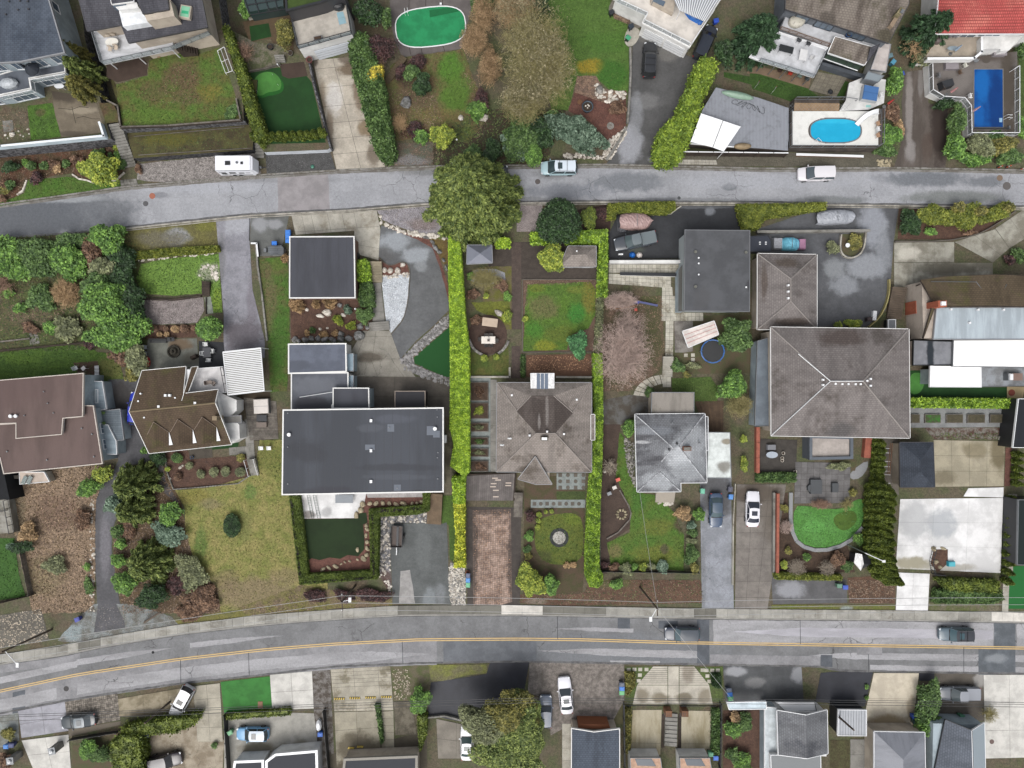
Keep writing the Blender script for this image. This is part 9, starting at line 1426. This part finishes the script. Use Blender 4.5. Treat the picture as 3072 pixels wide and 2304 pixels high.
G('forecourt',Z('1860 1150 2400 1100 2720 1110 2720 1700 1860 1700'),gm('ap',-11842218,0,.5,E=.2,aa=[(2150,1400,150,60,7366740),(2350,1420,60,60,7893084,.7),(2480,1380,60,60,7893084,.6)]),3)
aw(68,ay(4.4,1.8,1.5,(120,176,220),'wagon',av=(80,100,110),aT=(190,205,220)),'parked_car','light blue car in walled court below turf','car',2090,1285,pi,af=1);fence('black panel fence along the left of the walled court',[(1850,1130),(1885,1700)],1.4,an,board=.6);hedge(Z('1865 1125 2400 1075 2400 1120 1880 1160'),1,F_['t'],'narrow dark hedge between turf and walled court',ls=.12,a4=.3)
fr('D2');U('driveway',Z('165 785 515 755 530 1065 185 1080'),2,2,CW,4,.03,label='pale square concrete pad right of the turf');G('gravel_strip',Z('515 755 665 740 710 1700 600 1700 530 1100'),gm('bp',8552058,5524548,1.5,E=.7),3);U('driveway',Z('668 740 1165 712 1190 1080 700 1090'),[0,.38,.79,1],[0,.08,.17,.25,.34,.43,.75,1],CS,4,.03,label='wide pale driveway with yellow striped wheel stops');U('driveway',Z('700 1095 1060 1085 1090 1500 720 1560'),2,[0,.33,1],gm('cp',-11578008,0,.5,E=.22,aa=[(900,1400,200,130,6050884),(900,1560,240,80,5524542,.9)]),4,.03)
G('forecourt',Z('650 1450 1470 1250 1470 1700 650 1700'),gm('dp',-6051402,0,.6,E=.3),3);SY=pm('ep',14861392,.6)
for i,(x,y)in ee(Z('742 983 870 978 1001 973 1132 967 840 1390 915 1380')):
 q=T('wheel_stop',('leftmost','second','third','rightmost','lower left','lower right')[i]+' yellow-striped wheel stop on wide driveway','wheel stop',P(x,y));L=1.55 if i<4 else.9;x,y=q.location.x,q.location.y;XB(x,y,0,L,.34,.12,.02,.03)('block',gm('fp',7234630,E=.2),q);[XB(x+(k-2)*L/5,y,.121,.1,.3,.012,-.3)('stripe',SY,q)for k in eb(5)]
hedge(Z('1040 1040 1070 1040 1100 1350 1085 1360'),.9,F_['m'],'thin hedge strip dividing wide driveway',ls=.12);U('tan_steps',Z('1075 1090 1190 1085 1200 1500 1100 1500'),1,7,gm('cp'),4);U('court',Z('1190 1010 1340 1005 1385 1280 1205 1285'),1,1,gm('gp',7893604,5919816,1,E=.4),4)
G('garden_bed',Z('1170 715 1500 700 1480 860 1360 1000 1190 1005'),gm('hp',7235156,5922876,1,E=.6),3,.05);ag('fallen_leaves',Z('1180 740 1330 740 1330 990 1200 990'),aj('zi'),14,.12,ai=3);G('moss_bed',Z('1480 705 1960 700 1975 770 1800 790 1600 840 1500 830'),lawn('ip',(124,128,66),(116,112,84)),4,.04)
ah(1410,1000,72,2.4,F_['b'],'bright green tree leaning beside black drive',ry=130,ls=.16,aJ=-.15);hedge(Z('1390 1140 1460 1130 1455 1300 1410 1420'),1.4,F_['t'],'pointed dark hedge below bright green tree',ls=.13,a4=.2)
BD=Z('1500 850 1640 830 1960 780 1990 690 2320 670 2260 1000 1780 1180 1470 1120');G('driveway',BD,gm('jp',-3553344,0,.5,E=.15,al=.6),4,label='jet black curving driveway left of the big round tree');U('driveway',Z('1545 1150 1880 1220 1860 1480 1560 1480'),2,2,gm('kp',-9735812,0,.5,E=.2),4,.03);ab('retaining_wall','curving stone wall below black driveway',Z('1470 1145 1620 1130 1870 1200'),.5,.25,aN,aE=.8)
aw(69,ay(4.7,1.8,1.45,(226,228,230),'sedan',av=(90,130,130)),'parked_car','white sedan beside big round tree at bottom','car',1797,1360,pi/2,af=1);aG(580,1285,(60,120,220),'blue bin in the corner of the walled court');aw(70,lambda:[('cover',LH(0,0,Z('.5 0 .5 .5 .3 .8'),8,0,.8,1.6),pm('rf',15790320,.7))],'covered_barbecue','white covered barbecue by dark fence of walled court','barbecue',578,1195);fence('black fence right of the walled court',[(600,1100),(650,1700)],1.4,an,board=.6)
fr('D3');TT=T('round_tree','massive round olive-green tree at bottom centre','tree',P(75,1110));TB(TT.location,TT.location+J((0,0,5)),.35,.2,8)('trunk',b6(),TT);tl=TT.location
for f,dx,dy,rr,n in(('cedar',1.2,-.4,4.8,30000),('y',-2.6,.9,3.6,14000),('o',0,2,4,16000),('cedar',.2,-2.6,4.4,16000)):aK('crown',bZ(tl.x+dx,tl.y+dy,4.4,rr,rr,2.6,n,24,.3),F_[f],TT,.17,.5,.6)
G('forecourt',Z('245 675 1030 690 1030 1000 930 1180 600 1190 420 1290 400 1000 230 930'),gm('lp',9866888,7367268,1.6,.35,.65,E=.4,au=5920336),4,.01,label='stamped grey concrete court with the long white car');G('forecourt',Z('930 1000 1040 1000 1030 1200 930 1190'),gm('mp',-7236172,0,1,E=.3),3)
aw(71,ay(5.,1.9,1.5,(232,232,238),'sedan',av=(84,104,116)),'parked_car','long white sedan with sunroof on stamped grey court','car',545,965,pi/2+.1,af=1);aw(72,ay(4.4,1.8,1.5,(120,132,150),'wagon',sun=False),'parked_car','grey car mostly hidden under massive round tree','car',380,1100,pi/2,af=1)
I('house','narrow charcoal flat-pitched roof at bottom beside round tree','house',Z('592 1228 780 1258 993 1232 995 1750 590 1750'),3.4,aF('np',-5528680,aO=.28,aY=.4),aZ,aU,.3,.07);U('side_path',Z('515 1190 590 1190 590 1700 515 1700'),1,5,ba,3);PX(PZ(2.4,Z('650 1195 905 1200 915 1235 650 1232')),0,2.4)('x',pm('op',9853496,.7)).name='rusty_awning';bh(bpy.data.objects['rusty_awning'],'rust-orange awning strip above charcoal roof','awning')
for k,(x,cc,lb)in ee(((870,(90,100,120),'grey bin, top of three left of symmetric driveway'),(903,(60,130,220),'blue bin, middle of three left of symmetric driveway'),(938,(110,190,130),'green bin, bottom of three left of symmetric driveway'))):aG(1010,x,cc,lb,0,'bins left of symmetric driveway');aG(1900+k*7,x+48,cc,lb.replace('left','right'),.1,'bins right of symmetric driveway')
SG=gm('pp',-13551802,0,.5,E=.2,a7=.04,aa=[(1330,980,70,40,7892570),(1540,970,70,40,7892570),(1560,760,50,90,9208436,.7),(1180,960,50,60,8550500,.7),(1700,960,60,60,8550500,.7)]);G('moss_bed',Z('1040 720 1850 720 1850 1010 1040 1000'),lawn('qp',(92,112,58),(84,92,56)),3)
U('driveway',Z('1270 715 1390 715 1390 870 1135 870'),1,9,SG,4,.04,label='fan-shaped symmetric pale driveway, left wing');U('driveway',Z('1487 715 1610 715 1735 870 1487 870'),1,9,SG,4,.04);U('driveway',Z('1393 715 1484 715 1484 1030 1393 1030'),1,2,SG,4,.04);U('driveway',Z('1135 872 1390 872 1390 1030 1100 1030'),1,1,SG,4);U('driveway',Z('1487 872 1735 872 1765 1030 1487 1030'),1,1,SG,4)
for x,y in Z('1067 742 1115 741 1163 741 1215 741 1160 788 1150 835 1680 747 1712 749 1760 749 1806 748 1720 795 1735 840'):U('paver',[(x-17,y-15),(x+17,y-15),(x+17,y+15),(x-17,y+15)],1,1,TL,5)
U('driveway',Z('1100 1075 1342 1075 1330 1450 1080 1440'),1,[0,.75,1],gm('rp',12235420,9866352,.4,E=.2,ax=(1,.3)),4,label='sunken olive-stained parking bay, left');U('driveway',Z('1505 1080 1762 1085 1750 1450 1500 1450'),1,[0,.75,1],gm('rp'),4,label='sunken olive-stained parking bay, right');stairs('central pale steps descending between two parking bays',(1422,1105),(1415,1380),1.7,8,.1,.9,aN);[U('planter_strip',[(x,1110),(x+28,1110),(x+25,1390),(x-3,1390)],1,1,bG,5)for x in(1340,1478)]
q=T('gate','dark iron scrollwork gate across symmetric driveway','gate',P(1420,1060));[TB(P(a,1042+(a>1400)*4,z_),P(b,1042+(a>1400)*4,z_),.04)('rail',an,q)for a,b in((1045,1350),(1500,1790))for z_ in(.1,1.5)]
for i in eb(40):x=1050+i*7.5+(i>19)*300;TB(P(x,1042,.1),P(x+(7 if i%2 else-5),1042,1.5),.02,n=4)('bar',an,q)
for x in(1380,1515):q=T('gate_post_planter','brown timber gate post with spiky bracket, '+('left'if x<1400 else'right'),'gate post',P(x,1070));XB(q.location.x,q.location.y,0,.9,.8,1.5)('post',cM,q);[TB(P(x-20+k*14,1100,1.5),P(x-20+k*14,1135,1.5),.03,n=4)('bracket',an,q)for k in eb(4)]
for x in(1090,1500):q=I('garage','pink-brown garage front with dark roof slot at bottom, '+('left'if x<1300 else'right'),'garage',[(x-10,1475),(x+240,1475),(x+280,1750),(x,1750)],2.6,gm('sp',-13544082,0,2,E=.15),aA,at,.05,.05);PX([ec(P(a,b,2.65)[:2])for a,b in((x+30,1485),(x+170,1485),(x+205,1545),(x+50,1540))],2.6,2.66)('door_glass',pm('yg'),q)
fence('dark fence left of sunken bays',[(1030,1040),(1040,1700)],1.2,an,board=.6);fence('dark fence right of sunken bays',[(1840,1040),(1830,1700)],1.2,an,board=.6);hedge(Z('1045 1070 1085 1070 1080 1440 1045 1440'),.6,F_['o'],'low mossy strip beside left sunken bay',ls=.12);hedge(Z('1765 1080 1820 1080 1825 1450 1760 1450'),.7,F_['m'],'low green strip beside right sunken bay',ls=.12);aG(1748,1450,(110,180,140),'green bin at bottom of right sunken bay');aG(1790,1480,(70,120,220),'blue bin at bottom of right sunken bay')
hedge(Z('1045 775 1115 780 1120 880 1060 960'),.8,F_['o'],'mossy shrub bed at left of fan driveway',ls=.12);hedge(Z('1765 790 1830 790 1835 900 1770 880'),.8,F_['d'],'dark shrub bed at right of fan driveway',ls=.12)
G('forecourt',Z('1850 705 2212 710 2500 720 2520 1020 1870 1010'),gm('tp',-6185058,0,.5,E=.25,aa=Z('1950 760 90 40 10922156 .9 2110 850 70 50 9868950 .7 2480 780 60 70 10395812 .9',6)),4,label='blotchy dark forecourt with a pale stain');G('garden_bed',Z('1850 1080 2200 1080 2200 1700 1850 1700'),by,3)
for x,y,r_,f,h,lb in((1930,1240,80,'b',1.8,'lime shrub in walled garden below bins'),(2020,1180,80,'m',1.8,'green shrub right of lime one'),(1930,1450,60,'m',1.4,'green fern clump at bottom'),(2010,1520,90,'b',1.6,'bright fern clump at bottom edge'),(1960,1150,60,'a',1.4,'tan bare bush in walled garden')):ah(x,y,r_,h,F_[f],lb,ls=.14,ak=.8)
q=I('lean_to','pale blue-white lean-to roof strip at top of walled garden','lean-to',Z('1880 1015 2205 1005 2212 1070 1900 1075'),2.4,gm('up',-13162206,0,.8,E=.1),None,ae,.02,.06)
fr('D4');G('driveway',Z('525 770 640 760 960 765 890 1050 480 1010'),gm('jp'),5,label='jet black parking pad right of blotchy forecourt');U('driveway',Z('965 770 1340 772 1290 1200 870 1195'),1,2,gm('vp',-14603456,0,.4,E=.12,aa=[(1080,1180,200,60,9863776),(1280,1080,40,120,9206880,.6)]),4,label='cream concrete driveway right of the jet black pad');G('forecourt',Z('1475 770 1890 780 1920 960 1890 1170 1510 1150 1490 900'),gm('wp',-6840922,0,.6,E=.25,aa=[(1850,830,50,60,11184292)]),4);U('driveway',Z('1875 785 2300 785 2300 1470 1890 1480'),2,3,CW,4,.03,label='big white concrete yard in the bottom right corner')
aw(73,ay(5.6,1.95,1.8,(112,118,126),'pickup',sun=False,av=(130,150,156),aT=(160,164,172)),'pickup_truck','grey pick-up truck at bottom right below main road','truck',1690,950,pi,af=1)
G('forecourt',Z('1340 772 1468 774 1470 835 1340 835'),gm('jp'),5);ah(1410,1040,110,2.6,F_['m'],'long green shrub between cream driveway and grey pick-up',ry=210,ls=.17,ap=16,lr=.36);ah(1440,1230,110,2.8,F_['b'],'bright leafy tree below long green shrub',ry=130,ls=.17,ap=16,lr=.36);aW(1890,1090,80,2,cN,'sparse bare bush at edge of white corner yard',150)
RSH=aF('xp',-7895678,aO=.28,aY=.4,au=5132374);gr1=T('house','grey gabled shingle roof with white north gable at bottom','house',P(370,1280));aL(gr1,Z('170 1090 575 1090 580 1470 175 1450'),3,aA,.1);roof(gr1,Z('163 1082 3.4 405 1122 4.8 578 1078 3.4 585 1440 3.4 412 1480 4.8 175 1450 3.4',3),[(0,1,4,5),(1,2,3,4)],RSH,aM=ae);I('canopy','flat white awning in front of grey gabled roof','awning',Z('150 1010 475 1010 490 1085 230 1090'),2.6,gm('ln'),None,at,.02,.05)
I('extension','flat grey extension roof below gabled roof','extension',Z('110 1450 525 1450 530 1750 120 1750'),2.8,gm('yp',9212050,E=.12),aA,ae,.02,.05);I('side_wing','white-edged narrow wing left of grey gabled roof','wing',Z('60 1050 160 1060 165 1700 60 1700'),2,gm('zp',-12897488,0,1,E=.1),aR,ae,.02,.05)
rs=I('carport','ribbed pale metal carport with a leaning dark pole','carport',Z('672 1075 905 1078 905 1292 665 1290'),2.8,pm('aq',11975360,.4),an,ae,.1,.05);[TB(P(690+k*22,1080,2.84),P(688+k*22,1288,2.84),.025,n=4)('rib',at,rs)for k in eb(10)]
SM=T('house','silver standing-seam hipped metal roof at bottom','house',P(1180,1450));aL(SM,Z('975 1265 1385 1265 1390 1750 975 1750'),3.2,aZ,.2);roof(SM,Z('970 1258 3.4 1388 1265 3.4 1395 1750 3.4 970 1750 3.4 1210 1490 5 1212 1750 5',3),[(0,1,4),(1,2,5,4),(3,0,4,5)],aF('bq',-11580606,aO=40,aY=.42,bd=.6,al=.4),aM=ae);U('brown_deck',Z('930 1230 975 1255 970 1700 930 1700'),1,1,cM,4)
d7=T('house','dark grey pitched roof with pale right flank at bottom right','house',P(1700,1400));aL(d7,Z('1450 1180 1885 1190 1895 1750 1440 1750'),3,aR,.15);roof(d7,Z('1560 1160 3.4 1780 1250 4.8 1795 1750 4.8 1435 1750 3.2',3),[(0,1,2,3)],aF('cq',-6844024,aO=.28,aY=.4),aM=an);roof(d7,Z('1780 1250 4.8 1883 1185 3.4 1895 1750 3.4 1795 1750 4.8',3),[(0,1,2,3)],gm('dq',10529972,E=.1),'roof_flank',aM=ae)
aG(1308,1140,(60,100,200),'blue bin at foot of cream driveway');aG(1315,1180,(60,90,90),'dark green bin below blue one at cream driveway');aG(1700,1137,(80,140,110),'green bin below grey pick-up');U('side_path',Z('770 1320 925 1320 925 1700 770 1700'),1,3,aN,3);G('moss_bed',Z('600 1325 765 1330 765 1700 600 1700'),lawn('eq',(84,84,54),(74,66,46)),3)
p=P(1943,1340);bh(LH(p.x,p.y,[(.33,0),(.33,.05)],16)('manhole_cover',pm('fq',7232084,.7)),'brown round cover in white corner yard','manhole cover');[ah(x,y,20,.4,F_['b'],lb,ls=.09)for x,y,lb in((905,882,'tiny lime plant at the upper right of the jet black pad'),(905,975,'tiny lime plant at lower right of jet black pad'))]
fr('D2');I('house','white building with slatted glass front at bottom left of centre','house',Z('210 1440 560 1410 570 1750 130 1750 130 1500'),2.6,gm('gq',4342858,E=.12),aA,ae,.1,.3,.1);I('house','dark-roofed building with red-brick slot at bottom','house',Z('780 1480 1390 1455 1390 1750 750 1750'),2.6,gm('gq'),aZ,gm('hq',10525844,E=.3),.1,.3,.1);fr('D1');I('house','small white-edged dark roof at bottom left under light blue car','house',Z('1945 1500 2190 1490 2190 1750 1900 1750'),2.6,gm('gq'),aA,ae,.1,.3,.1)
fr('D3');aw(74,ay(4.75,1.95,1.6,(52,62,80),'suv',sun=False,av=(120,160,176),aT=(58,68,80)),'car','dark blue car driving on main road below frosted house','car',1515,452,pi,af=1)
fr('D4');aw(75,ay(4.7,1.9,1.6,(92,110,122),'suv',sun=True,av=(70,130,150),aT=(48,52,60),bM=True),'car','steel-grey car with dark roof on main road at right','car',1660,455,pi,af=1)
dg=pm('iq',6313032,.9);dW=pm('jq',11185324,.5);dh=pm('kq',3948096,.6)
def pole(fx,fy,tx,ty,h,lb,arm=0,lamp=None):
 b,t=P(fx,fy),P(tx,ty,h);q=T('utility_pole',lb,'utility pole',b);TB(b,t,.16,.11,8)('pole',dg,q)
 if arm:XB(t.x,t.y,h-.5,.12,2.4,.12,.05)('crossarm',dg,q);[LH(t.x,t.y+s,[(.05,h-.38),(.09,h-.25),(.04,h-.15)],8)('insulator',ae,q)for s in(-1,0,1)]
 if lamp:l=P(*lamp,h-.6);TB(t-J((0,0,.6)),l,.05)('lamp_arm',ae,q);XB(l.x,l.y,l.z-.08,.35,.6,.14)('lamp_head',ae,q)
 return t
def wire(a,b,lb,mat=None,sag=.5):
 q=T('overhead_wire',lb,'wire',((a+b)/2));mm=M();pr=None
 for i in eb(17):t=i/16;p_=a.lerp(b,t)-J((0,0,4*sag*t*(1-t)));(mm.tube(pr,p_,.028,n=4,cap=False)if pr else None);pr=p_
 o=mm('cable',mat or dW,q);return o
fr('D1');t1=pole(1200,350,1330,268,-0+8.4,'slender pole beside the gravel verge, lower left',0);t0=pole(430,410,10,600,9,'tall dark pole with white lamp at the left edge',0,(145,705));tS=pole(1410,1010,1200,1190,9,'dark leaning pole by the white wagon')
fr('D2');t2=pole(875,45,757,190,8.5,'service pole with crossarm above the maroon mounds',1,(828,165));fr('D3');t3=pole(1160,60,1310,245,8.5,'wooden utility pole above the dark blue car',1,(1250,325));fr('D4');t5=pole(625,1090,800,1245,8.5,'dark wooden pole rising over the ribbed carport');tE=P(2300,205,8.5)
fr('S');tw_=P(-60,1975,8.6)
for k,dy in ee((-1,0,1)):
 d=J((0,dy*.9,0));n_=('southern','middle','northern')[k]
 for a,b,s in((tw_,t2,'left of crossarm service pole'),(t2,t3,'between the two crossarm poles'),(t3,tE,'right of wooden utility pole')):wire(a+d,b+d,n_+' overhead wire along main road, '+s)
for k,(ya,yb)in ee(((2118,2102),(2124,2108),(2136,2116))):wire(P(-40,ya+30,8),P(1600,yb-8,8),('upper','middle','lower')[k]+' dark wire over southern forecourts, left half',dh,.2);wire(P(1600,yb-8,8),P(3120,yb+6,8),('upper','middle','lower')[k]+' dark wire over southern forecourts, right half',dh,.2)
fr('C3');wire(t3,P(1088,850,3),'pale service wire crossing the frosted house lawn',None,.4);fr('S');wire(t3,P(2205,2110,6),'service wire crossing the main road to the white awning',None,.4)
